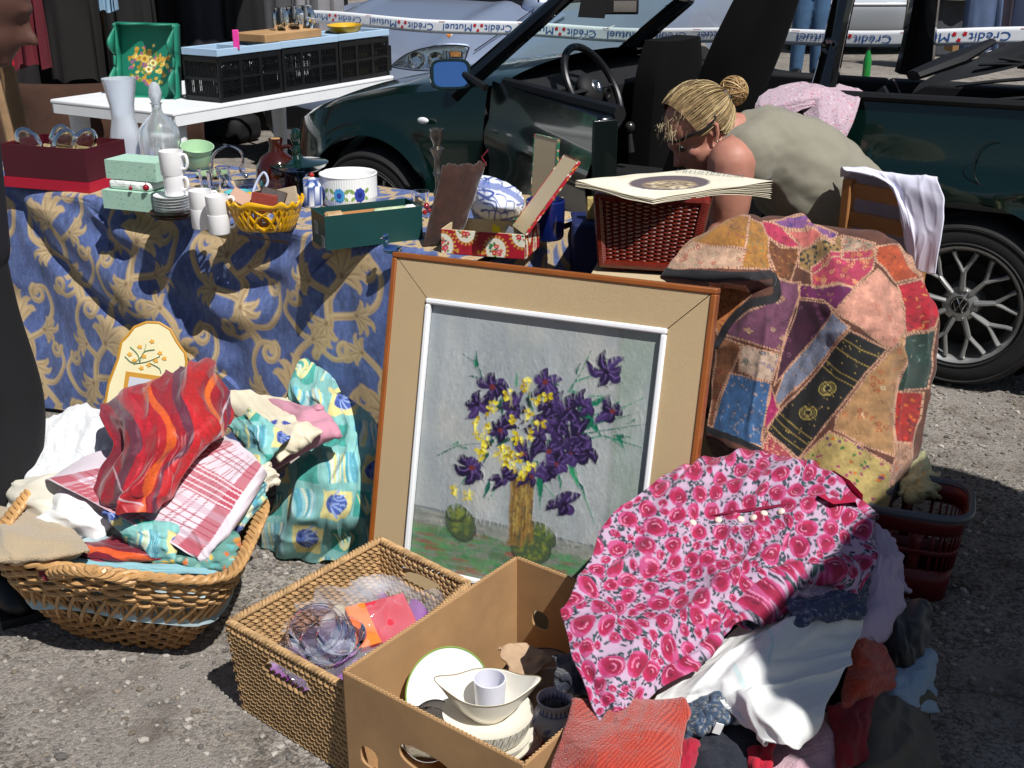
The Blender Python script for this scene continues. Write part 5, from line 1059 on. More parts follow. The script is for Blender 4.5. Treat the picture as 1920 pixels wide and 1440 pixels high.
# flowered boxes with open lids
def flowered(L_, H_, seed, base):
    cv_ = Canvas(0, 0, L_, H_, 2600, base); r_ = np.random.RandomState(seed)
    cv_.mott(.15, .01, .01, seed)
    def med(x, y, R_):
        for a in np.linspace(0, 2*PI, 21)[:-1]: cv_.ell(x+R_*math.cos(a), y+R_*1.12*math.sin(a), R_*.16, R_*.10, a, 'c9963c')
        cv_.ell(x, y, R_*.88, R_*1.0, 0, 'e4e0cc')
        for q in range(34):
            a, rr = r_.rand()*6.3, R_*.62*math.sqrt(r_.rand()); cv_.ell(x+rr*math.cos(a), y+rr*math.sin(a), R_*r_.uniform(.07, .16), R_*.08, r_.rand()*3, ['2f7a4c', '2a6a58', 'c83a44', 'e08a3c', 'd8556a', '4f8a3a'][r_.randint(6)])
        for q in range(4): a = r_.rand()*6; cv_.ell(x+R_*.3*math.cos(a), y+R_*.3*math.sin(a), R_*.2, R_*.19, 0, ['cc2f3e', 'e0803a', 'd04a6a', 'c8283a'][q]); cv_.ell(x+R_*.3*math.cos(a), y+R_*.3*math.sin(a), R_*.08, R_*.08, 0, 'f0b0a0')
    stp = .062; j = 0; yy = H_*.32
    med(L_*.66, H_*.30, .03); med(L_*.03, H_*.34, .03); med(L_*.30, H_*1.0, .03); med(L_*.97, H_*.98, .03)
    for x in (.2, .45, .5): cv_.ell(L_*x, H_*.15, .004, .006, 0, 'c9963c')
    return cv_
def flatpanel(mb, O_, e1, a, e2, b_, cv_, n1=120, n2=60, flip=False):
    s1, s2 = np.linspace(0, a, n1), np.linspace(0, b_, n2); P_ = O_+s1[:, None, None]*e1+s2[None, :, None]*e2; U_ = np.stack(np.meshgrid(s1*cv_.x1/a, s2*cv_.y1/b_, indexing='ij'), -1); mb.grid(P_, col=cv_.sample(U_))
FLM = mat('flowered_paper', rough=.5, vc=True); INN = mat('box_lining', 'c9b693', rough=.8)
A = at(828, 482, TZ+.006)+0; A = at(828, 474, TZ+.006); B = at(984, 486, TZ+.006); ex = B-A; L_ = np.linalg.norm(ex); ex /= L_; ey = np.cross(Zv, ex); H_ = .062
rb_ = openbox('red_flowered_box', (A, ex, ey, L_, .13, H_), INN, 'red rose-papered box with its lid swung open to the right', th=.003)
cv_ = flowered(L_, H_, 3, 'a51c2c'); mb = MB(); flatpanel(mb, A-ey*.0022, ex, L_, Zv, H_, cv_); obj('front_paper', mb, FLM, rb_, sharp=180, solid=.0006)
mb = MB(); flatpanel(mb, A+ex*(L_+.0022), ey, .13, Zv, H_, cv_); obj('end_paper', mb, FLM, rb_, sharp=180, solid=.0006)
mb = MB(); flatpanel(mb, A+ey*.1322, ex, L_, Zv, H_, cv_); obj('back_paper', mb, FLM, rb_, sharp=180, solid=.0006)
lid0 = A+ex*L_+Zv*H_; ldir = ad(1085, 303, A[1]-.02)-lid0; ll = np.linalg.norm(ldir); ldir /= ll; lnn = np.cross(ey, ldir)
def lid(parent, O_, d_, L1, e2, W_, base, seed):
    nn = np.cross(e2, d_); nn /= np.linalg.norm(nn); M_ = np.stack([d_, e2, nn], 1)
    mb = MB(); mb.box(O_+d_*L1/2+e2*W_/2, (L1, W_, .004), M=M_); l_ = obj('open_lid', mb, INN, parent, smooth=False)
    cvl = flowered(L1, W_, seed, base); mb = MB(); flatpanel(mb, O_+nn*.0045, d_, L1, e2, W_, cvl, 100, 60); obj('lid_paper', mb, FLM, l_, sharp=180, solid=.0006)
    cve = Canvas(0, 0, L1, .02, 2600, base); r_ = np.random.RandomState(seed)
    for q in range(40): cve.ell(r_.rand()*L1, r_.rand()*.02, .005, .003, r_.rand()*3, ['e4e0cc', 'c9963c', '2f7a4c', base, base, 'd8556a'][r_.randint(6)])
    for e_off in (-.002, W_+.002):
        mb = MB(); flatpanel(mb, O_+e2*e_off-nn*.003, d_, L1, nn, .009, cve, 90, 8); obj('lid_edge', mb, FLM, l_, sharp=180, solid=.0012)
    mb = MB(); flatpanel(mb, O_+d_*(L1+.001)-nn*.003, e2, W_, nn, .009, cve, 60, 8); obj('lid_edge', mb, FLM, l_, sharp=180, solid=.0012)
e2r = ey*.8-ex*.42; e2r -= ldir*(e2r@ldir); e2r /= np.linalg.norm(e2r); lid(rb_, lid0, ldir, ll, e2r, .12, 'a51c2c', 5)
for i, (a, c_) in enumerate(((.56, 'd8c81e'), (.72, '8a8f9c'), (.86, '7a8290'))):
    p_ = A+ex*L_*a+ey*.07+Zv*.045; mb = MB(); mb.slab([p_+ex*-.016-Zv*.035, p_+ex*.02-Zv*.035, p_+ex*.01+Zv*.014, p_+ex*-.008+Zv*.022], .002); tag(obj('paper_packet', mb, mat('packet_'+c_, c_, rough=.5), smooth=False), ('yellow', 'grey', 'slate blue')[i]+' paper packet standing in the red flowered box', 'packet')
A2 = at(905, 425, TZ+.006); A2 = A2+Vv*.10; L2 = .15
gb_ = openbox('green_flowered_box', (A2, ex, ey, L2, .11, .05), INN, 'green box papered with roses behind the red one, its tall lid standing open', th=.003)
cvg = flowered(L2, .05, 8, '1f6a50')
for O_, e_, w_ in ((A2-ey*.0022, ex, L2), (A2+ex*(L2+.0022), ey, .11)):
    mb = MB(); flatpanel(mb, O_, e_, w_, Zv, .05, cvg); obj('side_paper', mb, FLM, gb_, sharp=180, solid=.0006)
lo = A2+ex*L2+Zv*.05; tip = ad(1046, 262, lo[1]); d_ = tip-lo; l1 = np.linalg.norm(d_); d_ /= l1; e2_ = ey*.5-ex*.8+Zv*.0; e2_ -= d_*(e2_@d_); e2_ /= np.linalg.norm(e2_); lid(gb_, lo, d_, l1, e2_, .09, '1f6a50', 9)
# blue and white cloth bundle
cvb = Canvas(860, 300, 1010, 440, 3, 'e2e6f0')
for k_ in range(26):
    x, y = rs.uniform(880, 985), rs.uniform(325, 420); a = rs.uniform(-.3, 1.0); L1 = rs.uniform(12, 40); cvb.curve([(x, y), (x+L1*.5*math.cos(a)+3, y+L1*.5*math.sin(a)-3), (x+L1*math.cos(a+.5), y+L1*math.sin(a+.5))], rs.uniform(.6, 2.2), ['2c4a9c', '4a64b0', '23408c'][k_ % 3], .4)
cvb.curve([(895, 345), (925, 350), (955, 362), (980, 380)], 6, '5a70b8', 5, .8); cvb.curve([(893, 360), (915, 372), (925, 362), (905, 355)], 3, '2c4a9c', 2)
FAB = mat('fabric', rough=.85, vc=True, weave=(900, .25), sheen=.1)
cloth('folded_scarf', [[(897, 328, .86), (930, 336, .86), (965, 352, .86), (982, 372, .83)], [(890, 350, .86), (925, 360, .88), (960, 372, .87), (978, 392, .82)], [(885, 385, .82), (920, 390, .86), (950, 396, .85), (968, 405, .80)], [(890, 412, .75), (915, 412, .78), (940, 412, .78), (955, 412, .75)]], cvb, FAB, (70, 70), wr=[(.004, 4, 5, 2), (.002, 9, 9, 3)], label='white scarf with blue sketched pattern bundled between the pouch and flowered boxes', cat='scarf')
lat('blue_pot', 1022, 446, [(0, 0), (32, 0), (35, 4), (37, 66), (35, 68), (33, 64), (31, 6), (0, 5)], mat('cobalt_glaze', '101f5c', rough=.2, coat=.5), 'cobalt blue pot at the right end of the display table, behind the red lid', 'pot')
for i, (px, py, r_) in enumerate(((800, 384, 6), (806, 392, 4), (797, 396, 5))):
    mb = MB(); c = at(px, py+22, TZ); k = kz(c); mb.ball(c+Zv*20*k, r_*k, 8); tag(obj('red_bead', mb, mat('bauble')), ('large red bead', 'tiny red bead', 'round red bead')[i]+' between the green box and the velvet pouch', 'bead', 'red beads by the pouch')
q = at(770, 388, TZ); mb = MB(); k = kz(q); mb.lathe([(0, 0), (16*k, 0), (18*k, 24*k), (17*k, 24*k)], q+Vv*.05, 20); tag(obj('crystal_glass', mb, CLR), 'small crystal glass behind the right end of the long green box', 'glass')
# straw block by the hamper
mb = MB(); q = ad(1111, 408, 3.25); mb.box(q+Zv*.028, (.034, .03, .06)); tag(obj('cork_block', mb, mat('straw_block', 'b09c62', rough=.9, bump=(120, .8, .004), var=(60, .3)), bevel=.003), 'small straw coloured block left of the brown hamper', 'block')
mb = MB(); q = ad(1111, 412, 3.25); mb.hexa([(q[0]-.06, 3.2, 0), (q[0]+.08, 3.2, 0), (q[0]+.08, 3.36, 0), (q[0]-.06, 3.36, 0)]+[(q[0]-.06, 3.2, q[2]), (q[0]+.08, 3.2, q[2]), (q[0]+.08, 3.36, q[2]), (q[0]-.06, 3.36, q[2])]); tag(obj('navy_crate', mb, mat('navy_cover', '0e1b4a', rough=.7, var=(8, .2)), bevel=.01), 'navy covered crate between the display table and the hamper', 'crate')
# ============================================================= brown wicker hamper, carton below, magazine on top
WKB = mat('wicker_brown', '6a1f10', rough=.25, coat=.5, var=(30, .35)); 
HL0, HR0 = ad(1130, 506, 2.98), ad(1292, 502, 2.93); HL0[2] = HR0[2] = (HL0[2]+HR0[2])/2; HL1, HR1 = ad(1121, 372, 3.0), ad(1324, 368, 2.93); HL1[2] = HR1[2] = (HL1[2]+HR1[2])/2
hex_ = HR0-HL0; hex_ /= np.linalg.norm(hex_); hey = np.cross(Zv, hex_); HD = .2
ham = thing('wicker_hamper', (HL0+HR0)/2+hey*HD/2, 'glossy dark brown wicker hamper with the magazine lying on top', 'hamper')
def hpt(s, t, dy=0.):   # s along the perimeter 0..4
    k_ = int(s) % 4; f = s-int(s); c0 = [HL0, HR0, HR0+hey*HD, HL0+hey*HD]; c1 = [HL1, HR1, HR1+hey*HD, HL1+hey*HD]; a = c0[k_]*(1-f)+c0[(k_+1) % 4]*f; b_ = c1[k_]*(1-f)+c1[(k_+1) % 4]*f; nn = [-hey, hex_, hey, -hex_][k_]; return a*(1-t)+b_*t+nn*dy
for side, nst in ((0, 13), (1, 9), (2, 13), (3, 9)):
    mb = MB()
    for r_i in range(30):
        t = .11+.80*r_i/29; mb.tube([hpt(side+f, t, .004*math.cos(f*nst*PI+(r_i % 2)*PI)) for f in np.linspace(.0, .9999, nst*4+1)], .0032, 6)
    for i in range(nst+1): mb.tube([hpt(side+min(.9999, i/nst), .05), hpt(side+min(.9999, i/nst), .95)], .004, 6)
    obj('woven_side', mb, WKB, ham)
for t, r_ in ((.97, .011), (.045, .012)):
    mb = MB(); pb = [hpt(i+f, t) for i in range(4) for f in np.linspace(0, .98, 80)]; mb.tube(pb, [r_*(1+.10*(q % 2)) for q in range(320)], 8, closed=True); obj('wrapped_border', mb, WKB, ham)
for i in range(4):
    mb = MB(); a, b_ = hpt(i, .02), hpt(i, .98); mb.tube([a*(1-f)+b_*f for f in np.linspace(0, 1, 81)], [.0125*(1+.10*(q % 2)) for q in range(81)], 8); obj('corner_post', mb, WKB, ham)
mb = MB(); T4 = [hpt(i, .96) for i in range(4)]; mb.slab([q-Zv*.002 for q in T4], .01); obj('lid', mb, WKB, ham)
hb0 = HL0[2]-.014
mb = MB(); q0 = (HL0+HR0)/2+hey*HD*.5+hex_*.09; mb.box((q0[0], q0[1], hb0/2), (.46, .30, hb0), M=np.stack([hex_, hey, Zv], 1)); tag(obj('support_carton', mb, mat('pale_carton', 'b9a888', rough=.85, var=(5, .12)), bevel=.004), 'pale carton standing under the brown hamper, behind the painting', 'carton')
# magazine
cvm = Canvas(1050, 290, 1480, 400, 4, 'd9d2be'); cvm.mott(.06, 40, 20, 3); cvm.mott(.05, 3, 3, 4)
cvm.ell(1255, 343, 76, 13.5, -.02, '5d5358'); cvm.ell(1255, 346, 50, 8, -.02, '8d7c66')
for k_ in range(90): a, r_ = rs.rand()*6.3, math.sqrt(rs.rand()); cvm.ell(1258+48*r_*math.cos(a), 347+6.5*r_*math.sin(a), rs.uniform(1, 5), rs.uniform(.4, 1.3), 0, ['c2b08c', '4a4040', '9a8a70', 'd8ccb0'][k_ % 4])
x_ = 1262
mz0 = HL1[2]+.013
def mpt(px, py, dz): return at(px, py, mz0+dz)
Lf, Bk_, Rt, Fr = mpt(1080, 352, .018), mpt(1296, 318, .012), mpt(1450, 341, .012), mpt(1226, 374, -.002)
mag = thing('magazine', (Lf+Rt)/2, 'old illustrated newspaper lying open-edged on the brown hamper', 'magazine')
for lay in range(9):
    n1, n2 = 60, 60; S_, T_ = np.meshgrid(np.linspace(0, 1, n1), np.linspace(0, 1, n2), indexing='ij')
    Pm = ((Lf*(1-S_[..., None])+Bk_*S_[..., None])*(1-T_[..., None])+(Fr*(1-S_[..., None])+Rt*S_[..., None])*T_[..., None])
    lift = .012*np.sin(PI*np.clip(S_, 0, 1))*.4-.0016*lay-(.004*lay*np.clip(S_*T_*1.0, 0, 1)**3)+.006*(1-T_)*(1-S_)**2*3; Pm[..., 2] += lift+.002*fbm(S_*3, T_*3, lay, 2, 1)
    Pm = Pm-(Rt-Fr)/np.linalg.norm(Rt-Fr)*(.001*((lay*7) % 5))
    mb = MB(); mb.grid(Pm, col=cvm.sample(proj(Pm)) if lay == 0 else np.broadcast_to(lin('d2cab4'), Pm.shape)); pg = obj('cover' if lay == 0 else 'page', mb, mat('newsprint', rough=.75, vc=True), mag, solid=.0005, sharp=180)
    if lay == 0: cov_ = pg; P0m = Pm
def surfpt(s, t, up_=.0012): i, j = min(59, int(s*59)), min(59, int(t*59)); return P0m[i, j]+Zv*up_
o_ = surfpt(.78, .12, .003); e_ = surfpt(.97, .72, .003)-o_; e_u = e_/np.linalg.norm(e_); e_v = np.cross(Zv, e_u)
tx = text_obj('title', "L'ILLUSTRATION", o_, e_u, e_v, np.linalg.norm(e_)*.98, mat('print_blue', '3f5f6e', rough=.7), mag, height=.022, off=.002)
# ============================================================= framed painting leaning back
fa, fl, FWd, FH, FB = -.3979, .255, .757, .828, .0972
PTL = np.array([-.2696, 2.6268, .8014]); pe = np.array([math.cos(fa), math.sin(fa), 0]); pn0 = np.array([math.sin(fa), -math.cos(fa), 0]); pd = pn0*math.sin(fl)-Zv*math.cos(fl); pn = np.cross(pd, pe); pn = pn if pn[1] < 0 else -pn
def fp(s, t, o=0.): return PTL+pe*s+pd*t+pn*o
pt = thing('framed_painting', fp(FWd/2, FH), 'large framed oil painting of purple irises and yellow flowers in a vase', 'painting')
WDF = mat('frame_wood', '8e4f1e', rough=.35, coat=.3, var=(10, .18)); LIN = mat('linen', 'c2a982', rough=.85, weave=(700, .5), var=(3, .05)); WHF = mat('white_fillet', 'e6e8ea', rough=.35)
Mp = np.stack([pe, -pd, pn], 1)
def bar(nm, s0, t0, s1, t1, o, th, m, bev=.003):
    mb = MB(); mb.box(fp((s0+s1)/2, (t0+t1)/2, o), (abs(s1-s0), abs(t1-t0), th), M=Mp); return obj(nm, mb, m, pt, bevel=bev)
e_ = .013
for q in ((0, 0, FWd, e_), (0, FH-e_, FWd, FH), (0, e_, e_, FH-e_), (FWd-e_, e_, FWd, FH-e_)): bar('wooden_edge', *q, -.004, .036, WDF)
mi = FB-.002
for tri in ([(e_, e_), (FWd-e_, e_), (FWd-mi, mi), (mi, mi)], [(FWd-e_, e_), (FWd-e_, FH-e_), (FWd-mi, FH-mi), (FWd-mi, mi)], [(FWd-e_, FH-e_), (e_, FH-e_), (mi, FH-mi), (FWd-mi, FH-mi)], [(e_, FH-e_), (e_, e_), (mi, mi), (mi, FH-mi)]):
    c_ = np.mean(tri, 0); tri = [tuple(np.array(q)+(c_-np.array(q))*.004) for q in tri]
    mb = MB(); mb.add([fp(*q, .010) for q in tri]+[fp(*q, -.016) for q in tri], [[0, 3, 2, 1], [4, 5, 6, 7], [0, 1, 5, 4], [1, 2, 6, 5], [2, 3, 7, 6], [3, 0, 4, 7]]); obj('linen_mount', mb, LIN, pt, smooth=False)
for q in ((mi, mi, FWd-mi, mi+.013), (mi, FH-mi-.013, FWd-mi, FH-mi), (mi, mi+.013, mi+.013, FH-mi-.013), (FWd-mi-.013, mi+.013, FWd-mi, FH-mi-.013)): bar('white_fillet', *q, .008, .016, WHF, .004)
mb = MB(); mb.box(fp(FWd/2, FH/2, -.019), (FWd-.02, FH-.02, .004), M=Mp); obj('backing_board', mb, mat('hardboard', '5f4a34', rough=.8), pt)
# the picture: drawn in the coordinates of an enlarged crop (2.117 per picture unit)
cp_ = Canvas(140, 240, 1240, 1440, 1, '9a9f9e')
def G_(c, al, sx, sy, sd): cp_.mott(al, sx, sy, sd, 3, c)
cp_.poly([(140, 240), (1240, 240), (1240, 1440), (140, 1440)], '989d9d')
cp_.poly([(1040, 330), (1240, 330), (1240, 1440), (930, 1440)], '87958c', .8); cp_.poly([(1020, 340), (1042, 340), (975, 1250), (950, 1250)], '7f877f', .6)
G_('a9aeb0', .7, 120, 260, 1); G_('8d9598', .6, 90, 260, 2); G_('aeada6', .6, 160, 160, 3); G_('838c94', .5, 70, 300, 5)
cp_.poly([(150, 1075), (420, 1120), (950, 1245), (1240, 1300), (1240, 1440), (150, 1440)], '747a70')
for k_ in range(900):
    x, y = rs.uniform(170, 1150), 0; y0 = 1075+(x-190)*.215; y = y0+8+rs.rand()**1.3*330
    c_ = ['6b7d5f', '4e7a50', '3f7a4a', '4a8a54', '7a5a48', '8a4a3a', '4f8a5c', '3f6f50', '6f7a6c'][rs.randint(9)] if y > y0+60 else ['8a8e86', '7a7e78', '6a6e6c', '9a9a90'][rs.randint(4)]
    L1 = rs.uniform(20, 90); cp_.line([(x, y), (x+L1, y+L1*.18)], rs.uniform(5, 14), c_, 3, .6)
for k_ in range(260):
    x, y = rs.uniform(190, 1150), rs.uniform(290, 1060); cp_.line([(x, y), (x+rs.uniform(-12, 12), y+rs.uniform(20, 90))], rs.uniform(3, 10), ['a8adb0', '989da2', 'acaca6', '929a9e', 'a0a7a4'][k_ % 5], 2, .10)
cp_.line([(195, 1072), (430, 1122), (960, 1248)], 5, '5a6062', 3, .7)
def pear(x, y, a, b_, an):
    cp_.ell(x, y+6, a*1.08, b_*1.08, an, '2c332c', .8); cp_.ell(x, y, a, b_, an, '46553a')
    for q in range(70): t, r_ = rs.rand()*6.3, math.sqrt(rs.rand())*.8; cp_.ell(x+a*r_*math.cos(t+an), y+b_*r_*math.sin(t+an), rs.uniform(6, 14), 6, rs.rand()*3, ['6f7c38', '7c8a34', '3e4c36', '4f6a3c', '8c9038'][rs.randint(5)], .3)
pear(705, 1190, 66, 44, .6); pear(388, 1140, 52, 74, -.5); pear(370, 1100, 38, 34, 0); pear(668, 1245, 76, 56, .2)
cp_.poly([(588, 960), (684, 972), (664, 1170), (634, 1238), (574, 1230)], '7c6236')
for k_ in range(130):
    x = rs.uniform(594, 684); y = rs.uniform(960, 1200); cp_.line([(x-6, y), (x-10, y+rs.uniform(20, 60))], rs.uniform(2, 6), ['5a4426', '8c7038', 'a08848', '4a4a3a', '6e5230', '94703a'][rs.randint(6)], 1.5, .8)
GR = ['0f6a4e', '1c7a58', '13584a', '2c8a5e']
for pts in ([(480, 590), (455, 520), (397, 470)], [(455, 520), (452, 460)], [(300, 875), (380, 838), (470, 828)], [(820, 620), (870, 540), (908, 458)], [(850, 580), (935, 552)], [(880, 790), (1000, 770), (1130, 750)], [(860, 760), (990, 735), (1100, 702)], [(900, 720), (1020, 690), (1125, 642)],
        [(870, 820), (960, 800), (1040, 850)], [(820, 900), (870, 1010), (922, 1150)], [(700, 950), (705, 1090)], [(760, 1040), (720, 990)], [(560, 960), (500, 1050)], [(420, 950), (382, 1000)], [(610, 600), (614, 545)], [(960, 800), (1110, 845)], [(900, 640), (990, 640)]): cp_.curve(pts, rs.uniform(3, 5), GR[rs.randint(4)], 1.2)
for x, y, a, L1 in ((452, 500, -1.5, 60), (450, 565, .2, 45), (858, 530, -1.2, 50), (845, 625, .1, 50), (700, 1000, 1.5, 120), (835, 950, 1.2, 110), (870, 1010, 1.1, 60), (490, 1010, 1.9, 80), (530, 990, 2.1, 70), (365, 830, 2.6, 40), (400, 845, .2, 40), (900, 740, .9, 160), (1030, 800, .1, 70), (1020, 820, 1.0, 55), (1070, 740, -.5, 45), (1000, 680, -.7, 70), (940, 660, -.5, 100), (780, 980, 1.4, 60)):
    P_ = [(x-L1*.5*math.cos(a), y-L1*.5*math.sin(a)), (x+5*math.sin(a), y), (x+L1*.5*math.cos(a), y+L1*.5*math.sin(a))]; P_ = spl(np.array(P_), 14); cp_.line(P_, np.interp(np.linspace(0, 1, 14), [0, .4, 1], [2, L1*.13, 1]), GR[int(x) % 4])
for k_ in range(90): t, r_ = rs.rand()*6.3, math.sqrt(rs.rand()); x, y = 680+230*r_*math.cos(t), 770+190*r_*math.sin(t); a = rs.rand()*3; cp_.line([(x, y), (x+40*math.cos(a), y+40*math.sin(a))], 9, ['1a2a2a', '14483c', '241c34', '1c6048'][k_ % 4], 1)
def iris(x, y, r_, sd):
    r2 = np.random.RandomState(sd); a0 = r2.rand()*6
    for q in range(6):
        a = a0+q*PI/3+r2.uniform(-.5, .5); l_ = r_*r2.uniform(.55, 1.3); P_ = spl(np.array([(x, y), (x+l_*.55*math.cos(a), y+l_*.55*math.sin(a)), (x+l_*math.cos(a+.35), y+l_*math.sin(a+r2.uniform(-.6, .7)))]), 12)
        cp_.line(P_, np.interp(np.linspace(0, 1, 12), [0, .5, 1], [r_*.1, r_*.30, r_*.06]), ['201436', '2e2048', '1a1030', '3c2a5c'][r2.randint(4)])
        cp_.line([(px_+2, py_-3) for px_, py_ in P_[2:10]], r_*.05, '6a5290', 1, .8)
    cp_.ell(x, y, r_*.16, r_*.14, 0, ['6a2a2a', '1a1028'][sd % 2])
for i, (x, y, r_) in enumerate(((515, 605, 62), (455, 675, 50), (725, 585, 58), (600, 690, 58), (545, 775, 48), (745, 680, 60), (820, 700, 62), (780, 750, 55), (720, 740, 45), (965, 545, 58), (990, 700, 55), (880, 680, 48), (850, 800, 62), (790, 820, 60), (740, 860, 55), (890, 860, 58), (830, 870, 50), (740, 940, 50), (432, 925, 60), (800, 1070, 62), (640, 870, 40), (560, 960, 45), (670, 960, 40), (700, 800, 45), (770, 910, 44))): iris(x, y, r_*1.22, i)
for k_ in range(60): t, r_ = rs.rand()*6.3, math.sqrt(rs.rand()); cp_.line([(800+100*r_*math.cos(t), 790+120*r_*math.sin(t)), (808+100*r_*math.cos(t), 800+120*r_*math.sin(t)+rs.uniform(-14, 14))], 5, ['201434', '33204e', '58427c', '160e26'][k_ % 4], 1)
YE = ['c9bb1e', 'dccf3a', 'b8a420', 'e6dc62', 'a88c1c']
for x, y in ((575, 635), (640, 600), (660, 585), (505, 700), (515, 680), (455, 745), (460, 790), (490, 820), (480, 875), (470, 855), (545, 875), (610, 800), (620, 815), (665, 710), (690, 655), (735, 640), (705, 745), (600, 740), (670, 790), (600, 925), (650, 940), (575, 905), (630, 960), (670, 920), (555, 850), (590, 860), (360, 1015), (412, 1035), (620, 890), (500, 760), (580, 880)):
    for q in range(7): a = rs.rand()*6.3; l_ = rs.uniform(6, 22); cp_.ell(x+l_*math.cos(a), y+l_*math.sin(a), rs.uniform(6, 12), rs.uniform(4, 8), a, YE[rs.randint(5)])
    cp_.ell(x, y, 4, 4, 0, '8a6a18')
for k_ in range(40): cp_.line([(rs.uniform(520, 640), rs.uniform(820, 930))]*1+[(rs.uniform(520, 640), rs.uniform(820, 930))], 0.1, 'ffffff') if 0 else None
for k_ in range(5200):
    x, y = rs.uniform(300, 1130), rs.uniform(450, 1420); j_, i_ = int(y-240), int(x-140); c_ = cp_.a[j_, i_].copy()*rs.uniform(.8, 1.25); dk = c_.mean() < .22 or c_[2] < .12; a = rs.rand()*PI if dk else rs.uniform(1.2, 1.9); L1 = rs.uniform(6, 18) if dk else rs.uniform(14, 40); cp_.line([(x, y), (x+L1*math.cos(a), y+L1*math.sin(a))], rs.uniform(1.5, 4.5), c_, 1, .55)
def blur(A, n): 
    for q in range(n): A = (A+np.roll(A, 1, 0)+np.roll(A, -1, 0)+np.roll(A, 1, 1)+np.roll(A, -1, 1))/5
    return A
cp_.a = blur(cp_.a, 3)
i0, i1 = mi+.012, mi+.012; n1, n2 = 330, 370
S_ = np.linspace(i0, FWd-i0, n1); T_ = np.linspace(i1, FH-i1, n2); PP_ = np.array([[fp(s, t, 0.) for t in T_] for s in S_]); XY = (proj(PP_)-np.array([680, 440]))*2.117
C_ = cp_.sample(XY); lum = C_.mean(-1); PP_ = PP_+pn*(.0002*fbm(XY[..., 0]/9, XY[..., 1]/14, 0, 2, 3)+.0010*np.clip(np.abs(np.gradient(lum, axis=0))*8, 0, 1))[..., None]
mb = MB(); mb.grid(PP_, col=C_); obj('canvas_picture', mb, mat('oil_paint', rough=.42, vc=True, bump=(260, .25, .0008)), pt, sharp=180)
# ============================================================= cream arched mirror frame behind the wicker basket
mn = np.array([.12, -.93, .33]); mn /= np.linalg.norm(mn); mo = ad(270, 700, 3.17)
mout = [(190, 790), (204, 720), (222, 672), (228, 642), (240, 630), (252, 614), (275, 605), (298, 606), (318, 618), (330, 640), (338, 652), (346, 662), (349, 680), (340, 740), (330, 800)]
P_ = [onp(x, y, mo, mn) for x, y in mout]; P_[0] = onp(182, 850, mo, mn); P_[-1] = onp(318, 860, mo, mn)
mb = MB(); mb.add(P_+[q-mn*.022 for q in P_], [list(range(15)), [15+i for i in range(15)][::-1]]+[[i, i+15, (i+1) % 15+15, (i+1) % 15] for i in range(15)]); mf = obj('mirror_frame', mb, mat('cream_paint', 'd8cfa8', rough=.4, var=(8, .06)), bevel=.003); tag(mf, 'cream arched mirror frame painted with yellow daffodils, leaning on the blue cloth', 'mirror')
def flat(nm, pts, off, m, parent, th=.002): 
    A_ = [onp(x, y, mo+mn*off, mn) for x, y in pts]; mb = MB(); n_ = len(A_); mb.add(A_+[q-mn*th for q in A_], [list(range(n_)), [n_+i for i in range(n_)][::-1]]+[[i, i+n_, (i+1) % n_+n_, (i+1) % n_] for i in range(n_)]); return obj(nm, mb, m, parent, smooth=False)
OCH = mat('ochre_edge', 'b8862e', rough=.45)
flat('inner_border', [(236, 696), (320, 708), (312, 800), (222, 790)], .002, OCH, mf); flat('mirror_glass', [(243, 706), (313, 716), (306, 800), (228, 790)], .004, mat('paper_white', 'b8bcc4', rough=.3), mf, .001)
mb = MB(); mb.tube([q+mn*.0+(-mn)*.004 for q in P_[:]], .0055, 6); obj('ochre_rim', mb, OCH, mf)
for i, (x, y) in enumerate(((262, 650), (285, 640), (270, 668), (300, 662), (243, 664), (292, 676), (252, 676), (308, 672), (265, 690), (279, 684))): flat('daffodil', [(x+5.5*(1 if q % 2 else .55)*math.cos(q*PI/5), y+5*(1 if q % 2 else .55)*math.sin(q*PI/5)) for q in range(10)], .0025, mat('daffodil', 'd29a34', rough=.6), mf, .001)
for i, pts in enumerate(([(234, 668), (250, 680), (268, 664), (274, 645)], [(250, 682), (275, 678), (300, 668)], [(262, 680), (270, 660), (290, 655)], [(280, 680), (298, 690), (302, 700)], [(244, 650), (258, 664), (262, 680)])): mb = MB(); mb.tube([onp(x, y, mo+mn*.002, mn) for x, y in spl(np.array(pts, float), 12)], .0016, 5, flat=.5); obj('painted_stem', mb, mat('stem_green', '5a7a5a', rough=.6), mf)
# ============================================================= wicker laundry basket, left
WK = mat('willow', 'b98f5c', rough=.5, var=(18, .35), coat=.15); WK2 = mat('willow_dark', '9c7040', rough=.55, var=(18, .35))
RF = [at(-40, 1046, .27), at(432, 1098, .26), at(508, 925, .30)]; RF.append(RF[0]+(RF[2]-RF[1])); BF = [at(118, 1190, .0), at(345, 1224, .0)]; bk = (RF[2]-RF[1])*.72; BF += [BF[1]+bk, BF[0]+bk]
wb = thing('wicker_basket', sum(BF)/4, 'big pale willow basket with rope handles, heaped with red, white and turquoise textiles, front left', 'basket')
def rpt(quad, s):     # rounded rectangle walk, s in 0..4
    k_ = int(s) % 4; f = s-int(s); P0 = quad[k_]; P1 = quad[(k_+1) % 4]; c = sum(quad)/4; p_ = P0*(1-f)+P1*f; r_ = abs(2*f-1)**5*.13; return p_*(1-r_)+c*r_
def wpt(s, t, o=0.):
    a, b_ = rpt(BF, s), rpt(RF, s); tt_ = t**.85; p_ = a*(1-tt_)+b_*tt_; c = (sum(BF)+sum(RF))/8; d = p_-c; d[2] = 0; return p_+d/np.linalg.norm(d)*(o+.02*math.sin(PI*t))
NST = 60
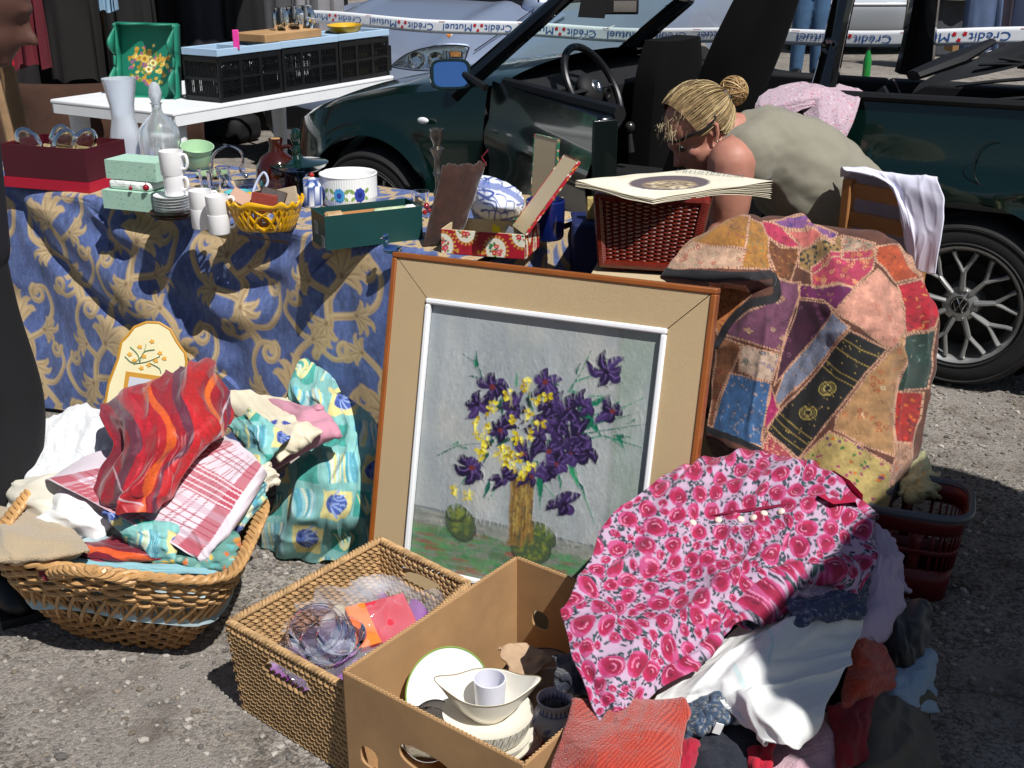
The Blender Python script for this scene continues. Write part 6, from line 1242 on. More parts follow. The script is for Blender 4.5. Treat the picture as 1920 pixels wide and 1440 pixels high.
def band(nm, t0, t1, nr, r_, m, amp=.006):
    mb = MB()
    for i in range(nr):
        t = t0+(t1-t0)*i/max(1, nr-1); ns_ = NST*4; mb.tube([wpt(4*j/ns_, t+.012*math.sin(j*.13+i*2), amp*math.cos(j/ns_*NST*PI+i*PI)) for j in range(ns_)], r_, 6, closed=True)
    return obj(nm, mb, m, wb)
band('lower_weave', .03, .30, 7, .0052, WK2); band('upper_weave', .64, .90, 6, .0056, WK)
mb = MB()
for j in range(NST): s = 4*(j+.5)/NST; mb.tube([wpt(s, t) for t in (0, .3, .6, .95)], .0042, 6)
obj('stakes', mb, WK2, wb)
mb = MB()
for j in range(NST):
    for sg in (-1, 1): s = 4*j/NST; mb.tube([wpt((s+sg*q*4/NST*1.6) % 4, .28+.38*q, .004*sg) for q in np.linspace(0, 1, 7)], .0045, 6)
obj('open_lattice', mb, WK, wb)
mb = MB()
for ph in range(3): mb.tube([wpt(4*j/300, 1-.0+.018*math.sin(j*.5+ph*2.1), .011*math.cos(j*.5+ph*2.1)) for j in range(300)], .0062, 7, closed=True)
obj('braided_rim', mb, WK, wb)
for (s0, s1) in ((.30, .62), (2.35, 2.65)):
    mb = MB()
    for ph in range(3): mb.tube([wpt(s0+(s1-s0)*q, .93+.30*math.sin(PI*q)*.6, .03*math.sin(PI*q)+.008)+np.array([.007*math.cos(q*26+ph*2.1), 0, .007*math.sin(q*26+ph*2.1)]) for q in np.linspace(0, 1, 40)], .007, 6)
    obj('rope_handle', mb, WK, wb)
mb = MB(); mb.lathe([(0, 0), (1, 0)], sum(BF)/4+Zv*.012, 4, ax=np.stack([(BF[1]-BF[0])*.7, (BF[3]-BF[0])*.7, Zv], 1)@np.array(Matrix.Rotation(PI/4, 3, 'Z'))); obj('basket_floor', mb, WK2, wb)
# ============================================================= textiles
FAB = mat('fabric'); SATIN = mat('satin', rough=.5, vc=True, sheen=.2, bump=(300, .15, .001)); KNIT = mat('knit', rough=.95, vc=True, bump=(260, 1., .004), sheen=.3)
def quad(name, q, canvas, m, bulge=.03, wr=((.008, 3, 4, 1), (.003, 8, 8, 2)), n=(80, 80), mode='d', label=None, cat=None, tuck=.02, group=None, nc=5, edge=.004, slack=1.045):
    """four corners (px, py, distance) clockwise from top left; bulges towards the viewer, edges tucked back"""
    q = np.array(q, float); rows = []
    for i in range(-1, nc+1):
        t = min(1, max(0, i/(nc-1.))); row = []
        for j in range(-1, nc+1):
            s = min(1, max(0, j/(nc-1.))); p_ = (q[0]*(1-s)+q[1]*s)*(1-t)+(q[3]*(1-s)+q[2]*s)*t; p_ = p_.copy(); wob = 5*float(noise(s*3.1+len(name), t*3.3, q[0][0]*.01, 3)); p_[0] += wob; p_[1] += wob*.6
            b_ = math.sin(PI*s)*math.sin(PI*t); p_[2] -= bulge*.75*b_**.6+.010*abs(float(noise(s*4+q[0][1]*.1, t*4, 0, 8)))
            if i in (-1, nc) or j in (-1, nc): p_[2] += tuck; c_ = q.mean(0); p_[:2] += (c_[:2]-p_[:2])*.02
            row.append(tuple(p_))
        rows.append(row)
    return cloth(name, rows, canvas, m, n, mode, wr, slack=slack, st=4, label=label, cat=cat, group=group, edge=edge)
# filler so that the basket is really full
mb = MB(); G = []
for t in np.linspace(0, 1, 24):
    row = []
    for a in np.linspace(0, 4, 81)[:-1]: p_ = wpt(a, .5); c = sum(RF)/4; d = p_-c; row.append(np.array([c[0], c[1], 0])+np.array([d[0], d[1], 0])*(.97*math.cos(t*PI/2))+Zv*(.13+.13*math.sin(t*PI/2)+.02*float(noise(a*3, t*4, 0, 3))))
    G.append(row)
mb.grid(np.array(G), cv=True); tag(obj('folded_linen', mb, mat('pale_linen', 'a9bcc2', rough=.9, var=(9, .3), bump=(14, .6, .02)), sharp=180), 'pale blue-grey linen filling the inside of the big willow basket', 'linen')
cx = Canvas(0, 740, 260, 1060, 2, 'e4e6e8'); cx.mott(.05, 8, 8, 2)
for k_ in range(500): cx.ell(rs.uniform(0, 260), rs.uniform(740, 960), 1.2, .9, 0, 'b4b8bc', .8)
cloth('lace_shawl', [[(95, 790, 2.85), (130, 768, 2.88), (180, 768, 2.88), (240, 780, 2.85)], [(60, 815, 2.68), (115, 800, 2.66), (180, 800, 2.64), (240, 815, 2.6)], [(48, 860, 2.56), (110, 860, 2.50), (180, 865, 2.47), (245, 870, 2.46)], [(38, 905, 2.5), (100, 915, 2.42), (180, 925, 2.4), (240, 930, 2.38)], [(45, 925, 2.55), (100, 940, 2.5), (170, 950, 2.46), (230, 950, 2.44)]], cx, KNIT, (90, 90), 'd', [(.016, 4, 5, 5), (.004, 9, 9, 6)], slack=1.06, st=4, label='white crocheted lace shawl bunched at the back left of the willow basket', cat='shawl')
quad('cream_cloth', [(30, 905, 2.46), (210, 900, 2.38), (235, 1010, 2.28), (20, 990, 2.38)], 'd6d0bf', FAB, .06, ((.022, 3, 2, 7), (.007, 8, 5, 8)), label='off-white cloth bunched in deep folds on the left of the willow basket', cat='cloth')
quad('white_napkin', [(115, 920, 2.36), (225, 935, 2.32), (190, 1020, 2.24), (75, 985, 2.30)], 'e4e4e2', FAB, .05, ((.016, 3, 2, 17), (.005, 6, 6, 18)), label='bright white cloth folded over the off-white one in the willow basket', cat='cloth')
quad('beige_cloth', [(-20, 950, 2.40), (110, 972, 2.30), (165, 1035, 2.14), (-20, 1052, 2.12)], 'a8967a', KNIT, .05, ((.024, 3, 2, 9), (.003, 8, 6, 8)), label='beige linen cloth hanging over the left rim of the willow basket', cat='cloth')
ct = Canvas(60, 800, 520, 1080, 2, 'd4c8d0')
ct_ = lambda s, t: (95+395*s*.99+(t)*130-95*s*0+0, 905-70*s+t*160)
cx2 = ct
def chk(s0, s1, c_, al): cx2.poly([uvp(s0, 0), uvp(s1, 0), uvp(s1, 1), uvp(s0, 1)], c_, al)
def chv(t0, t1, c_, al): cx2.poly([uvp(0, t0), uvp(1, t0), uvp(1, t1), uvp(0, t1)], c_, al)
TA, TB2, TC, TD_ = np.array([95., 900]), np.array([420., 825]), np.array([492., 870]), np.array([372., 1045])
def uvp(s, t): a = TA*(1-s)+TB2*s; b_ = np.array([130., 915])*(1-s)+TC*s; dd_ = TA*(1-s)+TD_*s; e2 = np.array([405., 815])*(1-s)+np.array([495., 875])*s; return tuple((np.array([95., 900])*(1-t)+np.array([415., 822])*t)*(1-s)+(np.array([372., 1045])*(1-t)+np.array([492., 872])*t)*s)
for a, b_ in ((.0, .07), (.10, .30), (.86, 1)): chk(a, b_, 'a83a4c', .8)
for a in (.12, .16, .2, .25): chk(a-.004, a+.004, 'e8d8dc', .9)
for a in (.38, .42, .52, .56, .66, .7, .78): chk(a-.005, a+.005, '9a2a40', .85)
chv(.0, .1, 'a83a4c', .55); chv(.48, .72, 'a8344a', .75)
for a in (.5, .55, .6, .66, .7): chv(a-.006, a+.006, 'ead6da', .9)
for a in (.2, .26, .32, .84, .88, .93): chv(a-.006, a+.006, '9a3048', .75)
chv(.12, .16, 'b89aa8', .6); chv(.36, .42, 'b89aa8', .5)
cloth('checked_towel', [[(85, 905, 2.42), (190, 845, 2.45), (300, 835, 2.5), (415, 812, 2.52)], [(100, 905, 2.34), (200, 880, 2.36), (320, 860, 2.38), (440, 828, 2.42)], [(180, 945, 2.26), (265, 930, 2.28), (370, 905, 2.30), (470, 848, 2.36)], [(280, 1000, 2.19), (340, 985, 2.20), (410, 950, 2.23), (490, 872, 2.32)], [(362, 1043, 2.15), (385, 1040, 2.15), (440, 980, 2.20), (497, 890, 2.33)], [(360, 1046, 2.19), (385, 1043, 2.19), (440, 990, 2.25), (492, 900, 2.38)]], ct, FAB, (150, 150), 'd', [(.006, 3, 5, 12), (.002, 8, 8, 13)], slack=1.015, st=6, label='red and white checked tea towel lying across the top of the willow basket', cat='towel', edge=.003)
# red and orange silk scarf
cs_ = Canvas(180, 670, 460, 980, 3, '8a0f1e')
for i, (x, c_, w_) in enumerate(((-60, '5c2838', 9), (-35, 'a81828', 12), (-12, '9c1420', 13), (6, 'c4501a', 7), (22, '8a1020', 8), (40, '5a2236', 9), (58, 'b01a22', 12), (80, 'a01a1c', 10), (100, 'c85a1c', 6), (116, '7c1426', 10), (136, '602a3e', 6), (-82, '8a1020', 9), (-100, '7a1a2c', 10), (150, '98141e', 12), (170, '8c1222', 10))):
    cs_.curve([(310+x*1.25, 660), (275+x*1.2+12*math.sin(x), 740), (318+x*.9, 820), (270+x*.85+10*math.cos(x*2), 900), (255+x*.7, 985)], w_, c_)
cs_.mott(.22, 2, 2, 4)
cs_.curve([(430, 740), (405, 800), (360, 850), (330, 930)], 1.5, 'b8a8b0'); cs_.curve([(215, 880), (230, 925), (265, 950)], 1.4, 'b09098')
Pr = [[(238, 775, 2.62), (262, 722, 2.66), (325, 702, 2.68), (378, 686, 2.68), (400, 700, 2.66)], [(200, 770, 2.52), (250, 735, 2.50), (320, 720, 2.52), (380, 700, 2.55), (425, 735, 2.56)], [(200, 800, 2.42), (255, 780, 2.38), (320, 765, 2.40), (385, 750, 2.45), (440, 775, 2.50)], [(215, 830, 2.36), (260, 835, 2.29), (325, 820, 2.30), (385, 805, 2.36), (438, 800, 2.46)], [(190, 880, 2.34), (240, 885, 2.25), (300, 870, 2.25), (350, 850, 2.31), (400, 835, 2.42)], [(180, 925, 2.30), (225, 930, 2.22), (280, 920, 2.22), (325, 900, 2.28), (350, 870, 2.37)], [(205, 945, 2.27), (240, 958, 2.20), (275, 960, 2.20), (300, 945, 2.25), (312, 925, 2.33)]]
cloth('silk_scarf', Pr, cs_, SATIN, (200, 180), 'd', [(.036, 1.8, 5, 21), (.020, 3.5, 8, 27), (.007, 7, 13, 22)], slack=1.035, st=6, label='shiny red, orange and plum striped scarf crumpled on top of the willow basket', cat='scarf', edge=.006)
def shellcanvas(x0, y0, x1, y1, seed, k_=3, s_=1.0):
    c_ = Canvas(x0, y0, x1, y1, k_, '7fb8b4'); r_ = np.random.RandomState(seed); T_s = 62*s_
    for i in range(-1, int((x1-x0)/T_s)+2):
        for j in range(-1, int((y1-y0)/T_s)+2):
            x, y = x0+i*T_s+(j % 2)*14, y0+j*T_s; kind = (i+j) % 3; col_ = ['d9cf8c', '3f9c92', '8cc4cc'][kind]
            c_.poly([(x, y), (x+T_s*.78, y+5), (x+T_s*.74, y+T_s*.8), (x-3, y+T_s*.76)], col_)
            if kind == 0:
                cx_, cy_ = x+T_s*.38, y+T_s*.4; R_ = T_s*.27; c_.ell(cx_, cy_, R_*1.1, R_*.9, .3, '3c549c')
                for q in range(6): a = -.9+q*.42; c_.line([(cx_-R_*.6, cy_-R_*.2), (cx_-R_*.6+R_*1.55*math.cos(a), cy_-R_*.2+R_*1.4*math.sin(a))], R_*.05, '8ea4d4', R_*.09)
                c_.ell(cx_-R_*.62, cy_-R_*.3, R_*.42, R_*.4, 0, '5068b0'); c_.ell(cx_-R_*.62, cy_-R_*.3, R_*.2, R_*.2, 0, '24387c')
            if kind == 2:
                for q in range(9): c_.line([(x+q*T_s*.085, y), (x+q*T_s*.085+r_.uniform(-3, 3), y+T_s*.78)], r_.uniform(.8, 2.6), ['d8dcc0', '5aa0b4', 'bcd8d8', '4f98a8', 'e0d890'][r_.randint(5)])
            if kind == 1 and r_.rand() < .6:
                for q in range(5): c_.curve([(x+T_s*.35, y+T_s*.7), (x+T_s*(.2+.1*q), y+T_s*.45), (x+T_s*(.05+.15*q), y+T_s*.15)], 2.6, ['d8d496', 'c4d8c8'][q % 2], 1.2)
    c_.mott(.12, 3, 9, seed); return c_
sh = shellcanvas(480, 670, 730, 1090, 3)
for q in ([(668, 880), (660, 850), (640, 830)], [(668, 880), (672, 845), (690, 825)], [(650, 905), (640, 880), (622, 870)], [(650, 905), (665, 870), (700, 862)], [(640, 925), (660, 905), (695, 905)]): pass
cloth('shell_curtain', [[(562, 682, 3.02), (580, 690, 3.02), (600, 700, 3.02), (622, 712, 3.02)], [(545, 725, 2.86), (580, 730, 2.82), (615, 735, 2.82), (645, 745, 2.86)], [(560, 775, 2.82), (600, 765, 2.74), (650, 765, 2.74), (705, 800, 2.75)], [(590, 830, 2.76), (625, 830, 2.68), (670, 830, 2.66), (712, 850, 2.67)], [(525, 890, 2.72), (600, 890, 2.60), (655, 890, 2.58), (708, 900, 2.61)], [(502, 960, 2.66), (575, 960, 2.56), (640, 960, 2.54), (702, 960, 2.57)], [(488, 1025, 2.66), (560, 1020, 2.59), (630, 1005, 2.58), (698, 1000, 2.62)], [(492, 1068, 2.70), (545, 1062, 2.66), (610, 1048, 2.59), (690, 1030, 2.62)]], sh, FAB, (190, 130), 'd', [(.030, 4, 3, 31), (.008, 7, 5, 32)], slack=1.05, st=6, label='turquoise and yellow seashell printed curtain slumped between the willow basket and the painting', cat='curtain', edge=.008)
quad('shell_cloth', [(430, 800, 2.62), (470, 768, 2.62), (545, 822, 2.52), (482, 875, 2.48)], shellcanvas(400, 750, 560, 890, 9, 3, .8), FAB, .03, ((.006, 3, 4, 3), (.002, 8, 8, 4)), label='small turquoise coral print cloth right of the red scarf', cat='cloth')
quad('coral_cloth', [(205, 965, 2.24), (330, 990, 2.20), (330, 1050, 2.16), (255, 1040, 2.20)], shellcanvas(190, 940, 350, 1070, 12, 3, .9), FAB, .03, label='turquoise and yellow printed cloth under the checked towel', cat='cloth')
quad('shell_napkin', [(405, 1000, 2.24), (490, 905, 2.34), (500, 935, 2.34), (420, 1035, 2.22)], shellcanvas(390, 890, 520, 1050, 15, 3, .7), FAB, .02, label='shell printed napkin along the right rim of the willow basket', cat='napkin')
co_ = Canvas(320, 1000, 470, 1090, 4, '5f8f86')
for k_ in range(90): x, y = rs.uniform(320, 470), rs.uniform(1000, 1090); a = rs.rand()*3; co_.poly([(x-5, y), (x, y-5), (x+5, y), (x, y+5)], ['c98a3c', 'd4b04c', '3f7468', 'c86a34', '8ab0a0', '5aa0a0'][k_ % 6])
quad('orange_print_cloth', [(275, 1045, 2.19), (440, 1005, 2.20), (445, 1070, 2.15), (300, 1060, 2.16)], co_, FAB, .02, label='teal and orange diamond printed cloth under the checked towel, front right of the basket', cat='cloth')
cm_ = Canvas(50, 1000, 350, 1090, 3, '6e1226'); cm_.curve([(60, 1060), (130, 1030), (200, 1035), (330, 1060)], 6, 'c8501e', 5); cm_.curve([(60, 1080), (180, 1050), (330, 1075)], 4, '8a1a34', 4); cm_.mott(.2, 3, 3, 5)
quad('plum_scarf', [(125, 1030, 2.22), (215, 1008, 2.24), (330, 1050, 2.17), (175, 1052, 2.18)], cm_, SATIN, .03, ((.012, 5, 2, 5), (.004, 8, 6, 6)), label='plum red scarf with an orange stripe spilling over the front rim of the willow basket', cat='scarf')
quad('maroon_corner', [(62, 1030, 2.20), (110, 1030, 2.18), (85, 1085, 2.13), (66, 1070, 2.16)], '7a0f24', SATIN, .015, label='small maroon corner of cloth hanging over the left front rim', cat='cloth')
quad('aqua_cloth', [(118, 1052, 2.18), (330, 1060, 2.15), (415, 1075, 2.12), (140, 1080, 2.15)], '86b4bc', FAB, .015, ((.008, 6, 2, 5), (.003, 9, 4, 6)), label='thin aqua cloth edge showing along the front rim of the willow basket', cat='cloth')
quad('cream_ruffle', [(455, 890, 2.42), (505, 870, 2.48), (522, 905, 2.45), (490, 925, 2.40)], 'ddd2bc', FAB, .02, ((.010, 6, 3, 5), (.004, 9, 6, 6)), label='cream ruffled cloth edge at the back right rim of the willow basket', cat='cloth')
# cushion pile behind
mb = MB(); mb.ball(ad(560, 840, 2.95), (.16, .14, .12), 16); tag(obj('stuffed_bag', mb, mat('stuffed_bag', 'b7a9a4', rough=.9, bump=(12, .5, .02))), 'stuffed pale bag under the pink and cream cloths', 'bag')
quad('pink_cloth', [(455, 745, 2.92), (592, 766, 2.66), (632, 815, 2.58), (505, 885, 2.58)], 'c48a9c', FAB, .09, ((.018, 3, 4, 41), (.006, 8, 8, 42)), label='dusty pink cloth under the cream one, right of the red scarf', cat='cloth')
cc_ = Canvas(400, 720, 640, 880, 3, 'dcd2b8'); cc_.ell(513, 793, 8, 4, -.5, '3a4ca0'); cc_.ell(538, 796, 9, 3.5, .1, '3a4ca0'); cc_.mott(.05, 10, 10, 3)
quad('cream_pillowcase', [(405, 735, 2.86), (540, 752, 2.82), (600, 810, 2.56), (520, 858, 2.52)], cc_, FAB, .09, ((.018, 3, 4, 51), (.006, 7, 7, 52)), label='cream pillowcase with two blue leaf marks, between the red scarf and the shell curtain', cat='pillowcase')
# ============================================================= seagrass basket
SG = mat('seagrass', 'b39064', rough=.7, var=(40, .45))
sgR = [at(430, 1166, .21), at(652, 1290, .215), at(878, 1094, .21), at(712, 1012, .21)]; c_s = sum(sgR)/4
sgB = [c_s*np.array([1, 1, 0])+(q-c_s)*.93*np.array([1, 1, 0]) for q in sgR]
sgb = thing('seagrass_basket', c_s*np.array([1, 1, 0]), 'square woven seagrass basket with cut-out handles, holding wrapped glassware', 'basket')
def sgp(side, f, t, o=0.): a = sgB[side]*(1-f)+sgB[(side+1) % 4]*f; b_ = sgR[side]*(1-f)+sgR[(side+1) % 4]*f; p_ = a*(1-t)+b_*t; nn = np.cross(sgR[(side+1) % 4]-sgR[side], Zv); nn /= np.linalg.norm(nn); return p_+nn*o
for side in range(4):
    L1 = np.linalg.norm(sgR[(side+1) % 4]-sgR[side]); nseg = int(L1/.017); mb = MB(); NR = 17
    for r_i in range(NR):
        t = .03+.90*r_i/(NR-1)
        for j in range(nseg+1):
            f = (j+(.5 if r_i % 2 else 0))/nseg; hole = side in (0, 2) and abs(f-.5) < .19 and .66 < t < .86
            if hole or f > 1.01: continue
            du = .011/L1
            for o_ in (-1, 1):
                a = sgp(side, f-du, t+(.022 if o_ > 0 else -.022), .003*o_); b_ = sgp(side, f+du, t-(.024 if o_ > 0 else -.024), .003*o_); m_ = (a+b_)/2+(b_*0)
                nn = sgp(side, f, t, 1)-sgp(side, f, t, 0); mb.tube([a, m_+nn*.003*o_, b_], [.0022, .0046, .0022], 5)
    mb.grid(np.array([[sgp(side, f, t) for t in np.linspace(0, .66 if side in (0, 2) else .97, 3)] for f in np.linspace(0, 1, 3)]))
    obj('woven_side', mb, SG, sgb)
for side in range(4):
    mb = MB(); L1 = np.linalg.norm(sgR[(side+1) % 4]-sgR[side])
    for ph in range(2): mb.tube([sgp(side, f, 1+.02*math.sin(f*L1*330+ph*PI), .005*math.cos(f*L1*330+ph*PI)) for f in np.linspace(0, 1, int(L1*420))], .0042, 6)
    obj('rim_rope', mb, SG, sgb)
mb = MB(); mb.add([q+Zv*.004 for q in sgB], [[0, 1, 2, 3]]); obj('basket_floor', mb, SG, sgb, smooth=False)
def inside(f, g, h): a = sgR[0]*(1-f)+sgR[1]*f; b_ = sgR[3]*(1-f)+sgR[2]*f; p_ = a*(1-g)+b_*g; return np.array([p_[0], p_[1], h])
G = [[inside(f, g, .10+.035*float(noise(f*4, g*5, 0, 3))) for g in np.linspace(.05, .95, 60)] for f in np.linspace(.08, .92, 50)]
cvp = lambda P_: np.where((noise(P_[..., 0]*16, P_[..., 1]*16, 0, 9) > -.05)[..., None], np.array(lin('7a2a86')), np.array(lin('b7ae94')))
G = np.array(G); mb = MB(); mb.grid(G, col=cvp(G)); tag(obj('purple_tissue', mb, mat('tissue_purple', rough=.7, vc=True), solid=.002, sharp=180), 'purple and cream tissue paper lining the seagrass basket', 'tissue')
PLB = mat('clear_plastic', 'e8ecf6', rough=.05, trans=.3, ior=1.3, spec=1., alpha=.16)
for i, (f, g, sx_, sy_, hh, l) in enumerate(((.45, .62, .15, .12, .075, 'large crumpled clear plastic bag at the back of the seagrass basket'), (.55, .34, .12, .10, .04, 'second crumpled clear plastic bag, over the glassware'))):
    G = []; c = inside(f, g, .12)
    for t in np.linspace(0, PI/2, 46): G.append([c+np.array([sx_*math.cos(t)*math.cos(a), sy_*math.cos(t)*math.sin(a), hh*math.sin(t)])*(1+.30*(1-2*abs(float(noise(math.cos(a)*2.2*math.cos(t)+i, math.sin(a)*2.2, t*2.2, 7))))+.02*float(noise(math.cos(a)*7, math.sin(a)*7, t*6, 8))) for a in np.linspace(0, 2*PI, 91)[:-1]])
    mb = MB(); mb.grid(np.array(G), cv=True); tag(obj('plastic_bag', mb, PLB, sharp=20), l, 'bag', 'clear plastic bags')
GLI = mat('lilac_glass', 'ece8f6', rough=.02, trans=1., ior=1.3, spec=.9)
for i, (f, g, r_, tl) in enumerate(((.33, .33, .062, .5), (.36, .30, .055, .5), (.50, .28, .058, .3), (.56, .33, .05, .3))):
    mb = MB(); mb.lathe([(0, 0), (r_*.5, 0), (r_*.8, .012), (r_, .035), (r_*.96, .036), (r_*.74, .016), (r_*.45, .006), (0, .006)], inside(f, g, .145+.012*(i % 2)), 32, ax=np.array(Matrix.Rotation(tl, 3, 'X'))); tag(obj('glass_bowl', mb, GLI), ('lower left', 'upper left', 'lower right', 'upper right')[i]+' clear lilac-tinted glass bowl in the seagrass basket', 'bowl', 'lilac glass bowls')
q = inside(.62, .58, .165); Mr = np.array(Matrix.Rotation(.5, 3, 'Z')@Matrix.Rotation(.45, 3, 'X')); mb = MB(); mb.box(q, (.13, .10, .02), M=Mr); nb = obj('napkin_pack', mb, mat('napkin_red', 'b81e34', rough=.5), bevel=.002); tag(nb, 'crimson and orange packet of napkins in the seagrass basket', 'packet')
mb = MB(); mb.box(q+Mr@np.array([-.045, 0, .0115]), (.042, .1, .003), M=Mr); obj('orange_band', mb, mat('napkin_orange', 'e8701a', rough=.5), nb)
# ============================================================= banana carton with crockery
cbR = [at(644, 1258, .26), at(983, 1432, .26), None, at(969, 1044, .26)]; cbR[2] = cbR[1]+cbR[3]-cbR[0]
cbx = thing('cardboard_box', (cbR[0]+cbR[2])/2*np.array([1, 1, 0]), 'open brown cardboard box with hand holes, full of crockery, front centre', 'box')
def wall(a, b_, holes, nm='wall'):
    L1 = np.linalg.norm(b_-a); ex = (b_-a)/L1; nn = np.cross(ex, Zv); n1, n2 = 150, 70; S_, T_ = np.meshgrid(np.linspace(0, L1, n1), np.linspace(0, .26, n2), indexing='ij')
    a0 = a*np.array([1, 1, 0]); P_ = a0+S_[..., None]*ex+T_[..., None]*Zv; F = []; ok = np.ones((n1-1, n2-1), bool); sc_, tc_ = (S_[:-1, :-1]+S_[1:, 1:])/2, (T_[:-1, :-1]+T_[1:, 1:])/2
    for (x, y, rx, ry) in holes:
        ok &= ((np.abs(sc_-x)/rx)**2.6+(np.abs(tc_-y)/ry)**2.6) > 1
        d = ((np.abs(S_-x)/rx)**2.6+(np.abs(T_-y)/ry)**2.6)**(1/2.6); m_ = (d < 1.25) & (d > .8); k_ = np.where(m_, 1./np.maximum(d, .01), 1.); P_ += (np.where(m_, (S_-x)*(k_-1)*.9, 0))[..., None]*ex+(np.where(m_, (T_-y)*(k_-1)*.9, 0))[..., None]*Zv
    I, J = np.nonzero(ok); q = np.stack([I*n2+J, (I+1)*n2+J, (I+1)*n2+J+1, I*n2+J+1], -1); mb = MB(); mb.add(P_.reshape(-1, 3), q); return obj(nm, mb, CARD, cbx, solid=.0055, sharp=30)
L01, L12 = np.linalg.norm(cbR[1]-cbR[0]), np.linalg.norm(cbR[2]-cbR[1])
wall(cbR[0], cbR[1], [(L01*.14, .10, .022, .022), (L01*.48, .155, .062, .024), (L01*.86, .10, .02, .02)]); wall(cbR[1], cbR[2], [(L12*.5, .12, .02, .02)]); wall(cbR[2], cbR[3], [(L01*.84, .13, .022, .022)]); wall(cbR[3], cbR[0], [(L12*.40, .12, .018, .022)])
for a, b_ in zip(cbR, cbR[1:]+cbR[:1]): mb = MB(); nw = np.cross(b_-a, Zv); nw /= np.linalg.norm(nw); mb.tube([a+(b_-a)*q+Zv*.0012+nw*.002*math.sin(q*np.linalg.norm(b_-a)*700) for q in np.linspace(.005, .995, 300)], .0011, 4); obj('fluted_edge', mb, mat('flute', 'b89468', rough=.9), cbx)
mb = MB(); fl_ = [q*np.array([1, 1, 0])+Zv*.006 for q in cbR]; mb.add(fl_, [[0, 1, 2, 3]]); obj('box_floor', mb, CARD, cbx, smooth=False)
OFW = mat('cream_china', 'e2ded2', rough=.15, spec=.6)
bxe = (cbR[1]-cbR[0])/L01; bxf = (cbR[3]-cbR[0])/L12
def bxp(a, b_, z): p_ = cbR[0]+(cbR[1]-cbR[0])*a+(cbR[3]-cbR[0])*b_; return np.array([p_[0], p_[1], z])
def disc(nm, px, py, h, r_, nrm, m, label, cat='plate', rim=None, dp=.016, group=None, ell_=1.):
    c = at(px, py, h); n_ = np.array(nrm, float); n_ /= np.linalg.norm(n_); A_ = np.array(frame(n_)); mb = MB(); mb.lathe([(0, 0), (r_*.6, 0), (r_*.95, dp), (r_, dp+.001), (r_*.95, dp-.003), (r_*.62, -.004), (0, -.004)], c, 48, ax=A_, sy=ell_); o = tag(obj(nm, mb, m), label, cat, group)
    if rim: mb = MB(); mb.tube([c+A_@np.array([r_*math.cos(a), r_*ell_*math.sin(a), dp+.001]) for a in np.linspace(0, 2*PI, 61)[:-1]], .0016, 5, closed=True); obj('rim_line', mb, mat('rim_'+rim, rim, rough=.3), o)
    return o
disc('oval_plate', *[float(q_) for q_ in proj(bxp(.15, .40, .125))], .125, .086, bxe*.80+Zv*.42-bxf*.38, WCH, 'large white plate with a green rim, leaning inside the left of the cardboard box', rim='7fa04a')
disc('glass_plate', *[float(q_) for q_ in proj(bxp(.24, .22, .10))], .10, .05, bxe*.5+Zv*.5-bxf*.5, THIN, 'clear glass plate standing in front of the white plate in the box'); disc('glass_plate', 815, 1357, .115, .045, (.1, -.8, .55), THIN, 'second clear glass plate, right of the first in the box')
disc('glass_plate', 825, 1360, .06, .10, (.0, -.1, 1), OFW, 'cream plate lying flat under the glass plates', rim='8a8a7a')
ps = at(915, 1350, .145); k = kz(ps)
cl_ = Canvas(0, 0, 360, 24, 3, 'e4dfd0')
for x in np.arange(-20, 380, 7.): cl_.line([(x, 0), (x+12, 24)], .5, '55584e'); cl_.line([(x+12, 0), (x, 24)], .5, '55584e')
cl_.line([(0, 1.5), (360, 1.5)], .8, '6a6a58'); cl_.line([(0, 22), (360, 22)], .8, '6a6a58')
for i in range(3):
    ang = np.linspace(0, 2*PI, 241)[:-1]; P_ = []; U_ = []
    for hh_, rr in ((0, .070), (.12, .074), (.4, .078), (.7, .081), (1., .083)): P_.append([ps+np.array([rr*math.cos(a), rr*math.sin(a), -.055+.018*i+.018*hh_*(2.2 if i == 2 else 1)]) for a in ang]); U_.append([(math.degrees(a), 24*hh_) for a in ang])
    mb = MB(); col_ = cl_.sample(np.array(U_)) if i == 2 else np.broadcast_to(lin('e4e0d4'), (5, 240, 3)); mb.grid(np.array(P_), cv=True, col=col_); top = P_[-1][0][2]; mb.lathe([(.083, 0), (.078, -.002), (.055, -.010), (0, -.010)], (ps[0], ps[1], top), 80, col=lin('e4dfd0')); mb.lathe([(0, 0), (.07, 0)], (ps[0], ps[1], P_[0][0][2]), 80, col=lin('e4e0d4'))
    tag(obj('soup_plate', mb, mat('patterned_china', rough=.18, vc=True)), ('bottom', 'middle', 'topmost, lattice-edged')[i]+' cream bowl of the stack under the gravy boat', 'bowl', 'cream bowls in a stack')
gb0 = np.array([ps[0], ps[1], ps[2]+.010]); gbt = thing('gravy_boat', gb0, 'cream gravy boat with two pointed spouts standing on the lattice-edged bowls', 'gravy boat'); mb = MB(); G = []
for t, rr in ((0, .032), (.1, .036), (.3, .048), (.6, .060), (1., .068), (1., .064), (.6, .056), (.3, .044), (.15, .03), (.12, 0.001)):
    G.append([gb0+np.array([rr*math.cos(a)*(1+.42*t*abs(math.cos(a))**9), rr*.86*math.sin(a), .062*t+.018*t*abs(math.cos(a))**9]) for a in np.linspace(0, 2*PI, 97)[:-1]])
mb.grid(np.array(G), cv=True); obj('bowl', mb, OFW, gbt, sharp=60)
mb = MB(); mb.lathe([(0, 0), (.05, .002), (.058, .008), (.05, .006)], gb0-Zv*.006, 40, sx=1.25); obj('saucer_foot', mb, OFW, gbt)
mb = MB(); mb.tube(list(np.array(G[4])+Zv*.0005), .0009, 5, closed=True); obj('gold_rim', mb, mat('dull_gold', '9a8a6a', rough=.3, metal=.5), gbt)
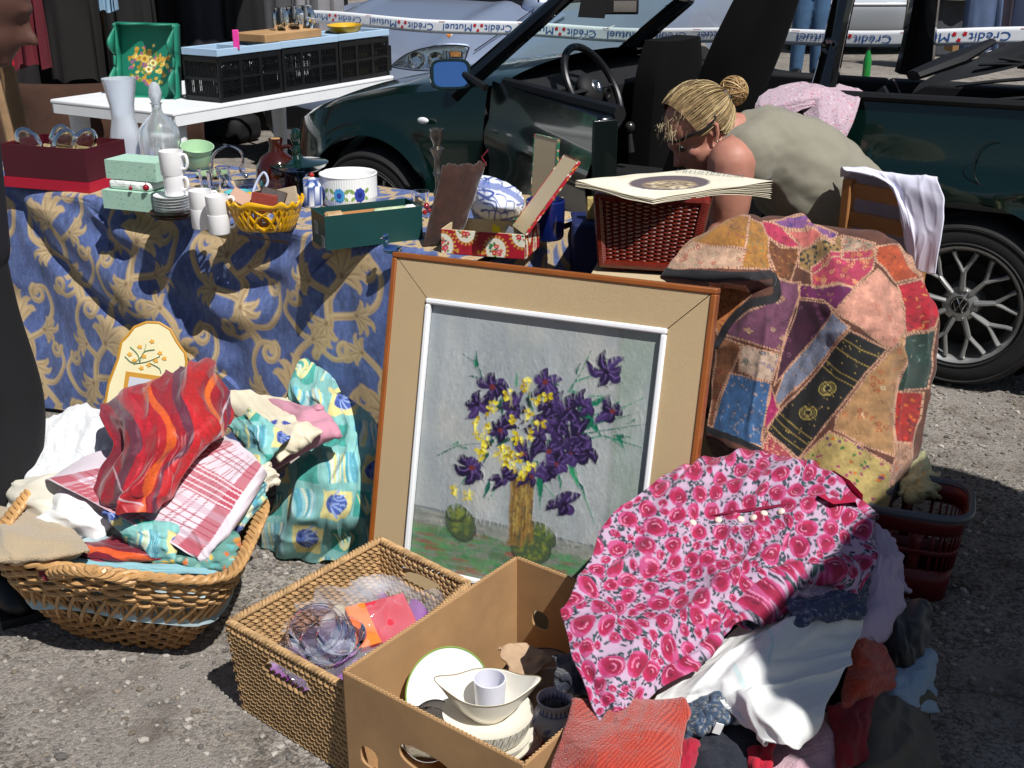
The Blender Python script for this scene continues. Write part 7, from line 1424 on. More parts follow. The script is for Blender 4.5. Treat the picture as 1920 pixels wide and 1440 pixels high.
mb = MB(); mb.lathe([(0, 0), (.026, 0), (.027, .004), (.0295, .062), (.027, .0625), (.025, .008), (0, .006)], gb0+np.array([.004, 0, .018]), 32); tag(obj('white_mug', mb, mat('lilac_white', 'd8d8e2', rough=.25)), 'plain white beaker standing inside the gravy boat', 'beaker')
# blue and white jug
cj = at(1040, 1378, .06); cvj = Canvas(0, 0, 360, 100, 2, 'c9d0e0')
for q in range(40): x, y = rs.rand()*360, rs.uniform(10, 60); cvj.ell(x, y, rs.uniform(4, 14), rs.uniform(3, 8), rs.rand()*3, ['5a74b4', '2e4a98', '8ea2cc'][q % 3], .8)
cvj.line([(0, 72), (360, 72)], 1.5, '2e4a98')
for x in range(0, 360, 16): cvj.ell(x, 80, 4, 9, 0, '2e4a98')
G, U_ = [], []
for hh_, rr in spl(np.array([(0, .026), (.15, .036), (.4, .044), (.62, .038), (.8, .030), (1, .034)]), 30): G.append([cj+np.array([rr*math.cos(a), rr*math.sin(a), hh_*.085]) for a in np.linspace(0, 2*PI, 91)[:-1]]); U_.append([(math.degrees(a), 100*hh_) for a in np.linspace(0, 2*PI, 91)[:-1]])
mb = MB(); mb.grid(np.array(G), cv=True, col=cvj.sample(np.array(U_))); jo = obj('delft_jug', mb, mat('blue_white_china', rough=.15, vc=True), solid=.003, sharp=180); tag(jo, 'small blue and white painted jug in the right corner of the cardboard box', 'jug')
disc('red_white_plate', 970, 1392, .03, .05, (0, -.2, 1), mat('red_white_china', 'c8a8a4', rough=.2, var=(60, .8)), 'small red and white plate at the bottom of the box, near the front corner', rim='a8283a')
disc('brown_plate', 1010, 1290, .08, .085, (-.3, -.3, 1), mat('brown_china', '7d6a58', rough=.3), 'brown-grey plate lying against the back wall of the box', rim='2e2a26'); disc('brown_saucer', 1030, 1310, .10, .06, (-.3, -.3, 1), mat('brown_china'), 'smaller brown-grey saucer on the brown plate', rim='b8a890')
quad('brown_paper', [(935, 1215, 1.98), (985, 1208, 2.0), (1040, 1235, 1.98), (975, 1290, 1.86)], 'b09478', mat('kraft', rough=.8, vc=True), .0, ((.004, 2, 2, 3),), (60, 60), label='sheet of brown wrapping paper against the back of the cardboard box', cat='paper', tuck=.0)
# ============================================================= chair with a white shirt, black crate, patchwork jacket
CHW = mat('chair_wood', '9c6a3c', rough=.45, var=(9, .2))
cA, cB = ad(1588, 322, 3.25), ad(1752, 345, 3.05); cdx = (cB-cA); cdx[2] = 0; cw_ = np.linalg.norm(cdx); cdx /= cw_; cdy = np.cross(Zv, cdx)
ch = thing('wooden_chair', (cA+cB)/2*np.array([1, 1, 0]), 'wooden slatted chair behind the patchwork jacket, a white shirt hung over its back', 'chair'); zt_ = (cA[2]+cB[2])/2
g0_ = cA*np.array([1, 1, 0]); MC = np.stack([cdx, cdy, Zv], 1)
for a in (.012, cw_-.012): mb = MB(); mb.box(g0_+cdx*a+Zv*(zt_-.02)/2, (.03, .03, zt_-.02), M=MC); obj('leg', mb, CHW, ch, bevel=.005)
for a in (.02, cw_-.02): mb = MB(); mb.box(g0_+cdx*a-cdy*.36+Zv*.22, (.03, .03, .44), M=MC); obj('leg', mb, CHW, ch, bevel=.005)
for z in (.05, .13, .21, .29): mb = MB(); mb.box(g0_+cdx*cw_/2+cdy*.0+Zv*(zt_-z), (cw_-.05, .016, .042), M=MC); obj('back_slat', mb, CHW, ch, bevel=.004)
mb = MB(); mb.box(g0_+cdx*cw_/2-cdy*.18+Zv*.45, (cw_, .38, .025), M=MC); obj('seat', mb, CHW, ch, bevel=.006)
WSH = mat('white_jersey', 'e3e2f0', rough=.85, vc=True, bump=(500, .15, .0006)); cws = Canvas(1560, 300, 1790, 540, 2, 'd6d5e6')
cloth('white_shirt', [[(1575, 330, 3.3), (1640, 335, 3.27), (1710, 340, 3.2), (1755, 350, 3.12)], [(1578, 312, 3.26), (1640, 322, 3.21), (1700, 328, 3.13), (1758, 335, 3.04)], [(1590, 320, 3.22), (1650, 332, 3.17), (1700, 350, 3.08), (1768, 365, 2.99)], [(1640, 322, 3.20), (1675, 355, 3.10), (1712, 400, 3.04), (1770, 400, 2.97)], [(1665, 330, 3.19), (1690, 400, 3.06), (1722, 450, 3.0), (1764, 450, 2.95)], [(1672, 340, 3.17), (1698, 455, 3.04), (1722, 505, 2.98), (1752, 515, 2.94)]], cws, WSH, (120, 90), 'd', [(.008, 1.5, 5, 3), (.003, 4, 9, 4)], label='white ribbed cotton shirt hung over the back of the wooden chair, right of the woman', cat='shirt', edge=.002)
cloth('shirt_back', [[(1580, 318, 3.30), (1660, 326, 3.25), (1755, 340, 3.14)], [(1590, 400, 3.34), (1660, 400, 3.29), (1750, 410, 3.18)], [(1600, 470, 3.35), (1660, 470, 3.30), (1745, 480, 3.2)]], Canvas(1560, 300, 1790, 540, 1, 'a9a6c0'), WSH, (60, 60), 'd', [(.006, 2, 4, 3)], label='lilac-white back half of the shirt behind the chair slats, shade put into its colour', cat='shirt')  # back half gets a darker canvas colour in place of shade
q = ad(1718, 560, 2.95); mb = MB(); mb.box((q[0]-.02, q[1]+.0, .52), (.14, .16, .11)); tag(obj('yellow_towel', mb, mat('pale_yellow', 'd8d49c', rough=.9, bump=(90, .7, .004)), bevel=.03), 'stack of pale yellow towels between the chair and the patchwork jacket', 'towel')
kr = thing('black_crate', (.60, 2.62, 0), 'black plastic crate under the patchwork jacket', 'crate')
mb = MB(); mb.box((.70, 2.96, .30), (.50, .24, .60), M=np.array(Matrix.Rotation(-.15, 3, 'Z'))); obj('crate_body', mb, BLK, kr, bevel=.01)
for z in (.15, .3, .45): mb = MB(); mb.box(np.array([.70, 2.96, z]), (.515, .255, .03), M=np.array(Matrix.Rotation(-.15, 3, 'Z'))); obj('crate_rib', mb, BLK, kr, bevel=.004)
K = lambda x, y: (1180+x/2.4, 380+y/2.4)
pc = Canvas(1230, 390, 1780, 1000, 2.6, '6a4030'); r5 = np.random.RandomState(5)
def emb(kind, P_, col, n_=30, s_=1., pal_=None):
    pp = np.array([K(*q) for q in P_]); c = pp.mean(0); tmp = pc.a.copy(); lo, hi = pp.min(0), pp.max(0)
    for k_ in range(n_):
        x, y = r5.uniform(lo[0], hi[0]), r5.uniform(lo[1], hi[1]); cc = (pal_ or [col])[k_ % len(pal_ or [col])]
        if kind == 'flower':
            for q in range(6): a = q*1.05+r5.rand(); pc.ell(x+2.6*s_*math.cos(a), y+2.6*s_*math.sin(a), 1.9*s_, 1.1*s_, a, cc, .85)
            pc.ell(x, y, .9*s_, .9*s_, 0, '2a2020')
        elif kind == 'paisley':
            for r_ in (9, 6.5, 4): pc.curve([(x+r_*s_*math.cos(a)*(1.2+.3*math.sin(a)), y+r_*.7*s_*math.sin(a)) for a in np.linspace(0, 2*PI, 12)], .8, cc, n=2)
        elif kind == 'dash': a = r5.rand()*3; pc.line([(x, y), (x+4*s_*math.cos(a), y+4*s_*math.sin(a))], .7*s_, cc, al=.85)
        elif kind == 'curl': pc.curve([(x+(4-1.0*t)*s_*math.cos(t*1.7+k_), y+(4-1.0*t)*s_*math.sin(t*1.7+k_)) for t in np.linspace(0, 3.4, 8)], .75*s_, cc, n=2)
        elif kind == 'check': pc.poly([(x, y), (x+4*s_, y+1), (x+3.6*s_, y+5*s_), (x-1, y+4*s_)], cc)
    # keep the embroidery inside its patch
    m = Canvas(1230, 390, 1780, 1000, 2.6, '000000'); m.poly([K(*q) for q in P_], 'ffffff'); k2 = m.a[..., :1]; pc.a = pc.a*k2+tmp*(1-k2)
PATCH = [([(140, 300), (330, 120), (420, 70), (540, 70), (510, 215), (330, 190)], 'b07c34', 'dash', 40, ['5a3a1c', '3f6a4a', 'a04a5a']), ([(150, 290), (290, 180), (515, 220), (500, 300), (180, 300)], 'c8a68c', 'curl', 12, ['b8604a', 'a89a80']), ([(540, 80), (600, 95), (650, 300), (500, 300), (515, 200)], 'b2813a', 'dash', 16, ['c4622c', '3a7a6a']),
 ([(590, 90), (700, 100), (770, 180), (680, 190), (620, 160)], 'b83a5c', 'dash', 4, ['c0503c']), ([(700, 110), (830, 130), (930, 170), (780, 190)], 'c8706a', 'dash', 6, ['d88a5a']), ([(640, 90), (720, 55), (940, 130), (920, 180), (800, 120)], '8a5a90', 'curl', 22, ['4a3a8a', 'b87a9a', 'd0a080']),
 ([(620, 170), (770, 190), (720, 330), (640, 320)], '7a4a28', 'dash', 20, ['b0803c', '4a2a18']), ([(760, 200), (960, 140), (970, 230), (830, 300), (760, 260)], '9a7c50', 'check', 40, ['2e3430', 'a8884c']), ([(970, 140), (1110, 180), (1110, 240), (960, 250)], 'b09a84', 'dash', 30, ['3a3038', 'c85a5a']),
 ([(820, 270), (960, 210), (1120, 200), (1100, 300), (1010, 390), (830, 360)], 'b84060', 'curl', 34, ['d8a070', 'c87848']), ([(360, 340), (520, 370), (560, 420), (450, 540), (400, 590)], 'd0884c', 'dash', 40, ['3a2018', 'b8602c']), ([(450, 560), (640, 430), (650, 330), (770, 330), (750, 500), (690, 670), (420, 590)], '7a4a64', 'flower', 11, ['c8a888', 'b8946c']),
 ([(760, 340), (1020, 385), (940, 490), (880, 430), (760, 400)], '701a58', 'dash', 16, ['5a4a6a', 'a8803c']), ([(755, 410), (900, 450), (920, 490), (700, 770), (655, 820), (690, 660)], '4a1a38', 'curl', 10, ['7a4468', '8a5a7a']), ([(930, 490), (1030, 380), (1120, 300), (1230, 400), (1250, 560), (1150, 660)], 'd49c88', 'curl', 8, ['c87060', 'd4907c']),
 ([(1100, 190), (1200, 200), (1280, 340), (1210, 360), (1120, 270)], 'b8542c', 'dash', 12, ['5a2418', 'd87a4a']), ([(1220, 370), (1290, 350), (1390, 500), (1370, 560), (1250, 590), (1250, 480)], 'b81a34', 'dash', 30, ['6a0f20', 'd8a05a']), ([(1240, 600), (1375, 570), (1330, 830), (1190, 850)], '1e4238', 'dash', 26, ['3a6a5c', '8a9a8a', '163028']),
 ([(1190, 850), (1310, 850), (1300, 960), (1260, 1080), (1165, 1075)], 'a82018', 'check', 26, ['d8701e', '7a1420', 'c83a1e']), ([(1150, 1080), (1260, 1080), (1240, 1230), (1130, 1270)], 'b89078', 'curl', 14, ['8a5a3a', 'c86a4a']), ([(920, 490), (985, 560), (680, 920), (665, 880), (700, 770)], '80879a', 'dash', 60, ['b09a8c', '60687c', 'c0b0a0']),
 ([(985, 575), (1140, 660), (770, 1145), (625, 1020)], '0c0b0e', 'dash', 0, None), ([(1150, 665), (1240, 580), (1200, 850), (1160, 1150), (920, 1020), (930, 960)], 'b48c60', 'curl', 14, ['b8582c', 'c86a3c', 'd8c0a0']), ([(750, 1170), (900, 1030), (1030, 1090), (1130, 1180), (1130, 1400), (1000, 1340), (820, 1200)], 'b8a468', 'check', 70, ['c8701e', '3f7a34', '6a3a6a', 'b8a468', 'a04868']),
 ([(590, 1120), (640, 1040), (760, 1150), (740, 1190)], 'a84a54', 'dash', 50, ['e0b08a', '7a2a3a']), ([(500, 640), (680, 680), (640, 810), (480, 760)], 'c8b09c', 'curl', 10, ['3f6a58', '8a7a9a']), ([(440, 770), (640, 810), (610, 1100), (370, 1030), (390, 900)], '3f6a98', 'dash', 70, ['c0a088', '9aa4b4', '5a80a8']), ([(640, 830), (690, 930), (620, 1040), (600, 1080), (640, 880)], 'b02a68', 'dash', 8, ['d85a8a']),
 ([(410, 600), (510, 640), (440, 780), (370, 1010), (350, 1000), (370, 800)], '8a5a38', 'curl', 16, ['8a1a1c', '6a4a2a'])]
for P_, c_, kd, n_, pl_ in PATCH:
    pc.poly([K(*q) for q in P_], c_)
    if n_: emb('dash', P_, c_, 60, 1.6, [tuple(x*f for x in lin(c_)) for f in (.6, 1.35, .75, 1.2)]); emb(kd, P_, c_, int(n_*1.9), 1.25, pl_)
def blk(s, t): a, b_, c, d = [np.array(K(*q)) for q in ((985, 575), (1140, 660), (770, 1145), (625, 1020))]; return (a*(1-s)+b_*s)*(1-t)+(d*(1-s)+c*s)*t
for t in (.07, .16, .30, .35, .83, .88, .94): pc.line([blk(.02, t), blk(.5, t+.015), blk(.98, t)], .9, 'a8924a', al=.95)
for t in (.47, .70):
    for r_ in (1, .72, .45): c = blk(.5, t); pc.curve([tuple(c+r_*np.array([13*math.cos(a)*(1.1)-8*math.sin(a), 9*math.sin(a)*1.3+5*math.cos(a)])) for a in np.linspace(0, 2*PI, 12)], 1.0, ['b8a458', 'c8b870', '8a7a3c'][int(r_*3) % 3], n=2)
for k_ in range(60): c = blk(r5.rand(), r5.rand()); pc.ell(c[0], c[1], 1.3, .8, r5.rand()*3, 'b8a050')
for q in ((1100, 800), (1040, 950), (1110, 1010), (1180, 830)):
    x, y = K(*q); 
    for a in (0, 2.1, 4.2): pc.curve([(x+7*math.cos(a)+3.5*math.cos(b_), y+7*math.sin(a)+3.5*math.sin(b_)) for b_ in np.linspace(0, 6.3, 8)], .9, 'a85428', n=2)
for P_, c_, kd, n_, pl_ in PATCH:
    pp = [K(*q) for q in P_]; pp.append(pp[0])
    for a, b_ in zip(pp[:-1], pp[1:]):
        a, b_ = np.array(a), np.array(b_); L1 = np.linalg.norm(b_-a); n_ = max(1, int(L1/5)); pc.line([a, b_], 1.6, 'd4a68a')
        nn = np.array([-(b_-a)[1], (b_-a)[0]])/L1
        for q in range(n_): c = a+(b_-a)*(q+.5)/n_; pc.line([c-nn*1.4, c+nn*1.4], .45, '4a2a1c')
for P_ in ([(140, 310), (330, 330), (560, 330), (640, 330), (655, 380), (640, 420), (540, 470), (450, 550), (400, 640)], [(340, 1020), (470, 1060), (590, 1120), (575, 1150)], [(1130, 1300), (1240, 1240)]): pc.curve([K(*q) for q in P_], 7.5 if P_[0][0] < 200 else 6, '1c1a22')
pc.mott(.22, 14, 14, 3); pc.mott(.12, 2, 2, 5); pc.a = np.clip(pc.a, 0, 1)**1.12*.72
JM = mat('patchwork', rough=.8, vc=True, bump=(240, .35, .0012), sheen=.15, weave=(900, .2))
J = [[(1400, 425, 3.0), (1450, 420, 3.02), (1520, 440, 3.0), (1600, 450, 2.98), (1680, 480, 2.98), (1700, 540, 2.95)],
 [(1385, 440, 2.90), (1460, 404, 2.90), (1530, 420, 2.88), (1610, 432, 2.84), (1670, 450, 2.84), (1712, 520, 2.86)],
 [(1370, 500, 2.80), (1450, 480, 2.76), (1530, 480, 2.74), (1610, 480, 2.72), (1685, 500, 2.76), (1735, 560, 2.82)],
 [(1345, 570, 2.74), (1430, 560, 2.68), (1510, 560, 2.64), (1600, 560, 2.62), (1690, 570, 2.70), (1757, 595, 2.80)],
 [(1335, 650, 2.70), (1420, 650, 2.62), (1510, 650, 2.60), (1600, 650, 2.57), (1685, 650, 2.66), (1752, 670, 2.78)],
 [(1330, 740, 2.66), (1410, 745, 2.58), (1500, 745, 2.56), (1595, 745, 2.54), (1675, 740, 2.62), (1733, 745, 2.74)],
 [(1322, 812, 2.62), (1400, 835, 2.54), (1490, 845, 2.52), (1580, 850, 2.49), (1660, 840, 2.57), (1722, 825, 2.70)],
 [(1330, 830, 2.64), (1430, 862, 2.52), (1520, 900, 2.48), (1600, 930, 2.45), (1655, 920, 2.52), (1700, 905, 2.66)],
 [(1340, 850, 2.68), (1440, 880, 2.56), (1530, 930, 2.50), (1610, 962, 2.44), (1645, 970, 2.50), (1680, 925, 2.64)]]
jk = cloth('patchwork_jacket', J, pc, JM, (300, 260), 'd', [(.030, 2.2, 4.5, 61), (.017, 4, 7, 62)], slack=1.045, st=7, thick=.005, label='colourful embroidered patchwork jacket draped over a crate, right of the painting', cat='jacket', edge=.006)
Jf = [[(1320, 440, 2.86), (1370, 415, 2.88), (1415, 405, 2.90), (1460, 420, 2.9)], [(1290, 455, 2.78), (1340, 440, 2.76), (1400, 440, 2.76), (1450, 450, 2.82)], [(1262, 490, 2.72), (1320, 485, 2.68), (1390, 485, 2.68), (1448, 490, 2.76)], [(1238, 518, 2.68), (1310, 522, 2.63), (1390, 518, 2.63), (1452, 530, 2.70)], [(1250, 524, 2.76), (1310, 535, 2.72), (1380, 540, 2.70), (1440, 560, 2.72)]]
js = cloth('jacket_sleeve', Jf, pc, JM, (120, 120), 'd', [(.012, 3, 3, 71), (.003, 8, 8, 72)], thick=.005, parent=jk)
# ============================================================= knitted cardigan over the car side
kc = Canvas(1400, 140, 1640, 300, 4, 'b9a0ac')
for k_ in range(1500): x, y = rs.uniform(1400, 1640), rs.uniform(140, 300); kc.ell(x, y, 1.5, .8, .3, ['d8c8d0', '8a6878', 'c84a5a', 'e0d4d8', '6a4a5c', 'b0909c'][rs.randint(6)], .8)
for i, (Q_, l) in enumerate((([[(1490, 165, 4.28), (1535, 155, 4.26), (1580, 162, 4.24), (1617, 172, 4.22)], [(1495, 185, 4.15), (1540, 178, 4.08), (1580, 180, 4.08), (1612, 184, 4.08)], [(1510, 225, 4.02), (1545, 222, 3.98), (1575, 222, 3.98), (1600, 222, 4.0)], [(1515, 262, 3.99), (1540, 262, 3.95), (1565, 262, 3.95), (1583, 262, 3.97)], [(1530, 295, 3.98), (1545, 297, 3.95), (1560, 297, 3.95), (1570, 295, 3.97)]], 'body'), ([[(1425, 185, 4.2), (1470, 165, 4.22), (1520, 158, 4.24), (1560, 160, 4.2)], [(1418, 200, 4.12), (1460, 182, 4.1), (1520, 170, 4.1), (1560, 175, 4.1)], [(1420, 215, 4.08), (1455, 205, 4.04), (1500, 190, 4.04), (1545, 190, 4.06)], [(1455, 222, 4.06), (1480, 218, 4.03), (1505, 205, 4.03), (1540, 195, 4.05)]], 'sleeve'))):
    if i == 0: kb = cloth('knitted_cardigan', Q_, kc, KNIT, (90, 60), 'd', [(.012, 3, 3, 81), (.004, 8, 6, 82)], thick=.008, label='pink flecked knitted cardigan hanging over the side of the convertible behind the woman', cat='cardigan')
    else: cloth('knitted_sleeve', Q_, kc, KNIT, (60, 90), 'd', [(.016, 3, 3, 83), (.005, 8, 6, 84)], thick=.008, parent=kb)
# ============================================================= red laundry basket
REDP = mat('red_plastic', '5c0f18', rough=.4, var=(6, .1)); rc = at(1716, 925, .24)*np.array([1, 1, 0]); rb2 = thing('laundry_basket', rc, 'dark red plastic laundry basket with a grey rim, filled with pale yellow cloth', 'basket')
def rp(a, z, o=0.): k_ = .80+.20*z/.28; return rc+np.array([*( (lambda v_: (v_[0]*math.cos(-.35)-v_[1]*math.sin(-.35), v_[0]*math.sin(-.35)+v_[1]*math.cos(-.35)))(sup(a, .122*k_+o, .10*k_+o, .5)[:2])), z*.85])
AA = np.linspace(0, 2*PI, 145)[:-1]
for z0, z1 in ((.0, .10), (.15, .165), (.215, .27)): mb = MB(); mb.grid(np.array([[rp(a, z) for a in AA] for z in np.linspace(z0, z1, 3)]), cv=True); obj('basket_band', mb, REDP, rb2, solid=.004, sharp=180)
mb = MB()
for j in range(0, 144, 4): mb.grid(np.array([[rp(AA[j]+da, z) for da in (0, .055)] for z in np.linspace(.095, .22, 4)]))
obj('basket_bars', mb, REDP, rb2, solid=.004, sharp=180)
mb = MB(); mb.tube([rp(a, .275, .006) for a in AA], .009, 8, closed=True, flat=1.2); obj('grey_rim', mb, mat('grey_rim', '4a525c', rough=.35), rb2)
mb = MB(); mb.grid(np.array([[rp(a, .004)*k_+rc*(1-k_) for a in AA] for k_ in (1, .02)]), cv=True); obj('basket_floor', mb, REDP, rb2)
yc = Canvas(1640, 780, 1800, 980, 2, 'c4c496'); yc.mott(.15, 8, 8, 3)
quad('yellow_bath_puff', [(1698, 862, 2.70), (1738, 850, 2.70), (1762, 915, 2.60), (1690, 925, 2.56)], yc, FAB, .05, ((.010, 3, 3, 91), (.003, 9, 9, 92)), label='pale yellow frilled cloth piled in the red laundry basket', cat='cloth')
quad('yellow_cloth', [(1705, 885, 2.64), (1752, 890, 2.62), (1762, 930, 2.56), (1705, 935, 2.54)], 'b4b080', FAB, .05, ((.016, 4, 3, 93), (.006, 9, 9, 94)), label='smooth pale yellow cloth at the right front of the laundry basket', cat='cloth')
# ============================================================= heap of clothes, right
mb = MB(); G = []
for t in np.linspace(0, PI/2, 30): G.append([np.array([.50+.36*math.cos(t)*math.cos(a), 2.03+.25*math.cos(t)*math.sin(a), .24*math.sin(t)])*(1+.05*float(noise(math.cos(a)*3, math.sin(a)*3, t*3, 2))) for a in np.linspace(0, 2*PI, 61)[:-1]])
mb.grid(np.array(G), cv=True); tag(obj('dark_coat', mb, mat('dark_wool', '141316', rough=.95, bump=(20, .6, .02), var=(8, .4))), 'dark woollen coat at the bottom of the clothes heap', 'coat')
rcv = Canvas(1030, 840, 1670, 1380, 2.6, 'c8aac4'); pts_ = []; r6 = np.random.RandomState(11)
for big in (1, 0):
    tries = 0
    while tries < (2200 if big else 3200):
        tries += 1; x, y = r6.uniform(1035, 1665), r6.uniform(845, 1375); rr = r6.uniform(13, 18.5) if big else r6.uniform(6, 10)
        if all((x-a)**2+(y-b_)**2 > ((rr+c)*.98)**2 for a, b_, c in pts_): pts_.append((x, y, rr))
for k_ in range(8000):
    x, y = r6.uniform(1035, 1665), r6.uniform(845, 1375)
    d = min((math.hypot(x-a, y-b_)-c) for a, b_, c in pts_)
    if 0 < d < 7: a = r6.rand()*3.1; rcv.ell(x, y, r6.uniform(2.6, 5), r6.uniform(1.3, 2.3), a, ['243a42', '1c2c38', '2e5452', '31474e'][k_ % 4])
for x, y, rr in pts_:
    rcv.ell(x, y, rr*1.06, rr*1.0, r6.rand()*3, 'c43a7a', .9)
    for q in range(5): a = r6.rand()*6.3; rcv.ell(x+rr*.4*math.cos(a), y+rr*.4*math.sin(a), rr*.55, rr*.5, a, ['b8164e', 'a81046', 'c02c68'][q % 3], .9)
    rcv.ell(x+rr*.1, y, rr*.62, rr*.5, r6.rand()*3, '98103c', .8)
    for q, r_ in enumerate((.82, .60, .40, .22)):
        a0 = r6.rand()*6; rcv.curve([(x+rr*r_*math.cos(a0+b_), y+rr*r_*math.sin(a0+b_)*.92) for b_ in np.linspace(0, 1.5+1.4*r6.rand(), 6)], rr*.075, ['e88ab0', '8a1040', 'f0a0c0', '7a0c38'][(q+int(x)) % 4], rr*.02, .85, n=2)
    rcv.ell(x, y, rr*.12, rr*.1, 0, '6a0c30')
rcv.a *= .80
Bl = [[(1270, 930, 2.42), (1340, 905, 2.46), (1420, 900, 2.46), (1500, 910, 2.42), (1560, 930, 2.36), (1610, 980, 2.25)],
 [(1262, 898, 2.25), (1335, 870, 2.29), (1420, 861, 2.30), (1500, 870, 2.26), (1570, 905, 2.19), (1642, 972, 2.07)],
 [(1175, 965, 2.10), (1265, 935, 2.13), (1385, 925, 2.14), (1480, 930, 2.10), (1565, 958, 2.04), (1645, 995, 1.98)],
 [(1108, 1055, 1.99), (1220, 1035, 2.00), (1350, 1015, 2.01), (1470, 1008, 1.98), (1560, 1025, 1.94), (1632, 1050, 1.91)],
 [(1062, 1130, 1.90), (1180, 1128, 1.90), (1320, 1105, 1.90), (1440, 1078, 1.90), (1530, 1066, 1.90), (1612, 1112, 1.86)],
 [(1070, 1195, 1.80), (1165, 1200, 1.79), (1285, 1180, 1.81), (1390, 1140, 1.85), (1470, 1085, 1.88), (1560, 1085, 1.91)],
 [(1085, 1270, 1.69), (1155, 1272, 1.69), (1240, 1255, 1.73), (1330, 1210, 1.78), (1415, 1150, 1.83), (1480, 1095, 1.89)],
 [(1118, 1362, 1.58), (1165, 1338, 1.61), (1220, 1308, 1.66), (1300, 1248, 1.74), (1392, 1170, 1.81), (1455, 1110, 1.88)]]
blo = cloth('rose_blouse', Bl, rcv, mat('cotton', rough=.75, vc=True, weave=(1100, .2), sheen=.1), (300, 260), 'd', [(.042, 2.4, 3.0, 101), (.022, 4.5, 5, 102), (.006, 9, 8, 103)], slack=1.05, st=7, thick=.003, label='pink rose-printed blouse spread over the top of the clothes heap', cat='blouse', edge=.014, keep=True)
blP = blo[1]; blo = blo[0]
CRM = mat('crimson_cotton', 'a8103c', rough=.8, bump=(200, .3, .001))
def onblouse(px, py): XY_ = proj(blP); d = ((XY_-np.array([px, py]))**2).sum(-1); i = np.unravel_index(d.argmin(), d.shape); N_ = normals(blP)[i]; N_ = N_ if N_@np.array([0, -1, .5]) > 0 else -N_; return blP[i], N_
for px, py in ((1298, 982), (1347, 977), (1388, 975), (1415, 972), (1432, 965), (1466, 961)): p_, n_ = onblouse(px, py); mb = MB(); mb.ball(p_+n_*.003, (.0075, .0075, .005), 10, M=np.array(frame(n_))); obj('button', mb, mat('shell_button', 'e8d0c0', rough=.3), blo)
mb = MB(); cl0 = [onblouse(x, y) for x, y in ((1330, 968), (1370, 962), (1420, 955), (1465, 950), (1510, 945))]; mb.tube([a+n_*.002 for a, n_ in cl0], [.001, .004, .005, .004, .001], 6, flat=.6); obj('placket_shadow', mb, mat('placket_shade', '7a0c34', rough=.9), blo)  # dark crimson strip stands in for the shadow along the placket
neck = [onblouse(x, y) for x, y in ((1515, 905), (1530, 893), (1555, 893), (1585, 912), (1612, 940), (1628, 962), (1600, 955), (1560, 955), (1530, 940))]
mb = MB(); cen = sum(a for a, n_ in neck)/9; nc_ = sum(n_ for a, n_ in neck)/9; mb.grid(np.array([[cen*(1-k_)+a*k_+n_*.016+nc_*.006*(1-k_) for a, n_ in neck] for k_ in (1, .6, .02)]), cv=True); obj('neck_lining', mb, CRM, blo)
wc_ = Canvas(1200, 1080, 1640, 1430, 2, 'dfe0de'); wc_.curve([(1420, 1160), (1450, 1200), (1440, 1250)], 4, 'a8d4d4', 2, .6); wc_.curve([(1380, 1255), (1400, 1290), (1430, 1310)], 5, 'b0d8d8', 3, .5); wc_.curve([(1465, 1115), (1478, 1140), (1492, 1130)], 3, '5a6ab0', 2, .7)
cloth('white_blouse', [[(1395, 1160, 1.90), (1470, 1115, 1.92), (1545, 1115, 1.92), (1610, 1140, 1.90)], [(1310, 1235, 1.79), (1420, 1195, 1.80), (1520, 1170, 1.80), (1612, 1180, 1.81)], [(1232, 1300, 1.72), (1340, 1265, 1.72), (1460, 1240, 1.71), (1598, 1215, 1.75)], [(1238, 1332, 1.69), (1330, 1305, 1.69), (1450, 1300, 1.67), (1585, 1262, 1.71)], [(1290, 1336, 1.68), (1360, 1325, 1.67), (1452, 1350, 1.57), (1545, 1325, 1.62)], [(1385, 1330, 1.66), (1415, 1352, 1.60), (1466, 1402, 1.53), (1500, 1390, 1.57)]], wc_, FAB, (150, 150), 'd', [(.026, 3, 3, 111), (.010, 6, 7, 112)], slack=1.06, st=5, label='bright white blouse crumpled below the rose-printed one in the heap', cat='blouse', edge=.004)
def speck(x0, y0, x1, y1, base, pal_, n_, s_=1.2, k_=3):
    c = Canvas(x0, y0, x1, y1, k_, base)
    for q in range(n_): c.ell(rs.uniform(x0, x1), rs.uniform(y0, y1), s_*rs.uniform(.7, 1.6), s_*.6, rs.rand()*3, pal_[q % len(pal_)], .75)
    return c
oc = Canvas(1030, 1280, 1290, 1480, 4, '9c2418')
for x in np.arange(1020, 1300, 3.4): oc.line([(x, 1280), (x+12, 1480)], .8, 'c8543c', al=.6); oc.line([(x+1.8, 1280), (x+13.8, 1480)], .5, '8a2014', al=.8)
oc.mott(.15, 2, 2, 4)
quad('red_knit_jumper', [(1085, 1318, 1.66), (1285, 1322, 1.64), (1262, 1475, 1.44), (1035, 1470, 1.48)], oc, KNIT, .05, ((.010, 2, 4, 121), (.003, 5, 9, 122)), (140, 140), label='orange-red ribbed knit jumper at the front left of the heap, beside the cardboard box', cat='jumper')
quad('denim_jeans', [(1262, 1380, 1.66), (1420, 1330, 1.70), (1440, 1470, 1.55), (1290, 1480, 1.54)], speck(1240, 1300, 1460, 1500, '1a1e2a', ['2a3040', '10131c'], 2500, 1), FAB, .04, ((.010, 2, 4, 131), (.003, 5, 9, 132)), label='dark denim jeans under the white blouse at the front of the heap', cat='jeans')
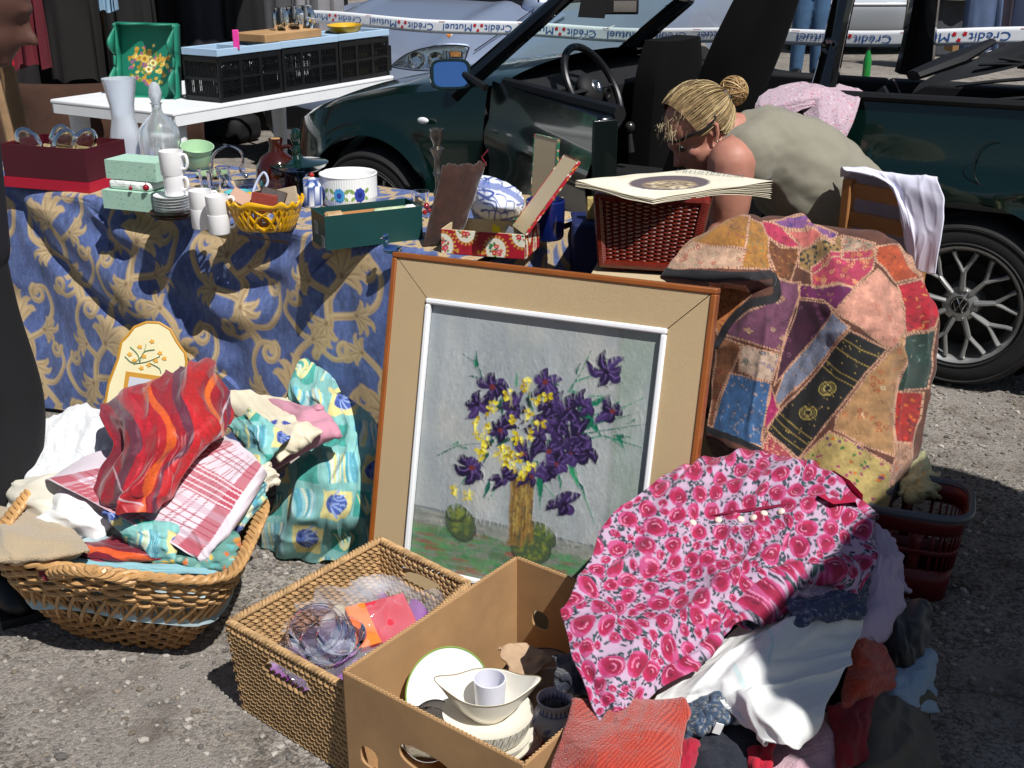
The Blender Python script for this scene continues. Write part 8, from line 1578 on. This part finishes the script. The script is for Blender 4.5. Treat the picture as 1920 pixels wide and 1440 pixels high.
quad('crimson_vest', [(1238, 1385, 1.60), (1300, 1395, 1.58), (1300, 1480, 1.52), (1240, 1480, 1.52)], 'a01030', FAB, .02, label='crimson top between the red knit jumper and the jeans', cat='top'); quad('crimson_sleeve', [(1412, 1400, 1.60), (1445, 1395, 1.60), (1440, 1475, 1.52), (1405, 1478, 1.52)], 'b0122e', FAB, .02, label='narrow strip of crimson cloth between the jeans and the pink fleece', cat='cloth')
quad('blue_print_dress', [(1268, 1322, 1.70), (1350, 1300, 1.70), (1372, 1350, 1.64), (1275, 1395, 1.62)], speck(1250, 1290, 1400, 1410, '34465c', ['7a8698', '18283c', 'a09a8a', '4a5e78'], 1400, 1.6), FAB, .03, ((.008, 3, 4, 1), (.004, 8, 8, 2)), label='small-patterned blue dress under the white blouse, above the jeans', cat='dress')
mb = MB(); q = ad(1346, 1366, 1.615); mb.box(q, (.014, .003, .02), M=np.array(Matrix.Rotation(.3, 3, 'Y'))); tag(obj('white_tag', mb, mat('paper_white2', 'dcdcdc')), 'tiny white tag on the small-patterned blue dress', 'tag')
quad('pink_fleece', [(1440, 1365, 1.70), (1580, 1335, 1.72), (1590, 1478, 1.56), (1430, 1478, 1.54)], 'c09ca8', KNIT, .03, ((.016, 3, 3, 141), (.005, 8, 8, 142)), label='pale pink fleece at the front of the heap, below the point of the white blouse', cat='fleece')
quad('paisley_scarf', [(1475, 1075, 1.93), (1600, 1085, 1.93), (1572, 1150, 1.84), (1465, 1125, 1.86)], speck(1450, 1060, 1620, 1180, 'a08a9c', ['c8a8b0', '6a6a8c', '8a6a80', 'c8bcc0'], 900, 2.4), FAB, .04, label='mauve paisley scarf showing under the lower right edge of the rose blouse', cat='scarf')
quad('navy_print_top', [(1478, 1120, 1.86), (1620, 1085, 1.93), (1618, 1140, 1.84), (1495, 1175, 1.79)], speck(1450, 1060, 1640, 1200, '35405e', ['8a90a8', '1c2440', '5a6484'], 1300, 1.7), FAB, .04, ((.012, 4, 4, 1), (.005, 8, 8, 2)), label='navy patterned top tucked above the white blouse', cat='top')
quad('lilac_sweater', [(1625, 1010, 2.05), (1685, 1045, 2.05), (1690, 1180, 1.93), (1600, 1200, 1.84)], 'b4a6c4', FAB, .05, ((.016, 3, 3, 151), (.006, 6, 8, 152)), label='lilac sweater hanging down the right side of the heap', cat='sweater')
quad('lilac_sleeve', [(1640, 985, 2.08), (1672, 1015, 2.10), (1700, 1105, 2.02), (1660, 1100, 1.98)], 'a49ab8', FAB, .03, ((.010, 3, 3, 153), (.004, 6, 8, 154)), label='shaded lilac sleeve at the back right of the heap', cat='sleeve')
rk = speck(1540, 1160, 1700, 1350, 'a83a24', ['c8604a', '7a2414'], 3000, 1.1)
quad('rust_knit', [(1605, 1180, 1.86), (1655, 1215, 1.86), (1680, 1285, 1.80), (1580, 1330, 1.70)], rk, KNIT, .04, ((.008, 3, 3, 161), (.003, 8, 8, 162)), label='rust-red knitted piece on the shaded right side of the heap', cat='knitwear')
quad('black_shoes_bag', [(1655, 1130, 1.98), (1735, 1135, 2.0), (1745, 1260, 1.88), (1665, 1265, 1.84)], '0c0c10', SATIN, .06, label='black garment bundled at the right edge of the heap', cat='garment')
quad('pale_blue_shirt', [(1650, 1255, 1.85), (1745, 1225, 1.90), (1755, 1330, 1.80), (1665, 1330, 1.76)], '8fa6bc', FAB, .04, label='pale blue shirt low on the right side of the heap', cat='shirt')
quad('taupe_jacket', [(1610, 1320, 1.74), (1735, 1310, 1.80), (1760, 1478, 1.66), (1600, 1478, 1.56)], '5a554b', FAB, .05, ((.020, 3, 3, 171), (.006, 6, 8, 172)), label='taupe jacket at the lower right of the heap in shade', cat='jacket')
quad('maroon_scrap', [(1560, 1330, 1.70), (1630, 1310, 1.74), (1625, 1420, 1.62), (1570, 1440, 1.58)], '7a1420', FAB, .03, label='maroon cloth between the pink fleece and the taupe jacket', cat='cloth')
quad('charcoal_wrap', [(1045, 1235, 1.80), (1105, 1210, 1.82), (1110, 1300, 1.70), (1048, 1292, 1.72)], speck(1020, 1190, 1130, 1330, '1c2232', ['30384c', '0e1220'], 900, 1.2), KNIT, .03, label='charcoal knit hanging over the right side of the cardboard box', cat='knitwear')
# ============================================================= unseen clothes rail, added right of the view to cast shadow across the heap
rA, rB = np.array([1.28, .67, 0]), np.array([2.16, 1.86, 0]); rl = thing('shadow_rail', (rA+rB)/2, 'added shadow caster built as a tall loaded clothes rail, unseen right of the view', 'clothes rail'); dr = (rB-rA)/np.linalg.norm(rB-rA)
mb = MB(); mb.tube([rA+Zv*2.28, rB+Zv*2.28], .018, 8); obj('crossbar', mb, CHR, rl)
for q in (rA, rB): mb = MB(); mb.tube([q, q+Zv*2.28], .018, 8); obj('pole', mb, CHR, rl)
for i in range(7): garment('hanging_coat', rA+dr*(.10+.212*i)+Zv*2.26, .42, 1.75, ['2a2c34', '4a3a30', '1c2a24', '3a2230', '22242c', '544a3c', '2c3a4a'][i], ['charcoal', 'brown', 'bottle green', 'plum', 'black', 'khaki', 'steel blue'][i]+' long coat on the added shadow-casting rail, unseen right of the view', ex=dr, seed=40+i, sh=.8, depth=.07, cat='coat', group='coats on the added shadow-casting rail')
# ============================================================= people
def remesh(mb, name, m, parent=None, vox=.009, sm=4, col=None):
    o = obj(name, mb, m, parent, sharp=180); md = o.modifiers.new('r', 'REMESH'); md.mode = 'VOXEL'; md.voxel_size = vox; md.use_smooth_shade = True
    if sm: s_ = o.modifiers.new('s', 'SMOOTH'); s_.iterations = sm; s_.factor = .5
    return o
def limb(mb, pts, rads, n=14): mb.tube(spl(np.array(pts), 8*len(pts)), spl(np.array(rads, float)[:, None], 8*len(pts))[:, 0], n); [mb.ball(p_, r_, 10) for p_, r_ in ((pts[0], rads[0]), (pts[-1], rads[-1]))]
def hand(mb, wrist, d_, side, up_):
    d_ = d_/np.linalg.norm(d_); side = side/np.linalg.norm(side); c = wrist+d_*.045; M_ = np.stack([side, np.cross(d_, side), d_], 1); mb.ball(c, (.038, .016, .05), 12, M=M_)
    for i, (o_, l_) in enumerate(((-.028, .062), (-.010, .074), (.009, .07), (.027, .055))):
        b_ = c+d_*.04+side*o_; q = np.cross(d_, side)*up_; mb.tube([b_, b_+d_*l_*.45+q*.006, b_+d_*l_*.78+q*.02, b_+d_*l_*.95+q*.036], [.0092, .0088, .008, .0065], 8)
    b_ = c-d_*.01-side*.032; mb.tube([b_, b_-side*.022+d_*.025, b_-side*.026+d_*.05], [.012, .010, .0085], 8)
def skinmat(name, c, c2):
    m = mat(name, c, rough=.55, var=(14, .16), bump=(220, .35, .001)); b = m.node_tree.nodes['Principled BSDF']; b.inputs['Subsurface Weight'].default_value = .12; b.inputs['Subsurface Radius'].default_value = (.012, .004, .002); return m
SKIN = skinmat('skin', 'ae7866', 0)
wm = thing('person', ad(1560, 500, 3.5)*np.array([1, 1, 0]), 'person with pinned-up blond hair and sleeveless grey-green top, bending forward', 'person')
W = lambda x, y, d: ad(x, y, d)
hip, wst, chs, upc, nck = W(1625, 455, 3.52), W(1575, 385, 3.50), W(1505, 325, 3.48), W(1440, 280, 3.46), W(1372, 250, 3.46)
hc_ = W(1308, 243, 3.44)
f_ = np.array([-.70, -.22, -.62]); f_ /= np.linalg.norm(f_); u_ = np.array([-.62, .0, .72]); u_ -= f_*(u_@f_); u_ /= np.linalg.norm(u_); r_s = np.cross(f_, u_); MH = np.stack([f_, r_s, u_], 1)
if r_s[1] > 0: r_s = -r_s
hp_ = lambda a, b_, c: hc_+f_*a+r_s*b_+u_*c        # forward, towards the camera, up
mb = MB(); limb(mb, [hip, wst, chs, upc], [.15, .14, .145, .11]); limb(mb, [upc, nck, hp_(-.03, 0, -.05)], [.10, .062, .058])
sh1, sh2 = W(1372, 305, 3.33), W(1420, 262, 3.66)
limb(mb, [upc, (upc+sh1)/2, sh1], [.10, .09, .068]); limb(mb, [upc, (upc+sh2)/2, sh2], [.10, .085, .062])
el1, wr1 = W(1362, 425, 3.32), W(1318, 515, 3.22); limb(mb, [sh1, (sh1+el1)/2, el1, (el1+wr1)/2, wr1], [.070, .066, .052, .046, .031]); hand(mb, wr1, np.array([-.5, -.2, -.85]), np.array([-.2, .97, 0]), 1)
el2 = sh2+np.array([-.12, .0, -.27]); wr2 = el2+np.array([-.16, -.06, -.20]); limb(mb, [sh2, (sh2+el2)/2, el2, (el2+wr2)/2, wr2], [.064, .058, .046, .042, .029]); hand(mb, wr2, np.array([-.5, -.2, -.8]), np.array([-.2, -.97, 0]), -1)
# head: skull, jaw, brow, nose, lips, chin
mb.ball(hp_(-.012, 0, .02), (.098, .076, .094), 18, M=MH); mb.ball(hp_(.028, 0, -.045), (.062, .057, .068), 16, M=MH); mb.ball(hp_(.062, 0, -.092), (.024, .026, .02), 12, M=MH)
mb.tube([hp_(.080, 0, .005), hp_(.098, 0, -.018), hp_(.114, 0, -.034), hp_(.094, 0, -.042)], [.009, .010, .013, .010], 10); mb.tube([hp_(.080, -.034, .018), hp_(.090, 0, .022), hp_(.080, .034, .018)], .010, 8)
for z in (-.060, -.070): mb.tube([hp_(.082, -.02, z), hp_(.092, 0, z), hp_(.082, .02, z)], [.004, .0065, .004], 8)
for s_ in (-1, 1): mb.ball(hp_(.058, s_*.036, -.028), (.022, .022, .02), 10, M=MH)
# lower body
kn1, kn2 = hip+np.array([-.22, -.18, -.22]), hip+np.array([-.20, .12, -.20]); an1, an2 = kn1+np.array([.10, .06, -.36]), kn2+np.array([.10, .06, -.36])
hip[2] = max(hip[2], .58)
for k_, a_ in ((kn1, an1), (kn2, an2)): a_[2] = .08; limb(mb, [hip, (hip+k_)/2, k_, (k_+a_)/2, a_], [.12, .10, .066, .058, .04])
remesh(mb, 'body', SKIN, wm, .008, 3)
TOP = mat('grey_green_jersey', '837f70', rough=.9, bump=(420, .25, .0008), var=(5, .06), sheen=.15)
mb = MB(); limb(mb, [W(1640, 470, 3.52), hip+Zv*.0, wst, chs, upc+f_*.0], [.15, .165, .157, .165, .130]); limb(mb, [upc, (upc*.45+sh1*.55)], [.126, .100]); limb(mb, [upc, (upc*.45+sh2*.55)], [.124, .096]); mb.ball(upc+(nck-upc)*.25, .098, 12)
tp2 = remesh(mb, 'sleeveless_top', TOP, wm, .010, 5)
dsp = bpy.data.textures.new('folds', 'CLOUDS'); dsp.noise_scale = .16; dm = tp2.modifiers.new('d', 'DISPLACE'); dm.texture = dsp; dm.strength = .030; dm.mid_level = .5; dm.texture_coords = 'GLOBAL'; t2_ = bpy.data.textures.new('creases', 'CLOUDS'); t2_.noise_scale = .05; d3_ = tp2.modifiers.new('d2', 'DISPLACE'); d3_.texture = t2_; d3_.strength = .012; d3_.texture_coords = 'GLOBAL'
mb = MB(); am = upc*.40+sh1*.60; ad_ = (sh1-upc)/np.linalg.norm(sh1-upc); A_ = np.array(frame(ad_)); mb.tube([am+A_@np.array([.088*math.cos(a), .083*math.sin(a), 0]) for a in np.linspace(0, 2*PI, 41)[:-1]], .0045, 6, closed=True); obj('armhole_edge', mb, TOP, tp2)
mb = MB(); mb.tube([am+A_@np.array([.082*math.cos(a), .078*math.sin(a), .006]) for a in np.linspace(0, 2*PI, 41)[:-1]], .004, 6, closed=True); obj('lilac_undershirt', mb, mat('undershirt', '8f93b8', rough=.8), tp2)
TRS = mat('dark_trousers', '14151c', rough=.9, var=(6, .2)); mb = MB()
for k_, a_ in ((kn1, an1), (kn2, an2)): limb(mb, [hip, (hip+k_)/2, k_, (k_+a_)/2, a_+Zv*.03], [.155, .12, .082, .075, .065])
remesh(mb, 'trousers', TRS, wm, .012, 4)
for a_ in (an1, an2): mb = MB(); mb.ball(a_*np.array([1, 1, 0])+np.array([-.06, -.03, .045]), (.13, .048, .045), 12); obj('shoe', mb, BLK, wm)
# ear, eye, glasses-free face
mb = MB(); ec = hp_(-.012, .074, -.018); mb.tube([ec+f_*a+u_*b_+r_s*c for a, b_, c in ((.012, -.026, .0), (-.004, -.012, .008), (-.016, .010, .012), (-.012, .030, .012), (.004, .034, .008), (.012, .020, .004))], [.006, .006, .007, .007, .006, .004], 8); mb.ball(ec+u_*.004, (.013, .004, .02), 10, M=MH); obj('ear', mb, SKIN, wm)
mb = MB(); mb.ball(ec-u_*.028+r_s*.006+f_*.01, .0035, 8); obj('earring', mb, CHR, wm)
for s_ in (-1, 1): mb = MB(); mb.ball(hp_(.079, s_*.032, .0), .0105, 10); obj('eye', mb, mat('eye', '3a3634', rough=.1), wm)
# hair: combed back from the brow to a bun
HR = mat('blond_hair', rough=.6, vc=True, spec=.25, var=(45, .35)); r7 = np.random.RandomState(5)
mb = MB(); hcol = np.array(lin('80694a'))
G = []; th_ = np.linspace(0, 2*PI, 73)[:-1]
bun = hp_(-.128, -.0, .012); bn = (bun-hp_(-.01, 0, .02)); bn /= np.linalg.norm(bn); BM = np.array(frame(bn))
for t in np.linspace(.0, 1., 30):
    row = []
    for a in th_:
        d_ = BM@np.array([math.cos(a)*math.sin(t*2.02), math.sin(a)*math.sin(t*2.02), math.cos(t*2.02)]); loc = MH.T@d_
        rr = 1/math.sqrt((loc[0]/.110)**2+(loc[1]/.089)**2+(loc[2]/.108)**2); keep = 1.
        fr = d_@f_; dn = -(d_@u_)
        if dn > .35 and fr > -.2: keep = .80
        row.append(hp_(-.014, 0, .022)+d_*rr*keep*(1+.018*math.sin(a*37+3*math.sin(t*5))*min(1, t*3)+.010*math.sin(a*61)))
    G.append(row)
G = np.array(G); cG = hcol*(1+.35*np.sin(th_*23)[None, :, None]*np.ones((30, 1, 1)))*np.array([1, 1, 1]); mb.grid(G, cv=True, col=cG)
hair = obj('hair', mb, HR, wm, sharp=180)
mb = MB()
for i in range(750):
    a = r7.rand()*2*PI; j = int(a/(2*PI)*72) % 72; t1 = r7.uniform(.55, 1.0); idx = np.linspace(1, int(29*t1), 9).astype(int); P_ = G[idx, j]; off = (P_-hc_); off /= np.linalg.norm(off, axis=1)[:, None]; sc2 = r7.uniform(.0, .006); wv = r7.uniform(-.004, .004)
    P_ = P_+off*(sc2+.0)+np.cross(off, bn)*wv*np.linspace(0, 1, 9)[:, None]; c_ = np.array(lin(['b0996e', '8a744e', 'c2ae86', '6a5840', '9c8660'][i % 5])); mb.tube(P_[::-1], [.0005]+[.0012]*7+[.0008], 3, col=c_)
for i in range(110):   # wisps at the brow and nape
    s0_ = hp_(r7.uniform(.0, .085), r7.uniform(-.05, .08), r7.uniform(.03, .10)); d_ = f_*r7.uniform(.2, .8)-u_*r7.uniform(.0, .8)+r_s*r7.uniform(-.3, .5); P_ = [s0_+d_*q+np.array([r7.uniform(-.0015, .0015), 0, r7.uniform(-.0015, .0015)]) for q in np.linspace(0, r7.uniform(.02, .05), 5)]; mb.tube(P_, [.0012, .0012, .001, .0008, .0004], 3, col=np.array(lin(['a89878', '7a6a50', 'c8b890'][i % 3])))
obj('hair_strands', mb, HR, hair)
mb = MB()
for i in range(380):
    a, b_ = r7.rand()*6.3, r7.uniform(-1, 1); r_ = .030+.013*r7.rand(); d1 = np.array([math.cos(a)*math.sqrt(1-b_*b_), math.sin(a)*math.sqrt(1-b_*b_), b_]); d2 = np.cross(d1, r7.randn(3)); d2 /= np.linalg.norm(d2); mb.tube([bun+bn*.022+(d1*math.cos(q)+d2*math.sin(q))*r_ for q in np.linspace(0, 2.2, 9)], [.0006, .0018, .002, .0022, .0022, .0022, .002, .0015, .0006], 4, col=np.array(lin(['b49468', '967850', 'c4a87c', '806648'][i % 4])))
mb.ball(bun+bn*.022, .035, 12, col=np.array(lin('8a6a3c'))); obj('bun', mb, HR, hair)
mb = MB(); mb.tube([bun-bn*.012+BM@np.array([.028*math.cos(a), .028*math.sin(a), .004*math.sin(a*9)]) for a in np.linspace(0, 2*PI, 37)[:-1]], .011, 8, closed=True); obj('hair_tie', mb, BLK, hair)
mb = MB(); mb.tube([hp_(.098*math.cos(q)-.01, .092*math.sin(q)*1., .045-.02*math.sin(q*5)*.2-.035*math.sin(q)) for q in np.linspace(.15, 1.9, 20)], .0045, 6); obj('head_band', mb, BLK, hair)
# visitor at the left edge
SK2 = skinmat('skin_in_shade', '5c4036', 0); vs = thing('person', ad(15, 1100, 2.44)*np.array([1, 1, 0]), 'person in dark trousers and jacket leaning in at the left edge', 'person')  # skin colour darkened to carry the shade on the visitor's face
ft = at(10, 1108, 0); ft[2] = 0; kn = ad(8, 760, 2.56); hp2 = np.array([kn[0]-.10, kn[1]+.0, .88]); f2 = ft+np.array([-.22, .10, 0]); kn3 = f2+np.array([.03, .0, .46])
chv_ = hp2+np.array([-.02, .06, .34]); nk = chv_+np.array([.05, .10, .17]); hd = ad(-34, 2, 2.62)
mb = MB(); nk = hd+np.array([-.09, -.02, -.10]); chv_ = (hp2+nk)/2+np.array([-.05, 0, .10]); limb(mb, [hp2, chv_, nk+np.array([-.02, 0, -.05])], [.14, .16, .10]); limb(mb, [nk+np.array([-.02, 0, -.05]), nk, hd+np.array([-.03, 0, -.03])], [.07, .058, .058])
fv = np.array([.86, .12, -.42]); fv /= np.linalg.norm(fv); uv_ = np.array([.4, 0, .9]); uv_ -= fv*(uv_@fv); uv_ /= np.linalg.norm(uv_); rv = np.cross(fv, uv_); MV = np.stack([fv, rv, uv_], 1); hv = lambda a, b_, c: hd+fv*a+rv*b_+uv_*c
mb.ball(hv(-.01, 0, .02), (.10, .076, .10), 16, M=MV); mb.ball(hv(.03, 0, -.05), (.065, .058, .07), 14, M=MV); mb.ball(hv(.07, 0, -.10), (.024, .028, .02), 10, M=MV); mb.tube([hv(.085, 0, .01), hv(.10, 0, -.015), hv(.125, 0, -.036), hv(.098, 0, -.045)], [.010, .011, .015, .010], 10)
mb.tube([hv(.082, -.03, .022), hv(.094, 0, .026), hv(.082, .03, .022)], .010, 8)
for z in (-.062, -.073): mb.tube([hv(.084, -.02, z), hv(.094, 0, z), hv(.084, .02, z)], [.004, .007, .004], 8)
for (k_, a_) in ((kn, ft+Zv*.09), (kn3, f2+Zv*.09)): limb(mb, [hp2, (hp2+k_)/2, k_, a_], [.12, .09, .06, .04])
s3 = chv_+np.array([.06, -.14, .06]); e3 = s3+np.array([-.02, -.04, -.28]); w3 = e3+np.array([-.03, -.06, -.22]); limb(mb, [s3, e3, w3], [.055, .042, .028]); hand(mb, w3, np.array([0, -.1, -1.]), np.array([1., 0, 0]), 1)
remesh(mb, 'body', SK2, vs, .010, 3)
mb = MB(); limb(mb, [hp2-Zv*.04, chv_, nk+np.array([-.03, 0, -.06])], [.165, .185, .12]); limb(mb, [s3, e3, w3+Zv*.02], [.075, .06, .045]); remesh(mb, 'jacket', mat('navy_jacket', '11141f', rough=.9, var=(6, .2)), vs, .012, 4)
mb = MB()
for (k_, a_) in ((kn, ft+Zv*.10), (kn3, f2+Zv*.10)): limb(mb, [hp2, (hp2+k_)/2, k_, (k_+a_)/2, a_], [.15, .115, .092, .085, .075])
remesh(mb, 'trousers', mat('black_trousers', '0d0e12', rough=.9, var=(6, .25)), vs, .012, 4)
for a_ in (ft, f2): mb = MB(); mb.ball(a_+np.array([.045, -.04, .04]), (.055, .13, .045), 14, M=np.array(Matrix.Rotation(.5, 3, 'Z'))); mb.box(a_+np.array([.045, -.04, .012]), (.095, .25, .022), M=np.array(Matrix.Rotation(.5, 3, 'Z'))); obj('shoe', mb, BLK, vs)
mb = MB()
for i in range(260):
    d_ = r7.randn(3); d_ /= np.linalg.norm(d_)
    if d_[2] < -.1 or (d_[0] > .5 and d_[2] < .6): continue
    P_ = [hv(-.012, 0, .022)+MV@(d_*np.array([.104, .08, .104]))*q+np.array([-.02, 0, -.01])*(q-1)*20 for q in (1, 1.02, 1.04)]; mb.tube(P_, [.004, .004, .001], 4)
obj('hair', mb, mat('dark_hair', '1a1210', rough=.5), vs)
# far passer-by in jeans
pj = ad(1510, 134, 13.0); pj[2] = 0; fz = thing('person', pj, 'person in blue jeans standing beyond the convertible, seen through the side window', 'person')
mb = MB(); b0 = pj+Zv*.92
for s_ in (-.09, .09): limb(mb, [b0+np.array([s_, 0, 0]), pj+np.array([s_*1.1, -.02, .5]), pj+np.array([s_*1.2, 0, .08])], [.10, .065, .045])
limb(mb, [b0, b0+Zv*.3, b0+Zv*.5, b0+Zv*.6, b0+Zv*.7], [.15, .15, .12, .055, .06]); mb.ball(b0+Zv*.78, (.085, .10, .12), 12)
for s_ in (-1, 1): limb(mb, [b0+np.array([s_*.18, 0, .48]), b0+np.array([s_*.24, -.03, .2]), b0+np.array([s_*.1, -.16, .12])], [.05, .042, .03]); hand(mb, b0+np.array([s_*.1, -.16, .12]), np.array([-s_, -.2, -.2]), np.array([0, 0, 1.]), 1)
remesh(mb, 'body', SKIN, fz, .012, 2)
mb = MB()
for s_ in (-.09, .09): limb(mb, [b0+np.array([s_, 0, 0]), pj+np.array([s_*1.1, -.02, .5]), pj+np.array([s_*1.2, 0, .06])], [.125, .088, .07])
remesh(mb, 'jeans', mat('blue_jeans', '3a5878', rough=.9, var=(8, .25)), fz, .014, 2)
mb = MB(); limb(mb, [b0+Zv*.02, b0+Zv*.3, b0+Zv*.5], [.165, .17, .13])
for s_ in (-1, 1): limb(mb, [b0+np.array([s_*.17, 0, .48]), b0+np.array([s_*.24, -.03, .22])], [.065, .055])
remesh(mb, 'shirt', mat('dark_shirt', '1c2026', rough=.9), fz, .014, 2)
for s_ in (-.11, .11): mb = MB(); mb.ball(pj+np.array([s_, -.05, .04]), (.05, .13, .045), 10); obj('shoe', mb, BLK, fz)
